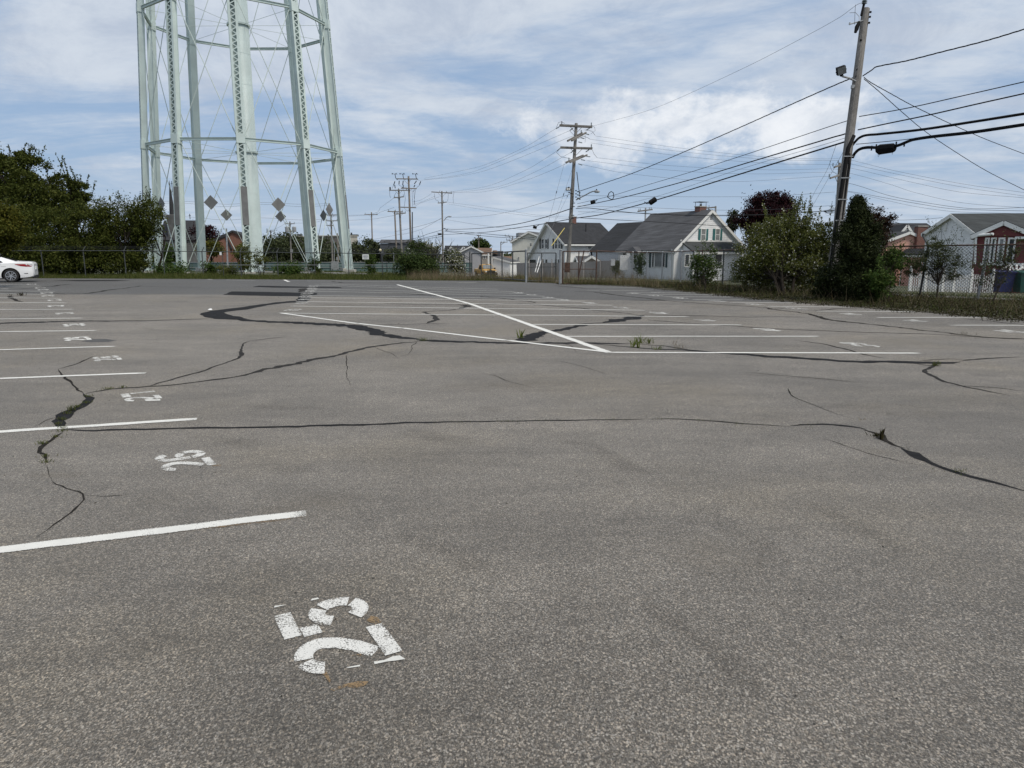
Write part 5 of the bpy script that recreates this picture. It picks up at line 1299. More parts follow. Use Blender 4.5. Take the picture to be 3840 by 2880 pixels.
def gable(name, label, C, r, g, Lr, Lg, ze, zr, wall, roof, peak=.5, ze2=None, oh=.3, rake=M['trim'], root=None, cat='house', zb=None, group=None, roofname='roof', depth=.16):
    """corner C (ground), ridge direction r, gable direction g; eave side along r at C, gable face along g at C"""
    h = House(); C = Vector(C); r = Vector(r).normalized(); g = Vector(g).normalized(); zb = C.z - .6 if zb is None else zb
    if root is None: root = empty(name, (C.x, C.y, C.z), label, cat, group)
    ze2 = ze if ze2 is None else ze2
    def P(a, b, z): q = C + r * a + g * b; return Vector((q.x, q.y, z))
    mb = MB()
    prof = [(0, zb), (Lg, zb), (Lg, ze2), (Lg * peak, zr), (0, ze)]
    mb.prism([P(0, b, z) for b, z in prof], r * Lr); h.walls = obj('wall', mb, wall, root)
    mb = MB()
    for (b0, z0, b1, z1) in ((0, ze, Lg * peak, zr), (Lg, ze2, Lg * peak, zr)):
        sl = (z1 - z0) / (b1 - b0); e = b0 - math.copysign(oh, b1 - b0); z_e = z0 + sl * (e - b0)
        q = [P(-oh, e, z_e + .03), P(-oh, b1, z1 + .03), P(Lr + oh, b1, z1 + .03), P(Lr + oh, e, z_e + .03)]
        nn = (q[1] - q[0]).cross(q[3] - q[0]).normalized(); nn = nn if nn.z > 0 else -nn
        mb.prism(q, nn * depth)
    h.roof = obj(roofname, mb, roof, root)
    if rake:
        mb = MB()
        for (b0, z0, b1, z1) in ((0, ze, Lg * peak, zr), (Lg, ze2, Lg * peak, zr)):
            sl = (z1 - z0) / (b1 - b0); e = b0 - math.copysign(oh, b1 - b0); z_e = z0 + sl * (e - b0)
            for aa in (-oh - .02, Lr + oh + .02):
                mb.bar(P(aa, e, z_e + .02), P(aa, b1, z1 + .02), .05, .26)
            mb.bar(P(-oh + .03, e - math.copysign(.03, b1 - b0), z_e - .02), P(Lr + oh - .03, e - math.copysign(.03, b1 - b0), z_e - .02), .05, .2)
            q = [P(-oh, e, z_e - .03), P(-oh, b1, z1 - .03), P(-.002, b1, z1 - .03), P(-.002, e, z_e - .03)]; mb.prism(q, (0, 0, .02))
            if b0 == 0:
                for a_ in (.06, Lr - .06): mb.bar(P(a_, -.02, zb), P(a_, -.02, z_e), .14, .05, up=g)
        h.trim = obj('trim', mb, rake, root)
    h.root, h.C, h.r, h.g, h.P = root, C, r, g, P
    h.ng, h.ne = -r, -g
    return h
def chimney(root, p, w, d, z0, z1, r, m=None, cap=False, name='chimney'):
    mb = MB(); ax = r; c = Vector((p.x, p.y, (z0 + z1) / 2)); mb.box(c, (w, d, z1 - z0), ax)
    ch = obj(name, mb, m or M['brick'], root)
    mb = MB(); mb.box(Vector((p.x, p.y, z1 + .05)), (w * 1.12, d * 1.12, .1), ax); obj('crown', mb, M['concrete'], ch)
    if cap:
        mb = MB()
        for sx in (-1, 1):
            for sy in (-1, 1): q = Vector((p.x, p.y, 0)) + ax * sx * w * .45 + ax.cross(Vector((0, 0, 1))) * sy * d * .45; mb.tube([(q.x, q.y, z1), (q.x, q.y, z1 + .5)], .025, 4)
        mb.box(Vector((p.x, p.y, z1 + .52)), (w * 1.35, d * 1.3, .04), ax); mb.tube([(p.x, p.y, z1), (p.x, p.y, z1 + .3)], .12, 8)
        obj('cap', mb, M['galv_dark'], ch)
    return ch
def dirs(a):
    """ridge direction at angle a (degrees) anticlockwise from +X, gable direction 90 degrees further"""
    return Vector((math.cos(R(a)), math.sin(R(a)), 0)), Vector((-math.sin(R(a)), math.cos(R(a)), 0))

# --- white house with the dark roof (middle)
D = 90.0; C = onter(2120, D); r, g_ = dirs(24)
zr = WP(2060, 836, 92.5).z; ze = WP(2120, 911, D).z; zl = WP(1975, 968, 96).z
hw = gable('white_house', 'white clapboard house with near black roof and brick chimney behind the crossarm pole', C, r, g_, 7.4, 10.4, ze, zr, M['side_white'], M['roof_dark'], peak=.46, ze2=zl, oh=.45)
for (x0, x1) in ((2031.5, 2040.5), (2045, 2053), (2082, 2090.5), (2095, 2103)): window(hw.root, hw.P(0, 0, 0), hw.ng, x0, 898, x1, 931, fw=.07)
for x0 in (2025, 2058.5, 2075.5, 2108): pass
mb = MB()
for x0, x1 in ((2024, 2028.5), (2053.8, 2057.5), (2073, 2077.5), (2105, 2110)):
    a, b_ = hit(x0, 933, hw.P(0, 0, 0), hw.ng), hit(x1, 895, hw.P(0, 0, 0), hw.ng); mb.box((a + b_) / 2 + hw.ng * .03, ((Vector((b_.x, b_.y, 0)) - Vector((a.x, a.y, 0))).length, .05, b_.z - a.z), g_)
obj('shutter', mb, M['dark_trim'], hw.root)
window(hw.root, hw.P(0, 0, 0), hw.ng, 1986, 974, 2011, 986, rail=False, fw=.06)
for x0, x1 in ((2032, 2040), (2046, 2053), (2082, 2089), (2093, 2100)): window(hw.root, hw.P(0, 0, 0), hw.ng, x0, 973, x1, 1000, fw=.06)
mb = MB(); c_ = hit(2210, 926, hw.P(0, 0, 0), hw.ne); mb.lathe(c_, [(.36, 0), (.36, .05), (.30, .07)], 8, hw.ne); oc = obj('round_window', mb, M['trim'], hw.root); mb = MB(); mb.lathe(c_ + hw.ne * .072, [(.27, 0), (.27, .01)], 8, hw.ne); obj('pane', mb, M['curtain'], oc)
q = hw.P(3.6, 10.4 * .46, 0); chimney(hw.root, q, .75, .75, zr - .6, WP(2170, 812, 93).z, r)
mb = MB(); q = hw.P(4.3, 2.4, 0); mb.tube([(q.x, q.y, ze + 1.4), (q.x, q.y, ze + 2.5)], .05, 6); obj('vent_pipe', mb, M['black'], hw.root)
# --- low building and shed in front of it, stockade fence
D = 82.0
C = onter(2300, D); r2, g2 = dirs(172)
st = gable('garden_shed', 'tan shed with white gable and double doors behind the stockade fence', onter(2253, 79), *dirs(88), 3.5, 0.0001 + 2.0, .40, WP(2292, 963, 79).z, M['shed_wood'], M['roof_grey'], oh=.15)
st.root.location = st.root.location
low = gable('low_outbuilding', 'low dark roofed outbuilding tucked against the white house', onter(2222, 84), *dirs(4), 3.2, 2.2, .62, WP(2240, 949, 84).z, M['side_mid'], M['roof_dark'], oh=.1, cat='outbuilding')
gar = gable('grey_garage', 'small grey roofed garage left of the tan shed', onter(2172, 86), *dirs(6), 4.4, 3.0, .25, WP(2210, 966, 86).z, M['side_mid'], M['roof_grey'], oh=.15, cat='garage')
sf = empty('stockade_fence', onter(2100, 76), 'tall grey wooden stockade fence below the white house', 'fence')
for (xa, da, ya, xb, db, yb) in ((1938, 80, 986, 2103, 77, 985), (2103, 77, 984, 2190, 76, 983), (2190, 76, 983, 2252, 75, 979), (2252, 75, 978, 2325, 74, 976)):
    a, b_ = onter(xa, da), onter(xb, db); n = max(2, int((b_ - a).length / .16)); za, zb_ = WP(xa, ya, da).z, WP(xb, yb, db).z
    mb = MB(); rr = random.Random(xa); dr = (b_ - a).normalized()
    for i in range(n):
        f = (i + .5) / n; p = a.lerp(b_, f); zt = za + (zb_ - za) * f + rr.uniform(-.02, .02)
        mb.box((p.x, p.y, (p.z - .5 + zt) / 2), ((b_ - a).length / n * .93, .03, zt - p.z + .5), dr)
    obj('board_panel', mb, M['fence_wood'], sf)
mb = MB()
for px, d in ((1985, 79), (2035, 78), (2070, 77.5), (2103, 76.8), (2135, 76.3), (2190, 75.8), (2252, 74.8)): p = onter(px, d); mb.box((p.x, p.y - .06, -.3), (.11, .11, 2.2))
pieces('post', mb, M['fence_wood'], sf)

# --- pale grey house with the large weathered roof (centre right)
C = onter(2529, 72); C.z = -.95
r = Vector((-.5, .866, 0)); g_ = Vector((.866, .5, 0))
ze = WP(2526, 937, 72).z; zr = WP(2669, 794, 74.5).z
hg = gable('grey_house', 'pale grey clapboard house with teal shutters and big weathered roof', C, r, g_, 9.0, 10.2, ze, zr, M['side_light'], M['roof_grey'], peak=.47, oh=.22)
ext = gable('x', '', hg.P(9.0, .4, C.z), r, g_, 5.5, 8.2, ze - .05, WP(2395, 842, 86).z, M['side_grey'], M['roof_dark'], peak=.47, oh=.2, root=hg.root, rake=None)
P0 = hg.P(0, 0, 0)
for x0, x1 in ((2628, 2645), (2682, 2698)):
    window(hg.root, P0, hg.ng, x0, 860, x1, 900, shut=M['teal'], sw=.30, fw=.09, glass='curtain')
mb = MB(); c_ = hit(2667, 817, P0, hg.ng); mb.box(c_ + hg.ng * .02, (.26, .04, .3), g_); obj('attic_vent', mb, M['galv'], hg.root)
pw = window(hg.root, P0, hg.ne, 2456, 948, 2484, 1000, rail=False, glass='curtain', fw=.05)
for x0, x1 in ((2446, 2454), (2486, 2495)): window(hg.root, P0, hg.ne, x0, 948, x1, 1000, rail=False, fw=.06)
mb = MB()
for x0, x1 in ((2434, 2442.5), (2496.5, 2504)):
    a, b_ = hit(x0, 1003, P0, hg.ne), hit(x1, 945, P0, hg.ne); mb.box((a + b_) / 2 + hg.ne * .03, (Vector((b_.x - a.x, b_.y - a.y, 0)).length, .05, b_.z - a.z), r)
obj('shutter', mb, plain('dark_teal_shutter', (.015, .045, .05), .6), hg.root)
dr_ = window(hg.root, P0, hg.ne, 2395, 955, 2410, 1024, rail=False, fw=.08, name='door')
window(hg.root, P0, hg.ne, 2336, 949, 2348, 975, fw=.07)
for x0, x1 in ((2378, 2386),): window(hg.root, P0, hg.ne, x0, 956, x1, 985, fw=.06)
mb = MB(); a = hit(2372, 945, P0, hg.ne); b_ = hit(2418, 944, P0, hg.ne); m_ = (a + b_) / 2
top = Vector((m_.x, m_.y, m_.z + .55)); f_ = hg.ne * 1.1
mb.add([a, b_, top, a + f_, b_ + f_, top + f_ * .75], [(0, 3, 5, 2), (1, 2, 5, 4), (3, 4, 5), (0, 1, 4, 3)]); obj('door_hood', mb, M['roof_grey'], hg.root)
mb = MB()
for q in (a, b_): mb.bar(q + f_ * .9, q + Vector((0, 0, -.9)), .07); mb.bar(q + Vector((0, 0, -.05)), q + f_ * .9, .07)
obj('hood_bracket', mb, M['trim'], hg.root)
# enclosed porch across the gable
pA, pB, pd = .95, 7.9, 1.7
zt0, zt1 = hit(2600, 911, P0, hg.ng).z, ze - .25
def PG(a, b, z): q = hg.C + hg.r * (-a) + hg.g * b; return Vector((q.x, q.y, z))
mb = MB(); mb.prism([PG(0, pA, C.z - .4), PG(pd, pA, C.z - .4), PG(pd, pA, zt1), PG(0, pA, zt0)], hg.g * (pB - pA)); po = obj('porch', mb, M['side_light'], hg.root)
mb = MB(); q = [PG(0, pA - .15, zt0 + .04), PG(pd + .3, pA - .15, zt1 - .1), PG(pd + .3, pB + .15, zt1 - .1), PG(0, pB + .15, zt0 + .04)]; mb.prism(q, (0, 0, .12)); obj('porch_roof', mb, M['roof_green'], po)
mb = MB(); mb.bar(PG(pd + .32, pA - .15, zt1 - .08), PG(pd + .32, pB + .15, zt1 - .08), .05, .2); mb.bar(PG(.02, pA - .2, zt0 + .2), PG(.02, pB + .1, zt0 + .2), .06, .22); obj('porch_trim', mb, M['trim'], po)
PP = PG(pd, 0, 0)
for x0, x1 in ((2567, 2583), (2588, 2596), (2614, 2650), (2680, 2706)): window(po, PP, hg.ng, x0, 955, x1, 998, rail=False, fw=.07)
for x0, x1 in ((2727, 2738), (2743, 2753), (2757, 2766)): window(hg.root, hg.P(-.02, 0, 0), hg.ng, x0, 949, x1, 988, rail=False, fw=.08)
mb = MB()
for i in range(5): mb.box(PG(pd + .3 + i * .28, 7.0, C.z + .75 - i * .18), (.9, .3, .1), hg.g)
obj('steps', mb, M['trim'], po)
q = hg.P(1.7, 10.2 * .47 + .2, 0); chimney(hg.root, q, .95, .75, zr - .4, WP(2614, 779, 76).z, hg.g, cap=True)
mb = MB(); a = hit(2322, 1034, P0, hg.ne)
tag(obj('road_sign_back', MB().box(WP(2518, 954, 50), (.12, .03, .75), (.2, -1, 0)).tube([onter(2522, 50), WP(2520, 935, 50)], .025, 5), M['galv']), 'narrow road sign seen edge on beside the corner of the grey house', 'road sign')

# --- cream house and the little houses along the cross street
r, g_ = dirs(75); D = 118
C = onter(1921, D); h1 = gable('cream_house', 'tall cream gabled house left of the white one', C, r, Vector((math.cos(R(-12)), math.sin(R(-12)), 0)), 14, 7.6, WP(1921, 906, D).z, WP(1974, 872, D).z, M['side_cream'], M['roof_grey'], oh=.25, peak=.36, ze2=WP(2035, 912, 116).z)
window(h1.root, h1.P(0, 0, 0), h1.ng, 1987, 913, 1994, 922, fw=.05); window(h1.root, h1.P(0, 0, 0), h1.ng, 1944, 963, 1947, 975, rail=False, fw=.05)
mb = MB(); mb.box(WP(2000, 884, 121), (5.5, 4.0, .9), (1, .1, 0)); obj('rear_dormer', mb, M['side_mid'], h1.root)
lean = gable('white_lean_to', 'white lean-to with sloping roof in front of the cream house', onter(1912, 108), *dirs(70), 4, 2.9, WP(1912, 984, 108).z, WP(1960, 966, 108).z, M['side_white'], M['roof_grey'], peak=.98, oh=.1, cat='outbuilding')
D = 138; r, g_ = dirs(70)
C = onter(1726, D); h2 = gable('lilac_grey_house', 'pale grey gabled house behind the white blossom shrub', C, Vector((-.1, 1, 0)), Vector((1, .05, 0)), 9, 4.2, WP(1724, 945, D).z, WP(1763, 925, D).z, M['side_lilac'], M['roof_dark'], oh=.25)
for x0, x1 in ((1774, 1778), (1795, 1799)): window(h2.root, h2.P(0, 0, 0), h2.ng, x0, 955, x1, 968, fw=.05)
mb = MB(); mb.lathe(hit(1764, 933, h2.P(0, 0, 0), h2.ng), [(.2, 0), (.2, .04)], 10, h2.ng); obj('round_vent', mb, M['trim'], h2.root)
h3 = gable('dormer_house', 'house with long black roof and two white edged dormers', onter(1668, 146), Vector((1, .04, 0)), Vector((-.04, 1, 0)), 5.6, 9, WP(1668, 962, 146).z, WP(1668, 924, 150).z, M['side_lilac'], M['roof_dark'], oh=.2)
for px in (1692, 1739):
    p = WP(px, 944, 146.5); d_ = gable('x', '', Vector((p.x - .75, p.y - .6, p.z - .5)), Vector((0, 1, 0)), Vector((1, 0, 0)), 2.2, 1.5, p.z + .1, p.z + .95, M['side_lilac'], M['roof_dark'], oh=.1, root=h3.root, zb=p.z - .9, roofname='dormer_roof')
    d_.walls.name = 'dormer'
h4 = gable('brown_roof_house', 'tan house with brown roof behind the yellow pickup', onter(1792, 142), Vector((1, 0, 0)), Vector((0, 1, 0)), 2.6, 7, WP(1792, 956, 142).z, WP(1792, 933, 145).z, M['side_tan'], M['roof_brown'], oh=.15)
window(h4.root, h4.P(0, 0, 0), Vector((0, -1, 0)), 1813, 961, 1820, 970, fw=.08)
mb = MB(); mb.box(WP(1832, 985, 139), (.3, .3, 3.6)); mb.box(WP(1820, 957, 139), (1.0, .25, .25)); obj('porch_column', mb, M['trim'], h4.root)
h5 = gable('small_grey_house', 'small mid grey house with blind wall right of the brown roof', onter(1842, 150), Vector((1, 0, 0)), Vector((0, 1, 0)), 2.4, 6, WP(1842, 972, 150).z, WP(1860, 944, 150).z, M['side_mid'], M['roof_dark'], oh=.1)
window(h5.root, h5.P(0, 0, 0), Vector((0, -1, 0)), 1866, 987, 1878, 998, fw=.05)
mb = MB(); q = WP(1856, 945, 151); mb.lathe(q - Vector((0, 0, .4)), [(.6, 0), (.6, .5), (.35, .75)], 10); obj('roof_turret', mb, M['roof_brown'], h5.root)
h6 = gable('far_grey_house', 'far grey house glimpsed between the gallows poles', onter(1886, 160), Vector((1, 0, 0)), Vector((0, 1, 0)), 1.9, 6, WP(1886, 985, 160).z, WP(1886, 964, 163).z, M['side_mid'], M['roof_brown'], oh=.1)
h7 = gable('far_low_house', 'far low dark roofed house beside the cream house', onter(1902, 175), Vector((1, 0, 0)), Vector((0, 1, 0)), 2.6, 6, WP(1902, 985, 175).z, WP(1902, 970, 178).z, M['side_mid'], M['roof_brown'], oh=.1)
# --- church, brick building, apartment blocks and the dark grey building
M['slate'] = plain('black_slate', (.016, .017, .02), .7, .3, 1.5)
M['church_stone'] = plain('dark_church_stone', (.10, .10, .098), .9, .25, .8)
D = 170; ch = empty('church', onter(660, D), 'dark church with thin black spire and cross behind the tower legs', 'church')
a = WP(655, 830, D); mb = MB(); gch = gable('x', '', onter(598, D), Vector((1, .1, 0)), Vector((-.1, 1, 0)), 8.6, 11, WP(598, 900, D).z, WP(598, 829, D + 5).z, M['church_stone'], M['slate'], oh=.2, root=ch, rake=None)
mb = MB(); b0 = WP(646, 806, D); mb.lathe((b0.x, b0.y, b0.z), [(.65, 0), (.46, 3.0), (.06, 7.6), (.02, 8.0)], 8); obj('spire', mb, M['slate'], ch)
mb = MB(); mb.box((b0.x, b0.y, b0.z - 3.5), (1.9, 1.9, 7)); obj('bell_tower', mb, M['church_stone'], ch)
mb = MB(); t0 = WP(645, 700, D); mb.box((t0.x, t0.y, t0.z), (.10, .1, 2.6)); mb.box((t0.x, t0.y, t0.z + .7), (.5, .1, .1)); obj('cross', mb, M['slate'], ch)
mb = MB(); mb.box(WP(640, 806, D - .5), (5.4, .3, .14)); mb.box(WP(640, 821, D - .5), (5.4, .3, .14))
for i in range(9): mb.box(WP(618 + i * 5.5, 813, D - .5), (.13, .2, .95))
obj('balustrade', mb, M['stucco'], ch)
mb = MB(); t0 = WP(712, 812, D + 5); mb.box((t0.x, t0.y, t0.z), (.12, .12, 1.3)); mb.box((t0.x, t0.y, t0.z + .25), (.5, .12, .12)); obj('ridge_cross', mb, M['slate'], ch)
D = 112
br = gable('brick_building', 'low orange brick building with black roof between the tower legs', onter(785, D), Vector((-.25, 1, 0)), Vector((1, .2, 0)), 14, 5.6, WP(785, 913, D).z, WP(871, 868, D + 1).z, M['brick_orange'], M['roof_dark'], peak=.66, ze2=WP(935, 893, D).z, oh=.2, rake=plain('dark_fascia', (.03, .028, .028)), cat='building')
window(br.root, br.P(0, 0, 0), br.ng, 865, 888, 880, 906, rail=False, fw=.10, frame=M['dark_trim'], glass='glass')
sl = gable('x', '', onter(762, D - 1), Vector((-.25, 1, 0)), Vector((1, .2, 0)), 12, 4.0, WP(762, 926, D - 1).z, WP(830, 889, D - 1).z, M['brick_orange'], M['roof_dark'], peak=.85, oh=.15, root=br.root, rake=None)
def block(name, label, x0, x1, yt, d, dep, m, ax=(1, 0, 0), cat='building', parapet=True):
    a, b_ = onter(x0, d), onter(x1, d); zt = WP(x0, yt, d).z; c_ = (a + b_) / 2; L = (b_ - a).length
    o = empty(name, c_, label, cat); ax = Vector(ax).normalized(); ay = Vector((-ax.y, ax.x, 0)); cc = c_ + ay * dep / 2
    mb = MB(); mb.box((cc.x, cc.y, (zt + c_.z - 1) / 2), (L, dep, zt - c_.z + 1), ax); obj('wall', mb, m, o)
    if parapet: mb = MB(); mb.box((cc.x, cc.y, zt + .12), (L + .3, dep + .3, .24), ax); obj('parapet', mb, M['stucco'] if parapet is True else parapet, o)
    return o, c_, zt
o, c_, zt = block('apartment_block', 'long flat roofed block of dark windows behind the right tower leg', 1182, 1302, 886, 205, 12, plain('grey_brown_render', (.13, .12, .115), .8, .15, .5))
mb = MB()
for yy, h_ in ((889, .5), (906, .35), (924, .35)): q = WP(1242, yy, 204.7); mb.box(q, (9.6, .3, h_))
pieces('balcony_band', mb, M['stucco'], o)
for x0 in (1196, 1216, 1248, 1262, 1276, 1290):
    for yy in (893, 911, 929): window(o, Vector((0, 204.9 / CP, 0)) * 0 + WP(x0, yy, 204.9), Vector((0, -1, 0)), x0, yy, x0 + 7, yy + 10, fw=.08)
o, c_, zt = block('stair_tower_block', 'pale beige block with roof plant right of the tower', 1308, 1342, 887, 180, 6, M['stucco'], ax=(1, .35, 0))
mb = MB(); mb.box(WP(1326, 883, 182), (2.2, 2, .5)); mb.box(WP(1318, 879, 182), (.35, .4, .9)); obj('roof_plant', mb, M['galv_dark'], o)
for yy in (897, 912): window(o, WP(1338, yy, 180), Vector((0, -1, 0)), 1336, yy, 1340, yy + 9, fw=.06)
o, c_, zt = block('flat_roof_building', 'low flat roof with plant glimpsed behind transformer pole', 1074, 1136, 888, 200, 8, plain('dark_wall', (.10, .09, .085), .8))
mb = MB(); mb.box(WP(1082, 883, 202), (1.2, 1, .6)); mb.box(WP(1124, 882, 202), (1.4, 1, .6)); obj('roof_plant', mb, M['galv_dark'], o)
D = 125
o, c_, zt = block('dark_grey_building', 'large charcoal building with long grey roof behind the pole trio', 1426, 1548, 913, D, 9, M['side_dark'], parapet=False)
mb = MB(); a, b_ = WP(1421, 912, D - .4), WP(1550, 913, D - .4); mb.prism([a, b_, b_ + Vector((0, 2.2, .55)), a + Vector((0, 2.2, .55))], (0, 0, .12)); obj('roof', mb, M['roof_grey'], o)
mb = MB(); a = WP(1426, 942, D - .05); mb.prism([WP(1428, 936, D - .1), WP(1545, 938, D - .1), WP(1545, 958, D - 3.0), WP(1428, 958, D - 3.0)], (0, 0, .1)); obj('lower_roof', mb, M['roof_dark'], o)
for x0, y0, x1, y1 in ((1429, 917, 1435, 927), (1531, 918, 1537, 928)): window(o, WP(x0, y0, D - .01), Vector((0, -1, 0)), x0, y0, x1, y1, fw=.08)
mb = MB(); q = WP(1447, 948, D - 1.6); mb.box(q, (.36, .3, .08), (1, 0, 0)); obj('skylight', mb, M['white'], o)
an = gable('charcoal_annex', 'charcoal annex with black roof right of the pole trio', onter(1548, 128), Vector((1, .1, 0)), Vector((-.1, 1, 0)), 1.9, 6, WP(1548, 948, 128).z, WP(1548, 912, 131).z, M['side_dark'], M['roof_dark'], oh=.1, rake=plain('dark_trim_board', (.10, .10, .11)), cat='building')
mb = MB(); mb.lathe(WP(1534, 932, D - 1), [(.05, 0), (.28, .1), (.3, .14)], 10, (-.3, -1, .3)); mb.bar(WP(1534, 932, D - 1), WP(1534, 940, D - .6), .06); tag(obj('dish', mb, M['white']), 'white satellite dish fixed on the charcoal building wall', 'satellite dish')

# --- salmon pink house with brick chimney, white house and its red sunroom, dark roof behind
D = 70; C = onter(3297, D); C.z = -1.6
hp = gable('pink_house', 'salmon pink gabled house with tall red brick chimney', C, Vector((-.12, 1, 0)), Vector((1, .06, 0)), 9, 6.0, WP(3297, 914, D).z, WP(3398, 874, D).z, M['side_pink'], M['roof_dark'], peak=.47, ze2=WP(3520, 921, D).z, oh=.22)
window(hp.root, hp.P(0, 0, 0), hp.ng, 3386, 932, 3403, 975, fw=.36)
mb = MB(); c_ = hit(3385, 897, hp.P(0, 0, 0), hp.ng); mb.box(c_ + hp.ng * .02, (.26, .04, .34), hp.g); obj('attic_vent', mb, M['side_pink_low'], hp.root)
q = hit(3434, 960, hp.P(0, 0, 0), hp.ng); chimney(hp.root, q + hp.ng * .35, .95, .62, -1.7, WP(3434, 850, D - .5).z, hp.g)
pb = gable('pink_porch', 'low dark roofed pink porch beside the brick chimney', onter(3462, 66), Vector((-.1, 1, 0)), Vector((1, .05, 0)), 3, 1.6, WP(3462, 956, 66).z, WP(3470, 939, 66).z, M['side_pink_low'], M['roof_dark'], peak=.3, oh=.12, cat='porch')
D = 84; hb = gable('dark_gable_house', 'house with black roof and small dark gable behind the pink house', onter(3372, D), Vector((1, .02, 0)), Vector((0, 1, 0)), 5.0, 8, WP(3372, 888, D).z, WP(3372, 842, D + 3).z, M['side_dark'], M['roof_dark'], oh=.2)
fg = gable('x', '', Vector((WP(3376, 900, D - 1).x, WP(3376, 900, D - 1).y, 0)), Vector((0, 1, 0)), Vector((1, 0, 0)), 3, 1.25, WP(3376, 874, D - 1).z, WP(3394, 846, D - 1).z, M['side_dark'], M['roof_dark'], oh=.1, root=hb.root)
window(hb.root, fg.P(0, 0, 0), Vector((0, -1, 0)), 3389, 861, 3404, 872, mull=1, rail=False, fw=.06)
hwr = gable('white_bungalow', 'white bungalow with grey green roof and dark red sunroom', onter(3657, 50), Vector((.996, -.087, 0)), Vector((.087, .996, 0)), 14, 7.5, WP(3657, 879, 50).z, WP(3551, 812, 53.7).z, M['side_light'], M['roof_green'], peak=.46, ze2=WP(3450, 880, 58).z, oh=.22)
P0 = hwr.P(0, 0, 0)
mb = MB(); c_ = hit(3548, 851, P0, hwr.ng); mb.box(c_ + hwr.ng * .03, (.36, .05, .60), hwr.g)
for i in range(9): mb.box(c_ + hwr.ng * .06 + Vector((0, 0, -.26 + i * .065)), (.32, .03, .03), hwr.g)
obj('attic_vent', mb, M['trim'], hwr.root)
for x0, x1 in ((3575, 3585), (3620, 3632)): window(hwr.root, P0, hwr.ng, x0, 915, x1, 955, rail=False, fw=.05)
mb = MB(); mb.tube([hit(3535, 822, P0, hwr.ng) + hwr.ng * .1, hit(3531, 836, P0, hwr.ng) + hwr.ng * .12, hit(3540, 838, P0, hwr.ng) + hwr.ng * .12, hit(3545, 818, P0, hwr.ng) + hwr.ng * .1], .015, 5); mb.tube([hit(3533, 858, P0, hwr.ng) + hwr.ng * .05, hit(3532, 895, P0, hwr.ng) + hwr.ng * .05], .012, 4); obj('service_entry', mb, M['black'], hwr.root)
# sunroom
D = 45.5; Cs = onter(3650, D); Cs.z = -.9
sr = gable('x', '', Cs, Vector((.62, .78, 0)), Vector((.78, -.62, 0)), 3.2, 2.95, WP(3650, 885, D).z, WP(3755, 838, D - .9).z, M['side_red'], M['roof_green'], peak=.49, oh=.2, root=hwr.root)
sr.walls.name = 'sunroom'; sr.roof.name = 'sunroom_roof'
mb = MB(); Pq = sr.P(0, 0, 0)
mb.prism([hit(3680, 884, Pq, sr.ng) + sr.ng * .02, hit(3840, 886, Pq, sr.ng) + sr.ng * .02, hit(3757, 849, Pq, sr.ng) + sr.ng * .02], sr.ng * .03); obj('red_gable_board', mb, M['side_red_v'], sr.walls)
for x0, x1 in ((3691, 3705), (3713, 3731), (3741, 3764), (3777, 3804)):
    window(sr.walls, Pq, sr.ng, x0, 897, x1, 983, rail=False, fw=.10, glass='glass' if x0 != 3741 else 'curtain')
mb = MB(); a, b_ = hit(3676, 996, Pq, sr.ng), hit(3850, 986, Pq, sr.ng); mb.bar(Vector((a.x, a.y, (a.z + b_.z) / 2)) + sr.ng * .06, Vector((b_.x, b_.y, (a.z + b_.z) / 2)) + sr.ng * .06, .1, .16); obj('window_sill', mb, M['trim'], sr.walls)
mb = MB(); q0, q1_ = hit(3662, 884, Pq, sr.ng) + sr.ng * .15, hit(3728, 878, Pq, sr.ng) + sr.ng * .5; mb.tube([q0, q1_], .08, 8); mb.tube([hit(3661, 886, Pq, sr.ng) + sr.ng * .12, hit(3656, 990, Pq, sr.ng) + sr.ng * .12], .07, 8); obj('downpipe', mb, M['white'], sr.walls)
mb = MB(); mb.box(hit(3838, 892, Pq, sr.ng) + sr.ng * .2, (.8, .3, .14), sr.g); obj('awning', mb, M['white'], sr.walls)
# white stair rails by the bins
rl = empty('porch_steps', onter(3800, 43.5), 'white painted porch stair rails beside the navy bin', 'stair rail')
mb = MB()
for x0, y0, x1, y1 in ((3752, 1014, 3788, 992), (3805, 1020, 3845, 1000), (3788, 990, 3802, 1012), (3812, 992, 3812, 1010), (3835, 990, 3826, 1008), (3786, 992, 3786, 1016)): mb.bar(WP(x0, y0, 43.2), WP(x1, y1, 43.2), .09)
pieces('rail', mb, M['trim'], rl)

# --- white picket fence and the two bins
pk = empty('picket_fence', onter(3560, 41), 'white picket fence with ball topped posts in front of the white bungalow', 'fence')
mb = MB(); mp = MB(); mr = MB()
xs_ = []
x = 3424.0
while x < 3738:
    d = 40.5 + (x - 3424) / 314 * .6; b0 = onter(x, d); ipost = any(abs(x - q) < 4.5 for q in (3428, 3484, 3550, 3590, 3655, 3733))
    if ipost and all(abs(x - y) > 12 for y in xs_):
        xs_.append(x); mp.box((b0.x, b0.y, b0.z + .62), (.11, .11, 1.24)); mp.lathe((b0.x, b0.y, b0.z + 1.24), [(.08, 0), (.08, .04), (.03, .06), (.065, .11), (.065, .15), (.02, .2)], 8)
    else:
        h_ = 1.0 + .08 * abs(math.sin(x * .045)); w_ = .068
        mb.prism([(b0.x - w_ / 2, b0.y, b0.z), (b0.x + w_ / 2, b0.y, b0.z), (b0.x + w_ / 2, b0.y, b0.z + h_ - .06), (b0.x, b0.y, b0.z + h_), (b0.x - w_ / 2, b0.y, b0.z + h_ - .06)], (0, .02, 0))
    x += 8.2
for z in (.25, .8): a, b_ = onter(3424, 40.55), onter(3738, 41.15); mr.bar(a + Vector((0, .04, z)), b_ + Vector((0, .04, z)), .035, .08)
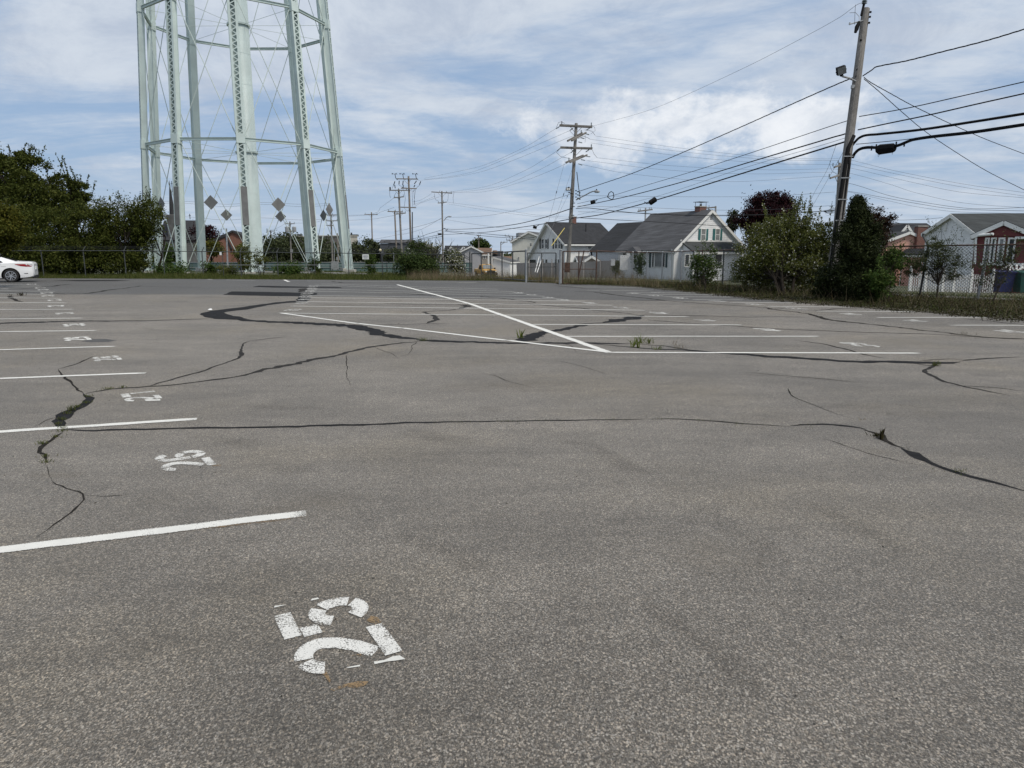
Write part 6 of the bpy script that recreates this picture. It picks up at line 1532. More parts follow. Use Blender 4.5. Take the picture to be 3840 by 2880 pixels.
M['picket'] = plain('dimmed_white_picket', (.50, .50, .50), .7, .12, 3.0)  # white dimmed evenly to suit the view through mesh and shrubs
obj('picket_row', mb, M['picket'], pk)
for q in islands(mp): obj('post' if len(q.v) == 8 else 'finial', q, M['trim'], pk); obj('rail', mr, M['trim'], pk)
def bin_(x0, x1, yt, d, col, label):
    a, b_ = onter(x0, d), onter(x1, d); c_ = (a + b_) / 2; w = (b_ - a).length; h_ = WP(x0, yt, d).z - c_.z
    o = empty('wheeled_bin', c_, label, 'bin'); m = plain('bin_plastic', col, .45, .2, 6); mb = MB()
    for (z0, z1, k0, k1) in ((.08, h_ * .9, .80, 1.0),):
        vs = []
        for z, k in ((z0, k0), (z1, k1)):
            for sx, sy in ((-1, -1), (1, -1), (1, 1), (-1, 1)): vs.append((c_.x + sx * w / 2 * k, c_.y + sy * .38 * k, c_.z + z))
        mb.add(vs, [(0, 1, 2, 3)[::-1], (4, 5, 6, 7)] + [(i, (i + 1) % 4, 4 + (i + 1) % 4, 4 + i) for i in range(4)])
    mb.box((c_.x, c_.y - .36, c_.z + h_ * .86), (w * 1.03, .06, .06)); obj('body', mb, m, o)
    mb = MB(); mb.prism([(c_.x - w * .53, c_.y - .44, c_.z + h_ * .9), (c_.x + w * .53, c_.y - .44, c_.z + h_ * .9), (c_.x + w * .53, c_.y + .4, c_.z + h_ * .97), (c_.x - w * .53, c_.y + .4, c_.z + h_ * .97)], (0, 0, .05)); mb.tube([(c_.x - w * .4, c_.y + .45, c_.z + h_), (c_.x + w * .4, c_.y + .45, c_.z + h_)], .02, 6); obj('lid', mb, m, o)
    for s in (-1, 1):
        mb = MB(); mb.lathe((c_.x + s * w * .5, c_.y + .3, c_.z + .12), [(.05, 0), (.12, .01), (.12, .05), (.05, .06)], 12, (s, 0, 0)); obj('wheel', mb, M['black'], o)
    return o
bin_(3738, 3804, 1014, 41.5, (.012, .016, .085), 'large navy blue wheeled bin at the end of the picket fence')
bin_(3824, 3892, 1016, 41.2, (.006, .06, .045), 'dark green wheeled bin right of the navy one')

# --- teal wind screen fence and cabinet behind the tower
ws = empty('windscreen_fence', onter(1150, 84), 'teal mesh screened enclosure fence with pale rails behind the tower', 'fence')
mteal = plain('teal_screen', (.10, .155, .15), .7, .2, .6)
mb = MB(); mr = MB(); mq = MB()
for xa, xb in ((560, 620), (640, 905), (985, 1300), (1310, 1520), (1545, 1770)):
    a, b_ = onter(xa, 84), onter(xb, 84); z0, z1 = -.85, WP(xa, 985, 84).z
    mb.box(((a.x + b_.x) / 2, a.y, (z0 + z1) / 2), ((b_ - a).length, .03, z1 - z0))
    for z in (z1 + .03, (z0 + z1) / 2): mr.tube([(a.x, a.y - .05, z), (b_.x, b_.y - .05, z)], .03, 5)
    n = int((b_ - a).length / 2.4) + 1
    for i in range(n + 1): p = a.lerp(b_, i / n); mq.tube([(p.x, p.y - .07, p.z - .2), (p.x, p.y - .07, z1 + .05)], .035, 5)
pieces('screen', mb, mteal, ws); pieces('rail', mr, M['galv'], ws); pieces('post', mq, M['galv_dark'], ws)
cb_ = empty('control_cabinet', WP(1257, 1010, 80), 'grey steel control cabinet on legs beside the right tower leg', 'cabinet')
mb = MB(); mb.box(WP(1256, 996, 80), (.75, .35, .95)); obj('body', mb, M['galv'], cb_); mb = MB()
for px in (1248, 1268): mb.box(WP(px, 1022, 80), (.07, .1, .8))
pieces('leg', mb, M['galv_dark'], cb_); mb = MB(); mb.box(WP(1264, 970, 80), (.16, .15, .35)); mb.box(WP(1274, 968, 80), (.12, .15, .45)); mb.tube([WP(1254, 982, 80), WP(1253, 905, 80)], .03, 5); obj('meter', mb, M['galv'], cb_)
vb = empty('relay_cabinet', onter(1960, 90), 'dark utility box and meter at foot of the crossarm pole', 'utility box')
mb = MB(); mb.box(WP(2127, 1003, 56), (.42, .3, .75)); mb.box(WP(2126, 1016, 55.8), (.16, .1, .14)); obj('body', mb, M['rust'], vb)
# ================================================================== trees, shrubs, weeds
M['leaf_hedge'] = leafmat('dark_hedge_leaves', [(.027, .038, .008), (.046, .060, .012), (.068, .082, .017), (.105, .112, .026)], .3)
M['leaf_yel'] = leafmat('olive_yellow_leaves', [(.045, .058, .010), (.08, .084, .014), (.115, .105, .018)], .28)
M['leaf_green'] = leafmat('fresh_green_leaves', [(.028, .055, .012), (.05, .085, .018), (.085, .115, .028)], .25)
M['leaf_mid'] = leafmat('mid_green_leaves', [(.026, .045, .013), (.045, .070, .02), (.072, .096, .028)], .28)
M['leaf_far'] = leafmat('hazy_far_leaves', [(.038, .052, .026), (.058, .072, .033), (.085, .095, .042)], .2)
M['leaf_brush'] = leafmat('dull_shrub_leaves', [(.042, .052, .012), (.075, .088, .020), (.115, .126, .034), (.165, .172, .06)], .32)
M['leaf_purple'] = leafmat('purple_maple_leaves', [(.012, .006, .008), (.024, .009, .012), (.045, .014, .016)], .15)
M['leaf_maroon'] = leafmat('maroon_green_leaves', [(.014, .011, .008), (.030, .018, .012), (.05, .024, .014)], .15)
M['needle'] = leafmat('cedar_needles', [(.012, .017, .007), (.022, .030, .010), (.036, .045, .014)], .12)
M['petal'] = leafmat('white_blossom', [(.42, .42, .38), (.58, .58, .53), (.66, .66, .62)], .3)
M['leaf_willow'] = leafmat('thin_grey_green_leaves', [(.035, .045, .018), (.06, .072, .028), (.09, .10, .045)], .25)
M['grass'] = leafmat('grass_blades', [(.03, .046, .010), (.05, .070, .014), (.085, .10, .026), (.15, .135, .06)], .25)
M['dry'] = leafmat('dry_stalks', [(.10, .075, .045), (.17, .135, .08), (.24, .20, .13)], .2)
M['brush'] = leafmat('brown_undergrowth', [(.014, .012, .007), (.028, .021, .011), (.036, .042, .013), (.060, .044, .026), (.028, .036, .011), (.036, .024, .014)], .12)

M['bark_dark'] = plain('dark_brown_bark', (.020, .017, .014), .95, .35, 12.0, spec=.05)  # even dark brown for most trunks and limbs
def rhombs(c, size, up=.35, asp=.55, rg=rng, fold=True):
    """one four-cornered leaf per row of c"""
    n = len(c); size = size * rg.uniform(.65, 1.35, n)
    nrm = rg.normal(size=(n, 3)); nrm[:, 2] += up * 2; nrm /= np.linalg.norm(nrm, axis=1)[:, None]
    a = rg.normal(size=(n, 3)); a -= nrm * (a * nrm).sum(1)[:, None]; a /= np.linalg.norm(a, axis=1)[:, None]
    b = np.cross(nrm, a); L = size[:, None] / 2; Wd = L * asp
    v = np.empty((n, 4, 3)); v[:, 0] = c + a * L; v[:, 1] = c + b * Wd + nrm * L * .15; v[:, 2] = c - a * L; v[:, 3] = c - b * Wd + nrm * L * .15
    return v.reshape(-1, 3)
def pxblob(px, py, d, rx, ry, rd=None):
    """ellipsoid from pixel centre, depth and pixel radii"""
    c = WP(px, py, d); k = d / FPX
    return (c, (rx * k, (rd if rd is not None else (rx + ry) / 2 * k), ry * k))
def crown_pts(blobs, n, clumps, spread, rg, shell=.55):
    vol = np.array([b[1][0] * b[1][1] * b[1][2] for b in blobs]) ** .67; vol /= vol.sum()
    P, Cn = [], []
    for (c, rad), w in zip(blobs, vol):
        k = max(3, int(clumps * w)); m = max(8, int(n * w / k))
        d = rg.normal(size=(k, 3)); d /= np.linalg.norm(d, axis=1)[:, None]
        rr_ = (shell + (1 - shell) * rg.random(k) ** .8) * rg.uniform(.82, 1.12, k)
        cc = np.array(c) + d * rr_[:, None] * np.array(rad); Cn.append(cc)
        sg = spread * (rad[0] * rad[1] * rad[2]) ** (1 / 3)
        for q in cc:
            s = sg * rg.uniform(.45, 1.35); mm = int(m * rg.uniform(.6, 1.4))
            P.append(q + rg.normal(size=(mm, 3)) * s * np.array([1, 1, .72]))
    return np.concatenate(P), np.concatenate(Cn)
def shoots(blobs, k, ln, rg, step, upw=.9):
    """leafy twigs standing out of the crown"""
    P = []; S = []
    for _ in range(k):
        c, rad = blobs[rg.integers(len(blobs))]; d = rg.normal(size=3); d[2] = abs(d[2]) * 1.2 + .2; d /= np.linalg.norm(d)
        p0 = np.array(c) + d * np.array(rad) * .9; dd = d * (1 - upw) + np.array([rg.normal() * .25, rg.normal() * .25, 1]) * upw; dd /= np.linalg.norm(dd)
        L = ln * rg.uniform(.5, 1.3); m = int(L / step); t = rg.random(m) ** .9
        P.append(p0 + dd * (t * L)[:, None] + rg.normal(size=(m, 3)) * step * 1.2); S.append((p0 - dd * L * .4, p0 + dd * L))
    return np.concatenate(P), S
def tree(name, label, base, blobs, n, size, mat, cat='tree', group=None, clumps=60, spread=.22, trunk=.12, limbs=14, petals=0.0, seed=1, sh=None, bark=None, cut=None, asp=.55, shell=.55, stems=1, petal_size=None, dead=0):
    rg = np.random.default_rng(seed); o = empty(name, base, label, cat, group)
    P, Cn = crown_pts(blobs, n, clumps, spread, rg, shell)
    S = []
    if sh:
        P2, S = shoots(blobs, sh[0], sh[1], rg, sh[2]); P = np.concatenate([P, P2])
    if cut is not None: P = P[P[:, 2] > cut]
    else: P = P[P[:, 2] > base.z + .03]
    npobj('crown', rhombs(P, size, rg=rg, asp=asp), 4, mat, o)
    if petals:
        k = rg.random(len(P)) < petals; Q = P[k] + rg.normal(size=(k.sum(), 3)) * size * .4
        ctr = np.mean([np.array(b[0]) for b in blobs], axis=0)
        npobj('blossom', rhombs(Q, petal_size or size * .75, rg=rg, asp=.9), 4, M['petal'], o)
    mb = MB(); ctr = Vector(np.mean([np.array(b[0]) for b in blobs], axis=0))
    forks = []
    for s in range(stems):
        off = Vector((rg.normal() * trunk * 2.2, rg.normal() * trunk * 1.5, 0)) if stems > 1 else Vector((0, 0, 0))
        top = Vector(base).lerp(ctr, .8) + off * 4 + Vector((rg.normal() * .1, rg.normal() * .1, 0)); mid = (Vector(base) + off).lerp(top, .5) + Vector((rg.normal(), rg.normal(), 0)) * trunk * .8
        mb.tube([Vector(base) + off - Vector((0, 0, .3)), mid, top], [trunk, trunk * .75, trunk * .35], 7); forks += [mid, top]
    for i in rg.choice(len(Cn), min(limbs, len(Cn)), replace=False):
        q = Vector(Cn[i]); f = forks[rg.integers(len(forks))]; m_ = f.lerp(q, .5) + Vector((rg.normal(), rg.normal(), rg.normal() + .6)) * (q - f).length * .08
        mb.tube([f, m_, q], [trunk * .38, trunk * .22, trunk * .07], 5)
    for a, b_ in S[:40]: mb.tube([Vector(a), Vector(b_)], [trunk * .10, trunk * .03], 4)
    obj('trunk', mb, bark or M['bark_dark'], o)
    return o
def bare(name, label, base, h, w, n, seed, r=.03, m=None, cat='shrub'):
    """leafless stems forking upwards"""
    rg = np.random.default_rng(seed); o = empty(name, base, label, cat); mb = MB()
    def grow(p, d, L, rad, k):
        q = p + d * L; m_ = p.lerp(q, .5) + Vector(rg.normal(size=3)) * L * .05
        mb.tube([p, m_, q], [rad, rad * .8, rad * .6], 4)
        if k:
            for _ in range(3): grow(p.lerp(q, rg.uniform(.4, 1)), (d + Vector(rg.normal(size=3)) * .33 + Vector((0, 0, .12))).normalized(), L * rg.uniform(.45, .75), rad * .55, k - 1)
    for _ in range(n):
        a = rg.uniform(0, 2 * math.pi); d = Vector((math.cos(a) * w, math.sin(a) * w, 1)).normalized(); grow(Vector(base) + Vector((math.cos(a), math.sin(a), 0)) * .15, d, h * rg.uniform(.4, .6), r, 3)
    obj('stems', mb, m or M['bark'], o); return o

# --- left: big tree, hedge, olive bush in front of the car
b0 = GP(150, 1036)
tree('tall_tree', 'tall dark broadleaf tree rising over the hedge at left', onter(60, 49), [pxblob(40, 665, 50, 105, 88), pxblob(105, 640, 50, 62, 70), pxblob(-95, 660, 50, 110, 120), pxblob(60, 605, 50, 62, 42), pxblob(145, 730, 49, 85, 70), pxblob(60, 800, 49, 150, 100), pxblob(130, 590, 50, 26, 26)], 46000, .155, M['leaf_hedge'], clumps=210, spread=.17, trunk=.22, limbs=60, seed=3, sh=(36, .6, .03))
tree('spreading_tree', 'spreading dark tree with spiky top shoots behind the hedge', onter(265, 50), [pxblob(240, 700, 51, 62, 55), pxblob(290, 720, 51, 50, 52), pxblob(215, 780, 51, 100, 70), pxblob(310, 760, 51, 42, 44)], 20000, .15, M['leaf_hedge'], clumps=130, spread=.17, trunk=.16, limbs=40, seed=5, sh=(18, 1.3, .03))
for i, (px, wd) in enumerate(((60, 120), (185, 90), (270, 80), (350, 70), (430, 60), (510, 55))):
    tree('hedge_understorey', ['low dark brush under the hedge behind the car', 'low dark brush under the hedge right of the car', 'low dark brush under the middle hedge bush', 'low thin brush under the right hedge bush', 'low brush below the bush nearest the tower', 'sparse low brush under the ragged hedge end'][i], onter(px, 46.6), [pxblob(px, 985, 46.6, wd, 62 if i < 4 else 48, 1.2)], 4200 if i < 4 else 2300, .14, M['leaf_hedge'], 'bush', clumps=60, spread=.25, trunk=.05, limbs=10, seed=300 + i, stems=3, shell=.2)
for i, (px, rx, py, ry, nn, lab) in enumerate(((30, 120, 900, 125, 20000, 'dense dark hedge bush directly behind the white car'), (190, 120, 885, 115, 22000, 'dense dark hedge bush right behind the car boot'), (330, 105, 860, 110, 21000, 'tall rounded hedge bush in middle of the hedge'), (450, 95, 850, 105, 18000, 'rounded hedge bush nearest the open ground by the tower'), (555, 62, 815, 78, 9000, 'ragged hedge end bush covering the outermost tower legs'))):
    d = 46.8 + (i % 2) * .6
    tree('hedge_bush', lab, onter(px, d), [pxblob(px, py, d, rx, ry, 1.4), pxblob(px + 20, py + 60, d, rx * .95, 70, 1.3)] if i < 4 else [pxblob(px, py, d, rx, ry, 1.0), pxblob(px - 20, py + 70, d, rx * .6, 60, .9)], nn, .125, M['leaf_hedge'], 'bush', 'bushes of the dark hedge', clumps=150, spread=.18, trunk=.09, limbs=36, seed=20 + i, sh=(26, .7, .03), stems=3)
tree('olive_bush', 'olive yellow bush overhanging the white car roof', onter(-60, 31.5), [pxblob(-40, 860, 31, 95, 95, 1.0), pxblob(20, 850, 31, 50, 75, .8)], 15000, .12, M['leaf_yel'], 'bush', clumps=80, spread=.2, trunk=.07, limbs=20, seed=31, cut=1.52)
# --- shrubs at the tower feet and along the back fence
for i, (px, py, d, rx, ry, nn, sz, mt, lab, pet) in enumerate((
    (640, 1010, 47.5, 75, 24, 2600, .11, 'leaf_green', 'low bright green weeds shrub by the left tower legs', 0),
    (788, 1008, 47, 30, 26, 1500, .11, 'leaf_green', 'small dark green shrub beside the second inner leg', 0),
    (850, 1015, 47, 45, 18, 1300, .10, 'leaf_brush', 'straggling shrub left of the riser pipe', 0),
    (912, 965, 46.2, 30, 48, 2600, .10, 'leaf_brush', 'climbing shrub wrapped round the front tower leg', 0),
    (975, 985, 46.2, 26, 42, 1300, .09, 'leaf_brush', 'thin vine shrub climbing over the riser pipe foot', 0),
    (1085, 1010, 47.5, 62, 22, 2600, .11, 'leaf_green', 'wide low green shrub right of the riser pipe', 0),
    (1180, 1000, 46.2, 26, 42, 1500, .10, 'leaf_mid', 'upright shrub before the lattice leg right of the riser', 0),
    (1395, 1000, 46, 26, 38, 1500, .10, 'leaf_green', 'slim green sapling under the white fence notice', 0),
    (1560, 1000, 44.2, 78, 48, 9000, .12, 'leaf_mid', 'dense dark green shrub growing through back fence', 0),
    (1568, 935, 46, 36, 28, 1600, .11, 'leaf_mid', 'leafy shrub top behind the dense dark shrub', 0),
    (1568, 1040, 43, 20, 14, 1100, .08, 'leaf_mid', 'small round dark weed clump on the grass verge', 0),
    (1712, 985, 46.5, 34, 50, 3000, .11, 'leaf_brush', 'white flowering shrub beside the corner fence panel', .55),
    (1605, 945, 72, 44, 34, 2800, .18, 'leaf_brush', 'white flowering tree top behind the dense dark shrub', .35))):
    tree('fence_shrub' if i != 12 else 'blossom_tree', lab, onter(px, d), [pxblob(px, py, d, rx, ry, max(.35, rx * d / FPX * .7))], nn, sz, M[mt], 'shrub' if i != 12 else 'tree', clumps=max(14, nn // 90), spread=.30, trunk=.03, limbs=12, seed=40 + i, petals=pet, stems=3, sh=(10, .4, .04), shell=.3)
bare('bare_shrub', 'leafless grey shrub in front of the pale lamp pole', onter(1640, 45.5), 2.6, .28, 11, 5, .035)
bare('bare_shrub', 'small dead brown stems at the foot of the rusty gate', GP(2235, 1063), .8, .5, 6, 6, .008, M['dry'])
bare('bare_shrub', 'spray of dead brown stems beside the large pale panel', GP(2352, 1060), .7, .6, 14, 7, .006, M['dry'])
# --- distant trees
for i, (px, py, d, rx, ry, nn, mt, lab) in enumerate((
    (1015, 955, 150, 48, 65, 4200, 'leaf_far', 'rounded pale green tree right of the riser pipe'), (1078, 925, 155, 46, 62, 4600, 'leaf_far', 'tallest rounded tree beside the transformer pole'),
    (1150, 950, 160, 42, 48, 3000, 'leaf_far', 'green tree between transformer pole and lattice leg'), (1210, 945, 160, 50, 50, 3200, 'leaf_far', 'bushy far tree behind the right lattice leg'),
    (1245, 970, 150, 50, 36, 2600, 'leaf_far', 'lower far tree in front of the long apartment block'), (1335, 950, 130, 40, 40, 2600, 'leaf_far', 'far tree under the pale beige block'),
    (1385, 935, 135, 26, 42, 2200, 'leaf_far', 'upright far tree right of the beige block'), (1412, 945, 128, 24, 34, 1700, 'leaf_far', 'small far tree left of the charcoal building'),
    (1475, 960, 100, 36, 24, 1600, 'leaf_far', 'far shrubby tree before the charcoal building'), (1690, 965, 120, 30, 24, 1200, 'leaf_far', 'far shrub beside the dormer house'),
    (1800, 925, 185, 34, 24, 3000, 'leaf_mid', 'round dark green tree crown above the brown roof'), (2747, 835, 110, 18, 45, 1600, 'needle', 'dark conifer tip right of the grey house gable'),
    (640, 960, 90, 36, 40, 2000, 'leaf_green', 'green tree between the first tower legs by the church'), (790, 930, 100, 60, 26, 2200, 'leaf_yel', 'yellowish bush in front of the brick building'),
    (560, 950, 120, 60, 50, 2400, 'leaf_far', 'dull tree behind the outermost tower legs'), (905, 945, 100, 22, 26, 1200, 'leaf_yel', 'yellow green bush right of the brick building'))):
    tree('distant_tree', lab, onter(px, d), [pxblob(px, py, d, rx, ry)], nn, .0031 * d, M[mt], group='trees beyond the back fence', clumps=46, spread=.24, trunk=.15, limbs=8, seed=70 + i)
tree('copper_beech', 'dark maroon tree left of the brick building', onter(775, 135), [pxblob(770, 885, 135, 56, 42), pxblob(790, 930, 135, 50, 40)], 5200, .34, M['leaf_purple'], clumps=60, spread=.22, trunk=.3, limbs=10, seed=91)
tree('purple_maple', 'deep purple maple behind the white flowering bush', onter(2880, 72), [pxblob(2885, 790, 72, 95, 62), pxblob(2825, 830, 72, 62, 50), pxblob(2940, 800, 72, 52, 56), pxblob(2845, 885, 72, 50, 44), pxblob(2860, 750, 72, 40, 26), pxblob(2920, 745, 72, 40, 24)], 30000, .19, M['leaf_purple'], clumps=170, spread=.2, trunk=.28, limbs=30, seed=92)
# --- right-hand side thicket
tree('flowering_bush', 'big white flowering bush left of the leaning pole', GP(2955, 1112), [pxblob(2900, 960, 27.5, 130, 120, 1.3), pxblob(3020, 930, 27, 105, 110, 1.1), pxblob(2840, 1010, 28, 80, 80, .8), pxblob(3000, 1030, 26.5, 120, 70, .9), pxblob(2960, 870, 27.5, 100, 60, .9)], 64000, .074, M['leaf_brush'], 'bush', clumps=420, spread=.15, trunk=.06, limbs=80, seed=101, petals=.07, stems=5, sh=(80, .9, .018), shell=.3, petal_size=.055)
tree('flowering_shrub', 'smaller white flowering shrub in front of the grey house porch', GP(2655, 1092), [pxblob(2650, 1000, 31.5, 62, 62, .6), pxblob(2640, 1055, 31.5, 55, 36, .5)], 9000, .075, M['leaf_green'], 'shrub', clumps=90, spread=.2, trunk=.025, limbs=26, seed=102, petals=.14, stems=4, sh=(20, .5, .025), shell=.3, petal_size=.06)
ced = empty('cedar', GP(3205, 1132), 'dark pointed cedar right beside the leaning pole', 'tree')
rg_ = np.random.default_rng(103); pts = []
cb0 = WP(3222, 1135, 22.6); ct0 = WP(3216, 758, 22.6)
for k in range(620):
    f = rg_.random() ** 1.15; a = rg_.uniform(0, 2 * math.pi); rr_ = min(.80, 1.55 * (1 - f) + .04) * (.86 + .22 * math.sin(f * 15 + a * 3 + 1.3 * math.sin(a * 2))) * rg_.uniform(.72, 1.12); p0 = np.array(cb0.lerp(ct0, f)); q = p0 + np.array([math.cos(a) * rr_, math.sin(a) * rr_ * .9, rr_ * .45 + .1])
    m_ = 90; t_ = rg_.random(m_)[:, None] ** .7; pts.append(p0 + (q - p0) * t_ + rg_.normal(size=(m_, 3)) * .07)
pts = np.concatenate(pts); npobj('crown', rhombs(pts, .095, asp=.32, up=.1, rg=rg_), 4, M['needle'], ced)
obj('trunk', MB().tube([cb0 - Vector((0, 0, .2)), cb0.lerp(ct0, .5), ct0], [.13, .08, .01], 7), M['bark'], ced)
tree('maroon_tree', 'dark maroon green tree crown behind the cedar', onter(3255, 46), [pxblob(3250, 860, 46, 76, 76), pxblob(3290, 845, 46, 44, 60), pxblob(3240, 910, 46, 74, 60), pxblob(3200, 850, 46, 50, 50)], 17000, .13, M['leaf_maroon'], clumps=120, spread=.2, trunk=.15, limbs=18, seed=104)
tree('hedge_shrub', 'yellow green shrub right of the dark cedar', GP(3330, 1142), [pxblob(3330, 1015, 23.5, 56, 78, .5), pxblob(3290, 1060, 21.6, 44, 66, .4), pxblob(3350, 975, 24, 40, 46, .4)], 8000, .075, M['leaf_green'], 'shrub', clumps=90, spread=.2, trunk=.025, limbs=30, seed=105, stems=5, sh=(20, .5, .025), shell=.3)
tree('dark_shrub', 'dark green shrub at the foot of the leaning pole', GP(3150, 1128), [pxblob(3140, 1050, 23.2, 75, 75, .6), pxblob(3080, 1085, 23.5, 60, 44, .5), pxblob(3240, 1085, 22, 60, 50, .5)], 12000, .08, M['needle'], 'shrub', clumps=70, spread=.22, trunk=.03, limbs=20, seed=106, stems=4, shell=.3)
tree('sapling', 'thin leaved sapling against the fence before the picket fence', GP(3512, 1134), [pxblob(3510, 960, 22.9, 110, 60, .5), pxblob(3560, 1010, 22.9, 70, 50, .5), pxblob(3450, 1000, 23.2, 60, 46, .4), pxblob(3520, 920, 22.9, 60, 40, .4)], 7500, .062, M['leaf_willow'], 'sapling', clumps=110, spread=.2, trunk=.03, limbs=55, seed=107, sh=(26, .55, .03), asp=.33, shell=.2)
tree('sapling', 'sparse sapling in front of the sunroom windows', GP(3700, 1150), [pxblob(3715, 1010, 21.8, 90, 80, .4), pxblob(3800, 960, 21.6, 60, 70, .4)], 1500, .06, M['leaf_willow'], 'sapling', clumps=50, spread=.2, trunk=.014, limbs=40, seed=108, sh=(14, .5, .05), stems=3, shell=.15)
tree('porch_shrub', 'dark shrub beside the grey house front door', onter(2395, 70), [pxblob(2398, 995, 70, 26, 38, .6)], 2200, .12, M['leaf_mid'], 'shrub', clumps=26, spread=.3, trunk=.03, limbs=8, seed=109, shell=.3)
tree('yard_shrub', 'low dark shrub between tan shed and grey house', onter(2312, 73), [pxblob(2312, 1005, 73, 16, 32, .5)], 1500, .12, M['leaf_hedge'], 'shrub', clumps=20, spread=.3, trunk=.03, limbs=8, seed=110, shell=.3)
tree('pavement_shrub', 'round bush by the porch steps across the street', onter(2762, 60), [pxblob(2765, 1050, 60, 30, 24, .6)], 1500, .1, M['leaf_mid'], 'shrub', clumps=20, spread=.3, trunk=.03, limbs=6, seed=111, shell=.3)
# far wood closing the view
rg_ = np.random.default_rng(7); P_ = []
for k in range(150):
    px = rg_.uniform(-900, 4700); d = rg_.uniform(230, 330); c = onter(px, d); h_ = rg_.uniform(2.2, 5.2) if 1650 < px < 3000 else rg_.uniform(2.5, 5.0); w_ = rg_.uniform(5, 9)
    m_ = 420; q = rg_.normal(size=(m_, 3)); q /= np.linalg.norm(q, axis=1)[:, None]; q *= rg_.uniform(.5, 1.05, m_)[:, None]
    P_.append(np.array([c.x, c.y, c.z + h_ * .45]) + q * np.array([w_, w_ * .6, h_ * .6]))
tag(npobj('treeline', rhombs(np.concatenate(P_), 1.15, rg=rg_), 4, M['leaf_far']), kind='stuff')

# --- grass verge along the back fence, weeds along the right fence
def blades(n, fn, h, w, rg, lean=.35):
    V = np.empty((n, 3, 3))
    for i in range(n):
        x, y, z, hh = fn(rg); a = rg.uniform(0, 2 * math.pi); L = rg.normal(size=2) * lean * hh
        V[i, 0] = (x - math.cos(a) * w, y - math.sin(a) * w, z); V[i, 1] = (x + math.cos(a) * w, y + math.sin(a) * w, z); V[i, 2] = (x + L[0], y + L[1], z + hh)
    return V.reshape(-1, 3)
EP = [(p.x, p.y) for p in edge]
def edge_y(x):
    for (xa, ya), (xb, yb) in zip(EP, EP[1:]):
        if xa <= x <= xb: return ya + (yb - ya) * (x - xa) / (xb - xa)
    return EP[0][1] if x < EP[0][0] else EP[-1][1]
rg_ = np.random.default_rng(11)
def fnb(rg):
    x = rg.uniform(-34, 2.2); u = rg.random(); y = edge_y(x) - .05 + u ** 1.3 * (49 - edge_y(x)); k = .5 + .5 * math.sin(x * 1.7 + math.sin(x * .6) * 3)
    return x, y, ter(x, y) - .02, (.10 + .20 * min(1, (y - edge_y(x)) / 1.6)) * rg.uniform(.5, 1.3) * (.65 + .55 * k)
tag(npobj('grass', blades(52000, fnb, 0, .011, rg_), 3, M['grass']), kind='stuff')
def fnd(rg):
    x = rg.uniform(-6, 6.5); y = edge_y(x) + .2 + rg.random() * 3.5
    return x, y, ter(x, y), rg.uniform(.2, .75)
tag(npobj('dry_grass', blades(5200, fnd, 0, .006, rg_, .3), 3, M['dry']), kind='stuff')
# undergrowth along the right-hand edge: points between asphalt edge and fence
EG = [GP(*p) for p in ((2105, 1066), (2240, 1068), (2400, 1076), (2550, 1091), (2700, 1106), (2900, 1126), (3200, 1151), (3500, 1173), (3840, 1201), (4300, 1233))]
FG = [GP(*p) for p in ((2105, 1062), (2240, 1062), (2400, 1057), (2550, 1062), (2700, 1073), (2900, 1087), (3200, 1108), (3500, 1126), (3840, 1137), (4300, 1152))]
def verge(rg, lo=0.0, hi=1.0):
    i = min(len(EG) - 2, int(rg.random() ** .8 * (len(EG) - 1))); f = rg.random(); a = EG[i].lerp(EG[i + 1], f); b = FG[i].lerp(FG[i + 1], f); u = rg.uniform(lo, hi)
    p = a.lerp(b, u); return p, u, i + f
P_ = []
for k in range(7500):
    p, u, t_ = verge(rg_, -.02 - .10 * (k % 9 == 0), 1.05); lump = .5 + .5 * math.sin(p.x * 2.3 + math.sin(p.y * 1.1) * 2) * math.sin(p.y * 1.9)
    hh = (.02 + .16 * min(1, max(0, u) * 2.0)) * min(1, .22 + t_ * .15) * rg_.uniform(.4, 1.2) * (.45 + .9 * lump); m_ = 14
    P_.append(np.array([p.x, p.y, 0]) + np.stack([rg_.normal(size=m_) * .13, rg_.normal(size=m_) * .13, np.abs(rg_.random(m_)) * hh], 1))
tag(npobj('undergrowth', rhombs(np.concatenate(P_), .052, rg=rg_, up=.5, asp=.45), 4, M['brush']), kind='stuff')
def fnv(rg):
    p, u, t_ = verge(rg, -.02, 1.1); return p.x, p.y, -.01, rg.uniform(.08, .42) * (.35 + .65 * max(0, min(1, u * 1.5)))
tag(npobj('verge_grass', blades(8000, fnv, 0, .007, rg_, .5), 3, M['grass']), kind='stuff')
def fns(rg):
    p, u, t_ = verge(rg, .2, 1.1); return p.x, p.y, 0, rg.uniform(.2, .65)
tag(npobj('dry_stalks', blades(2600, fns, 0, .004, rg_, .4), 3, M['dry']), kind='stuff')
# soil under the weeds
mb = MB()
for a, b_ in zip(EG, FG):
    dd = (b_ - a).normalized() if (b_ - a).length > .05 else Vector((0, 1, 0)); q = b_ + dd * 1.4; mb.v += [(a.x - dd.x * .1, a.y - dd.y * .1, .012), (q.x, q.y, .02)]
for i in range(len(EG) - 1): o = i * 2; mb.f.append((o, o + 2, o + 3, o + 1))
tag(obj('verge_soil', mb, M['soil']), kind='structure')
# yards across the street
def fny(rg):
    t_ = rg.uniform(-60, 28); s_ = rg.uniform(9.2, 13.5) if rg.random() < .8 else rg.uniform(1.2, 2.5); p = FP0 + FD * t_ + FN * s_; return p.x, p.y, ter(p.x, p.y), rg.uniform(.05, .16)
tag(npobj('lawn_grass', blades(9000, fny, 0, .02, rg_), 3, M['grass']), kind='stuff')

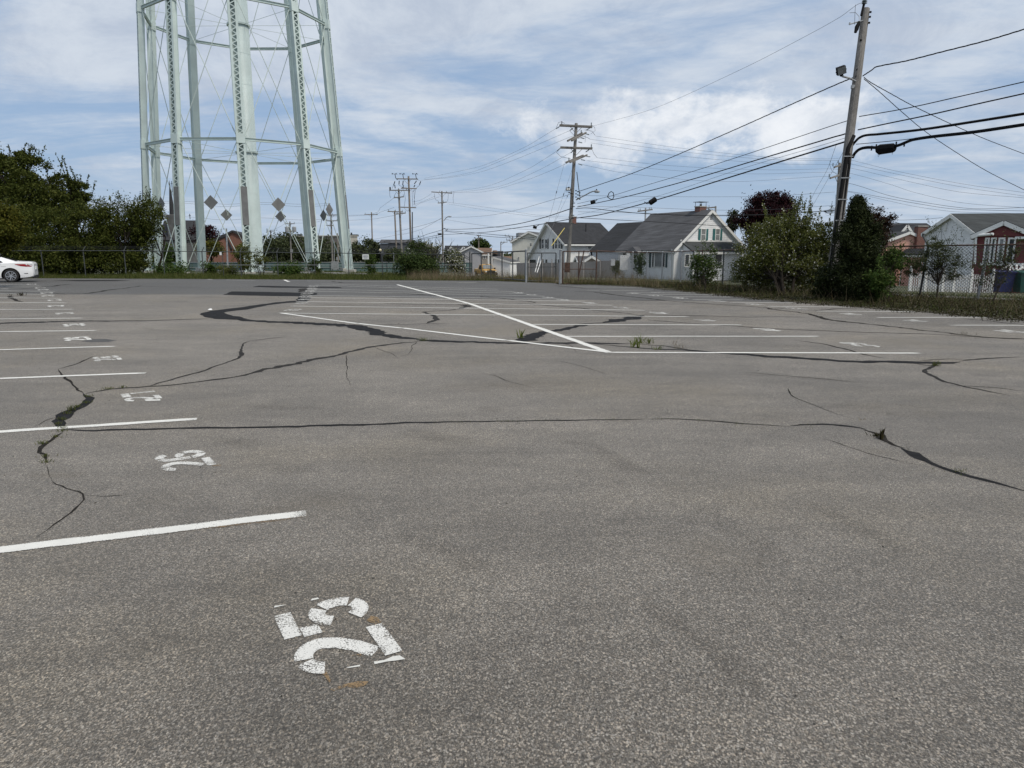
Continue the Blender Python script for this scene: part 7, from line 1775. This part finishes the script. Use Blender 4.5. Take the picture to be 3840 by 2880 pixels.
# --- weeds in the cracks: separate little plants
def weed(label, px, n, h, spread, seed, mat='grass', w=.004, lean=.55, name='weed'):
    rg = np.random.default_rng(seed); c = GP(*px); h *= .62; spread *= .72; w *= .7; n = max(6, int(n * .65))
    V = []
    for i in range(n):
        a = rg.uniform(0, 2 * math.pi); r_ = abs(rg.normal()) * spread; hh = h * rg.uniform(.45, 1.15); b_ = np.array([c.x + math.cos(a) * r_, c.y + math.sin(a) * r_ * .6, 0.002]); ln = np.array([rg.normal() * lean * hh, rg.normal() * lean * hh, hh])
        t_ = rg.uniform(0, 2 * math.pi); s_ = np.array([math.cos(t_), math.sin(t_), 0]) * w
        m_ = b_ + ln * .55 + np.array([0, 0, hh * .12]); V += [b_ - s_, b_ + s_, m_ + s_ * .9, m_ - s_ * .9, m_ - s_ * .9, m_ + s_ * .9, b_ + ln + s_ * .1, b_ + ln - s_ * .1]
    o = npobj(name, np.array(V), 4, M[mat]); return tag(o, label, 'weed', 'weeds growing in the cracks')
M['weed'] = leafmat('weed_leaves', [(.06, .085, .016), (.10, .13, .025), (.15, .17, .045)], .35)
weed('broad leaved weed at the tip of the black sealant fork', (1952, 1268), 16, .26, .03, 1, 'weed', .016)
weed('tallest bright grass tuft beside the long front line', (2400, 1287), 60, .24, .07, 2, 'weed', .006); weed('bright grass tuft right of the tallest one', (2432, 1289), 45, .20, .06, 3, 'weed', .006)
weed('leafy weed left of the tallest grass tuft', (2375, 1301), 12, .24, .05, 4, 'weed', .012); weed('leafy weed below the tallest grass tuft', (2392, 1304), 14, .22, .05, 5, 'weed', .012)
weed('little leafy weed just above the long front line', (2465, 1311), 18, .15, .07, 6, 'weed', .010); weed('wispy dry grass right of the bright tufts', (2545, 1307), 26, .16, .12, 7, 'dry', .003); weed('wispy dry stalks above the wispy dry grass', (2530, 1295), 8, .25, .05, 8, 'dry', .003)
for i, (px, n, h) in enumerate((((332, 1488), 40, .045), ((322, 1512), 45, .05), ((290, 1528), 60, .06), ((268, 1540), 70, .09), ((250, 1552), 50, .05), ((228, 1574), 45, .045), ((218, 1592), 40, .045), ((236, 1606), 50, .04), ((232, 1618), 50, .04), ((210, 1640), 60, .04), ((160, 1665), 50, .05), ((172, 1712), 50, .04), ((180, 1735), 40, .04))):
    weed(['mossy weed strip along the curved crack beside number 27', 'mossy weeds lower down the thin crack left of number 26'][i > 8], px, n, h, .05, 400 + i, 'grass', .003)
weed('grass growing in the crack left of number 27', (405, 1460), 60, .05, .09, 230, 'grass', .003); weed('second grass strip in the crack above number 27', (460, 1455), 50, .05, .09, 231, 'grass', .003)
weed('dark weed clump between the far left lines', (80, 1109), 60, .22, .16, 232, 'brush', .010); weed('thin weed left of the dark clump', (42, 1110), 26, .15, .05, 233, 'brush', .006)
weed('weed at the crack junction right of the long front line', (3505, 1372), 60, .12, .06, 234, 'grass', .004); weed('pale weed in the thick bend near the diagonal line', (1585, 1278), 60, .10, .12, 235, 'grass', .004)
weed('bushy dark weed in the right hand crack', (3285, 1636), 60, .05, .06, 236, 'brush', .005); weed('lone upright dock weed by the right hand crack', (3304, 1648), 22, .16, .012, 237, 'brush', .010, .12)
weed('thin bare seedling below the dock weed', (3405, 1692), 7, .13, .012, 238, 'brush', .002, .4); weed('small dry weed on open asphalt above the dock weed', (3232, 1577), 14, .05, .05, 239, 'dry', .003)
weed('mossy line in the lower right crack', (3585, 1770), 60, .025, .12, 240, 'grass', .003); weed('weed in the thin crack at right', (3610, 1255), 26, .12, .15, 241, 'brush', .004)
for i, px in enumerate(((1900, 1583), (2060, 1577), (2290, 1573), (2470, 1572), (2620, 1577), (2760, 1590), (3040, 1594), (1720, 1586))): weed('sparse grass along the long cross crack', px, 34, .03, .16, 250 + i, 'grass', .002)
# ================================================================== parked white saloon (rear half in view)
M['car_white'] = plain('pearl_white_paint', (.78, .79, .80), .18, .02, 1.0, spec=.6)
M['car_glass'] = plain('dark_car_glass', (.012, .014, .016), .05, .2, 1.0, spec=.7)
M['tyre'] = plain('tyre_rubber', (.014, .014, .014), .85, .2, 20)
M['alloy'] = plain('alloy', (.55, .56, .58), .3, .1, 5, metal=.8)
M['lamp_red'] = plain('red_lamp', (.28, .012, .015), .12, .2, 4)
M['plastic'] = plain('black_plastic', (.015, .015, .016), .5, .2, 5)
def wheel(root, c, side, R_, w, spokes=15, rim=M['alloy'], name='wheel'):
    """axis along local y; side -1 faces the camera side"""
    n = 28; mb = MB(); prof = [(R_ * .66, -w / 2), (R_ * .93, -w / 2), (R_, -w * .34), (R_, w * .34), (R_ * .93, w / 2), (R_ * .66, w / 2)]
    mb.lathe(c, prof, n, (0, 1, 0)); wl = obj(name, mb, M['tyre'], root, local=True)
    mb = MB(); yf = side * w * .46
    mb.lathe(Vector(c) + Vector((0, yf, 0)), [(R_ * .71, 0), (R_ * .71, .012), (R_ * .65, .014), (R_ * .65, 0)], n, (0, side, 0))
    for i in range(spokes):
        th = 2 * math.pi * i / spokes; dx_, dz_ = math.cos(th), math.sin(th); t2 = th + (.22 if i % 3 else -.05)
        mb.bar(Vector(c) + Vector((dx_ * R_ * .1, yf, dz_ * R_ * .1)), Vector(c) + Vector((math.cos(t2) * R_ * .67, yf + side * .006, math.sin(t2) * R_ * .67)), .02, .03, up=(0, 1, 0))
    mb.lathe(Vector(c) + Vector((0, yf, 0)), [(R_ * .14, 0), (R_ * .12, .02)], 12, (0, side, 0))
    obj('rim', mb, rim, wl, local=True)
    return wl
def loft(name, root, stations, m, caps=True):
    """stations: list of (x, [(y,z)...]) half sections from bottom to the centre line; mirrored"""
    mb = MB(); k = len(stations[0][1])
    for x, sec in stations:
        for y, z in sec: mb.v.append((x, -y, z))
        for y, z in sec[::-1]: mb.v.append((x, y, z))
    n = 2 * k
    for i in range(len(stations) - 1):
        for j in range(n):
            a = i * n + j; b = i * n + (j + 1) % n; mb.f.append((a, b, b + n, a + n))
    mb.f.append(tuple(range(n))); mb.f.append(tuple((len(stations) - 1) * n + j for j in range(n))[::-1])
    o = obj(name, mb, m, root, smooth=True, local=True)
    return o
def cut_wheels(o, cs, R_, W_):
    me0 = o.data; cuts = []
    for c in cs:
        mb = MB(); mb.lathe((c[0], c[1] - math.copysign(.55, c[1]) * 0 - .5, c[2]), [(R_, 0), (R_, 1.0)], 32, (0, 1, 0))
        k = obj('cutter', mb, M['plastic'], None); k.matrix_world = Matrix.Identity(4)
        md = o.modifiers.new('cut', 'BOOLEAN'); md.object = k; md.operation = 'DIFFERENCE'; md.solver = 'EXACT'; cuts.append(k)
    par, loc = o.parent, o.location.copy(); o.parent = None
    bpy.context.view_layer.update()
    dg = bpy.context.evaluated_depsgraph_get()
    me = bpy.data.meshes.new_from_object(o.evaluated_get(dg)); o.modifiers.clear(); o.data = me; o.parent = par
    for k in cuts: bpy.data.objects.remove(k)
# local frame: x forward (nose at +x), y left... built along x with rear bumper at x=0
L_ = 4.9
def car_section(w, zb, zs, zsh, zro, wr, wsh=None):
    wsh = wsh or w
    return [(w * .80, zb), (w * .97, zb + .05), (w, zb + .20), (w * .995, zs), (wsh * .965, zsh), (wsh * .93, zsh + .02), (wr, max(zsh + .03, zro - .05)), (wr * .62, max(zsh + .035, zro)), (0, max(zsh + .04, zro + .012))]
ST = [(0.00, car_section(.66, .36, .56, .90, .93, .50)), (0.06, car_section(.80, .27, .60, .99, 1.03, .58)), (0.22, car_section(.87, .22, .64, 1.02, 1.055, .64)), (0.45, car_section(.905, .19, .66, 1.01, 1.06, .66)),
      (0.72, car_section(.915, .18, .67, 1.00, 1.08, .67)), (1.05, car_section(.92, .18, .68, .985, 1.19, .60)), (1.40, car_section(.92, .18, .68, .97, 1.315, .57)), (1.75, car_section(.92, .18, .68, .955, 1.40, .555)),
      (2.15, car_section(.92, .18, .67, .945, 1.435, .56)), (2.55, car_section(.92, .18, .67, .935, 1.44, .56)), (2.95, car_section(.92, .18, .67, .93, 1.40, .56)), (3.35, car_section(.915, .18, .66, .925, 1.22, .60)), (3.70, car_section(.91, .18, .65, .92, 1.0, .66)),
      (4.1, car_section(.90, .19, .62, .87, .93, .66)), (4.5, car_section(.86, .2, .58, .78, .84, .62)), (4.78, car_section(.74, .24, .52, .66, .70, .52)), (4.9, car_section(.60, .32, .5, .58, .60, .40))]
car = empty('parked_car', (0, 0, 0), 'white saloon car parked half out of view under the trees', 'car')
body = loft('body', car, ST, M['car_white'])
RW = .335
wc = [(1.02, -.80, RW), (1.02, .80, RW), (3.84, -.80, RW), (3.84, .80, RW)]
cut_wheels(body, [(1.02, -.95, RW), (1.02, .95, RW), (3.84, -.95, RW), (3.84, .95, RW)], RW + .075, .5)
for p in body.data.polygons: p.use_smooth = False
try:
    body.data.polygons.foreach_set('use_smooth', [True] * len(body.data.polygons))
    at = body.data.attributes.new('sharp_edge', 'BOOLEAN', 'EDGE') if 'sharp_edge' not in body.data.attributes else body.data.attributes['sharp_edge']
    bm = bmesh.new(); bm.from_mesh(body.data); bm.normal_update()
    bm.edges.ensure_lookup_table()
    fl_ = [len(e.link_faces) != 2 or e.calc_face_angle(0) > R(38) for e in bm.edges]
    bm.free(); at.data.foreach_set('value', fl_)
except Exception: pass
mb = MB(); mb.box((2.45, 0, .45), (4.2, 1.3, .5)); obj('underbody', mb, M['plastic'], car, local=True)
for i, c in enumerate(wc): wheel(car, c, math.copysign(1, c[1]), RW, .22)
def sidepoly(pts, m, name, side=1, th=.008, parent=car):
    """panel lying on the upper body side; pts (x,z)"""
    def yat(x, z):
        for (x0, s0), (x1, s1) in zip(ST, ST[1:]):
            if x0 <= x <= x1:
                f = (x - x0) / (x1 - x0); sec = [(a[0] * (1 - f) + b[0] * f, a[1] * (1 - f) + b[1] * f) for a, b in zip(s0, s1)]
                for (ya, za), (yb, zb_) in zip(sec, sec[1:]):
                    if min(za, zb_) <= z <= max(za, zb_) and abs(zb_ - za) > 1e-4: return ya + (yb - ya) * (z - za) / (zb_ - za)
                return sec[5][0]
        return .9
    mb = MB(); vs = [(x, side * (yat(x, z) + th), z) for x, z in pts]; mb.v = vs; mb.f = [tuple(range(len(vs)))]
    bm = bmesh.new(); bv = [bm.verts.new(v) for v in vs]; f = bm.faces.new(bv); bmesh.ops.triangulate(bm, faces=[f]); bmesh.ops.subdivide_edges(bm, edges=bm.edges[:], cuts=1)
    for v in bm.verts: v.co.y = side * (yat(v.co.x, v.co.z) + th)
    bm.verts.index_update(); mb = MB(); mb.v = [tuple(v.co) for v in bm.verts]; mb.f = [tuple(v.index for v in f.verts) for f in bm.faces]; bm.free()
    return obj(name, mb, m, parent, local=True)
for s in (1, -1):
    sidepoly([(1.30, 1.02), (1.34, 1.06), (1.52, 1.17), (1.80, 1.28), (2.15, 1.345), (2.27, 1.35), (2.27, .985), (1.75, .985), (1.45, .995)], M['car_glass'], 'window', s)
    sidepoly([(2.33, 1.35), (2.75, 1.34), (3.1, 1.22), (3.45, 1.02), (3.45, .975), (2.33, .98)], M['car_glass'], 'window', s)
    sidepoly([(.03, .865), (.10, .80), (.32, .80), (.55, .835), (.78, .91), (.80, .93), (.42, .935), (.05, .935)], M['lamp_red'], 'tail_light', s, .012)
    sidepoly([(.06, .88), (.30, .872), (.34, .932), (.06, .935)], plain('clear_lens', (.5, .5, .5), .1) if s > 0 else M['white'], 'lamp_lens', s, .016)
    sidepoly([(.26, .44), (.42, .435), (.44, .46), (.27, .468)], M['plastic'], 'reflector_slot', s, .01)
    sidepoly([(1.18, .80), (1.40, .80), (1.40, .815), (1.18, .815)], M['galv'], 'filler_gap', s, .004)
    mb = MB(); mb.tube([(1.88, s * .93, .86), (1.95, s * .955, .865), (2.1, s * .955, .87), (2.2, s * .93, .87)], .018, 6); obj('door_handle', mb, M['car_white'], car, local=True)
    mb = MB(); pts_ = [(1.42, .955), (1.44, .85), (1.52, .72), (1.66, .56), (1.72, .36)]
    sidepoly([(x - .006, z) for x, z in pts_] + [(x + .008, z) for x, z in pts_[::-1]], M['plastic'], 'door_seam', s, .003)
    sidepoly([(2.28, .96), (2.28, .30), (2.295, .30), (2.295, .96)], M['plastic'], 'door_seam', s, .003)
    mb = MB(); mb.tube([(.0, s * .45, .30), (.12, s * .45, .30)], .045, 10); obj('exhaust_tip', mb, M['alloy'], car, local=True)
mb = MB(); gl_ = [(.74, .55, 1.10), (1.10, .50, 1.215), (1.45, .47, 1.335), (1.72, .46, 1.40)]
for x, y, z in gl_: mb.v += [(x, -y, z + .012), (x, 0, z + .026), (x, y, z + .012)]
for i in range(3):
    for j in range(2): a = i * 3 + j; mb.f.append((a, a + 1, a + 4, a + 3))
obj('rear_window', mb, M['car_glass'], car, local=True, smooth=True)
mb = MB(); mb.prism([(1.78, -.02, 1.41), (2.02, -.02, 1.43), (1.98, -.02, 1.455), (1.79, -.02, 1.50)], (0, .04, 0)); obj('shark_fin', mb, M['car_white'], car, local=True)
mb = MB(); mb.box((-.005, 0, .72), (.03, .5, .16)); obj('number_plate', mb, M['white'], car, local=True)
mb = MB(); mb.box((.05, 0, .27), (.16, 1.2, .14)); obj('rear_diffuser', mb, M['plastic'], car, local=True)
wcpx = GP(44, 1059); hd_ = Vector((-.895, -.446, 0)).normalized()
ang = math.atan2(hd_.y, hd_.x); sidev = Vector((-hd_.y, hd_.x, 0))      # left of the car faces the camera
car.rotation_euler = (0, 0, ang)
car.location = wcpx - hd_ * 1.02 - sidev * .90

# ================================================================== yellow pickup on the cross street
M['truck'] = plain('dull_yellow_paint', (.42, .235, .045), .4, .15, 2.0)
tk = empty('pickup_truck', (0, 0, 0), 'dull yellow pickup truck with black grille beyond the sliding gate', 'truck')
def tsec(w, zb, zs, zt, wt): return [(w * .9, zb), (w, zb + .1), (w, zs), (w * .97, zs + .03), (wt, zt - .04), (wt * .8, zt), (0, zt + .01)]
loft('bed', tk, [(0, tsec(.98, .6, 1.08, 1.22, .95)), (.1, tsec(1.0, .55, 1.1, 1.24, .97)), (1.95, tsec(1.0, .55, 1.1, 1.24, .97)), (2.0, tsec(1.0, .55, 1.1, 1.24, .97))], M['truck'])
loft('cab', tk, [(2.03, tsec(1.0, .45, 1.18, 1.86, .76)), (2.2, tsec(1.0, .45, 1.18, 1.93, .76)), (3.4, tsec(1.0, .45, 1.18, 1.95, .77)), (3.62, tsec(1.0, .45, 1.18, 1.88, .76)), (4.25, tsec(1.0, .45, 1.15, 1.26, .88))], M['truck'])
loft('hood', tk, [(4.2, tsec(1.0, .5, 1.14, 1.27, .86)), (5.2, tsec(1.0, .5, 1.08, 1.2, .85)), (5.5, tsec(.97, .5, .98, 1.1, .82)), (5.6, tsec(.93, .55, .95, 1.02, .78))], M['truck'])
mb = MB(); mb.add([(3.66, -.70, 1.84), (3.66, .70, 1.84), (4.27, .82, 1.275), (4.27, -.82, 1.275)], [(0, 1, 2, 3)]); 
mb = MB(); mb.prism([(3.67, -.70, 1.85), (3.67, .70, 1.85), (4.28, .80, 1.30), (4.28, -.80, 1.30)], (.015, 0, .015)); obj('windscreen', mb, plain('windscreen_glass', (.16, .17, .17), .1, .2), tk, local=True)
for s in (1, -1):
    mb = MB(); mb.prism([(2.4, s * .985, 1.24), (3.75, s * .985, 1.24), (3.5, s * .83, 1.78), (2.45, s * .83, 1.80)], (0, s * .015, .004)); obj('side_window', mb, M['car_glass'], tk, local=True)
    mb = MB(); mb.box((5.6, s * .76, .92), (.05, .28, .22)); obj('headlight', mb, plain('headlamp', (.6, .6, .55), .1), tk, local=True)
    mb = MB(); mb.box((3.85, s * 1.14, 1.32), (.12, .22, .24)); mb.bar((3.85, s * 1.0, 1.25), (3.85, s * 1.1, 1.28), .05); obj('mirror', mb, M['plastic'], tk, local=True)
    for x in (1.0, 4.75):
        mb = MB(); mb.lathe((x, s * .905, .42), [(.52, 0), (.52, .10)], 20, (0, s, 0)); obj('arch_shade_disc', mb, M['plastic'], tk, local=True)  # black disc on the body side stands for the shaded wheel well
        wheel(tk, (x, s * .90, .40), s, .40, .26, 6)
mb = MB(); mb.box((5.61, 0, .86), (.06, 1.22, .42)); obj('grille', mb, M['plastic'], tk, local=True)
mb = MB(); mb.box((5.72, 0, .52), (.2, 1.95, .30)); mb.box((5.66, 0, .30), (.14, 1.6, .2))
for s in (-.5, .5): mb.box((5.78, s, .78), (.06, .06, .6))
mb.box((5.79, 0, 1.05), (.06, 1.1, .06)); obj('push_bar', mb, M['plastic'], tk, local=True)
p_ = onter(1826, 107); f_ = Vector((.33, -.945, 0)).normalized()
tk.rotation_euler = (0, 0, math.atan2(f_.y, f_.x)); tk.location = p_ - f_ * 3.6 + Vector((0, 0, .05))
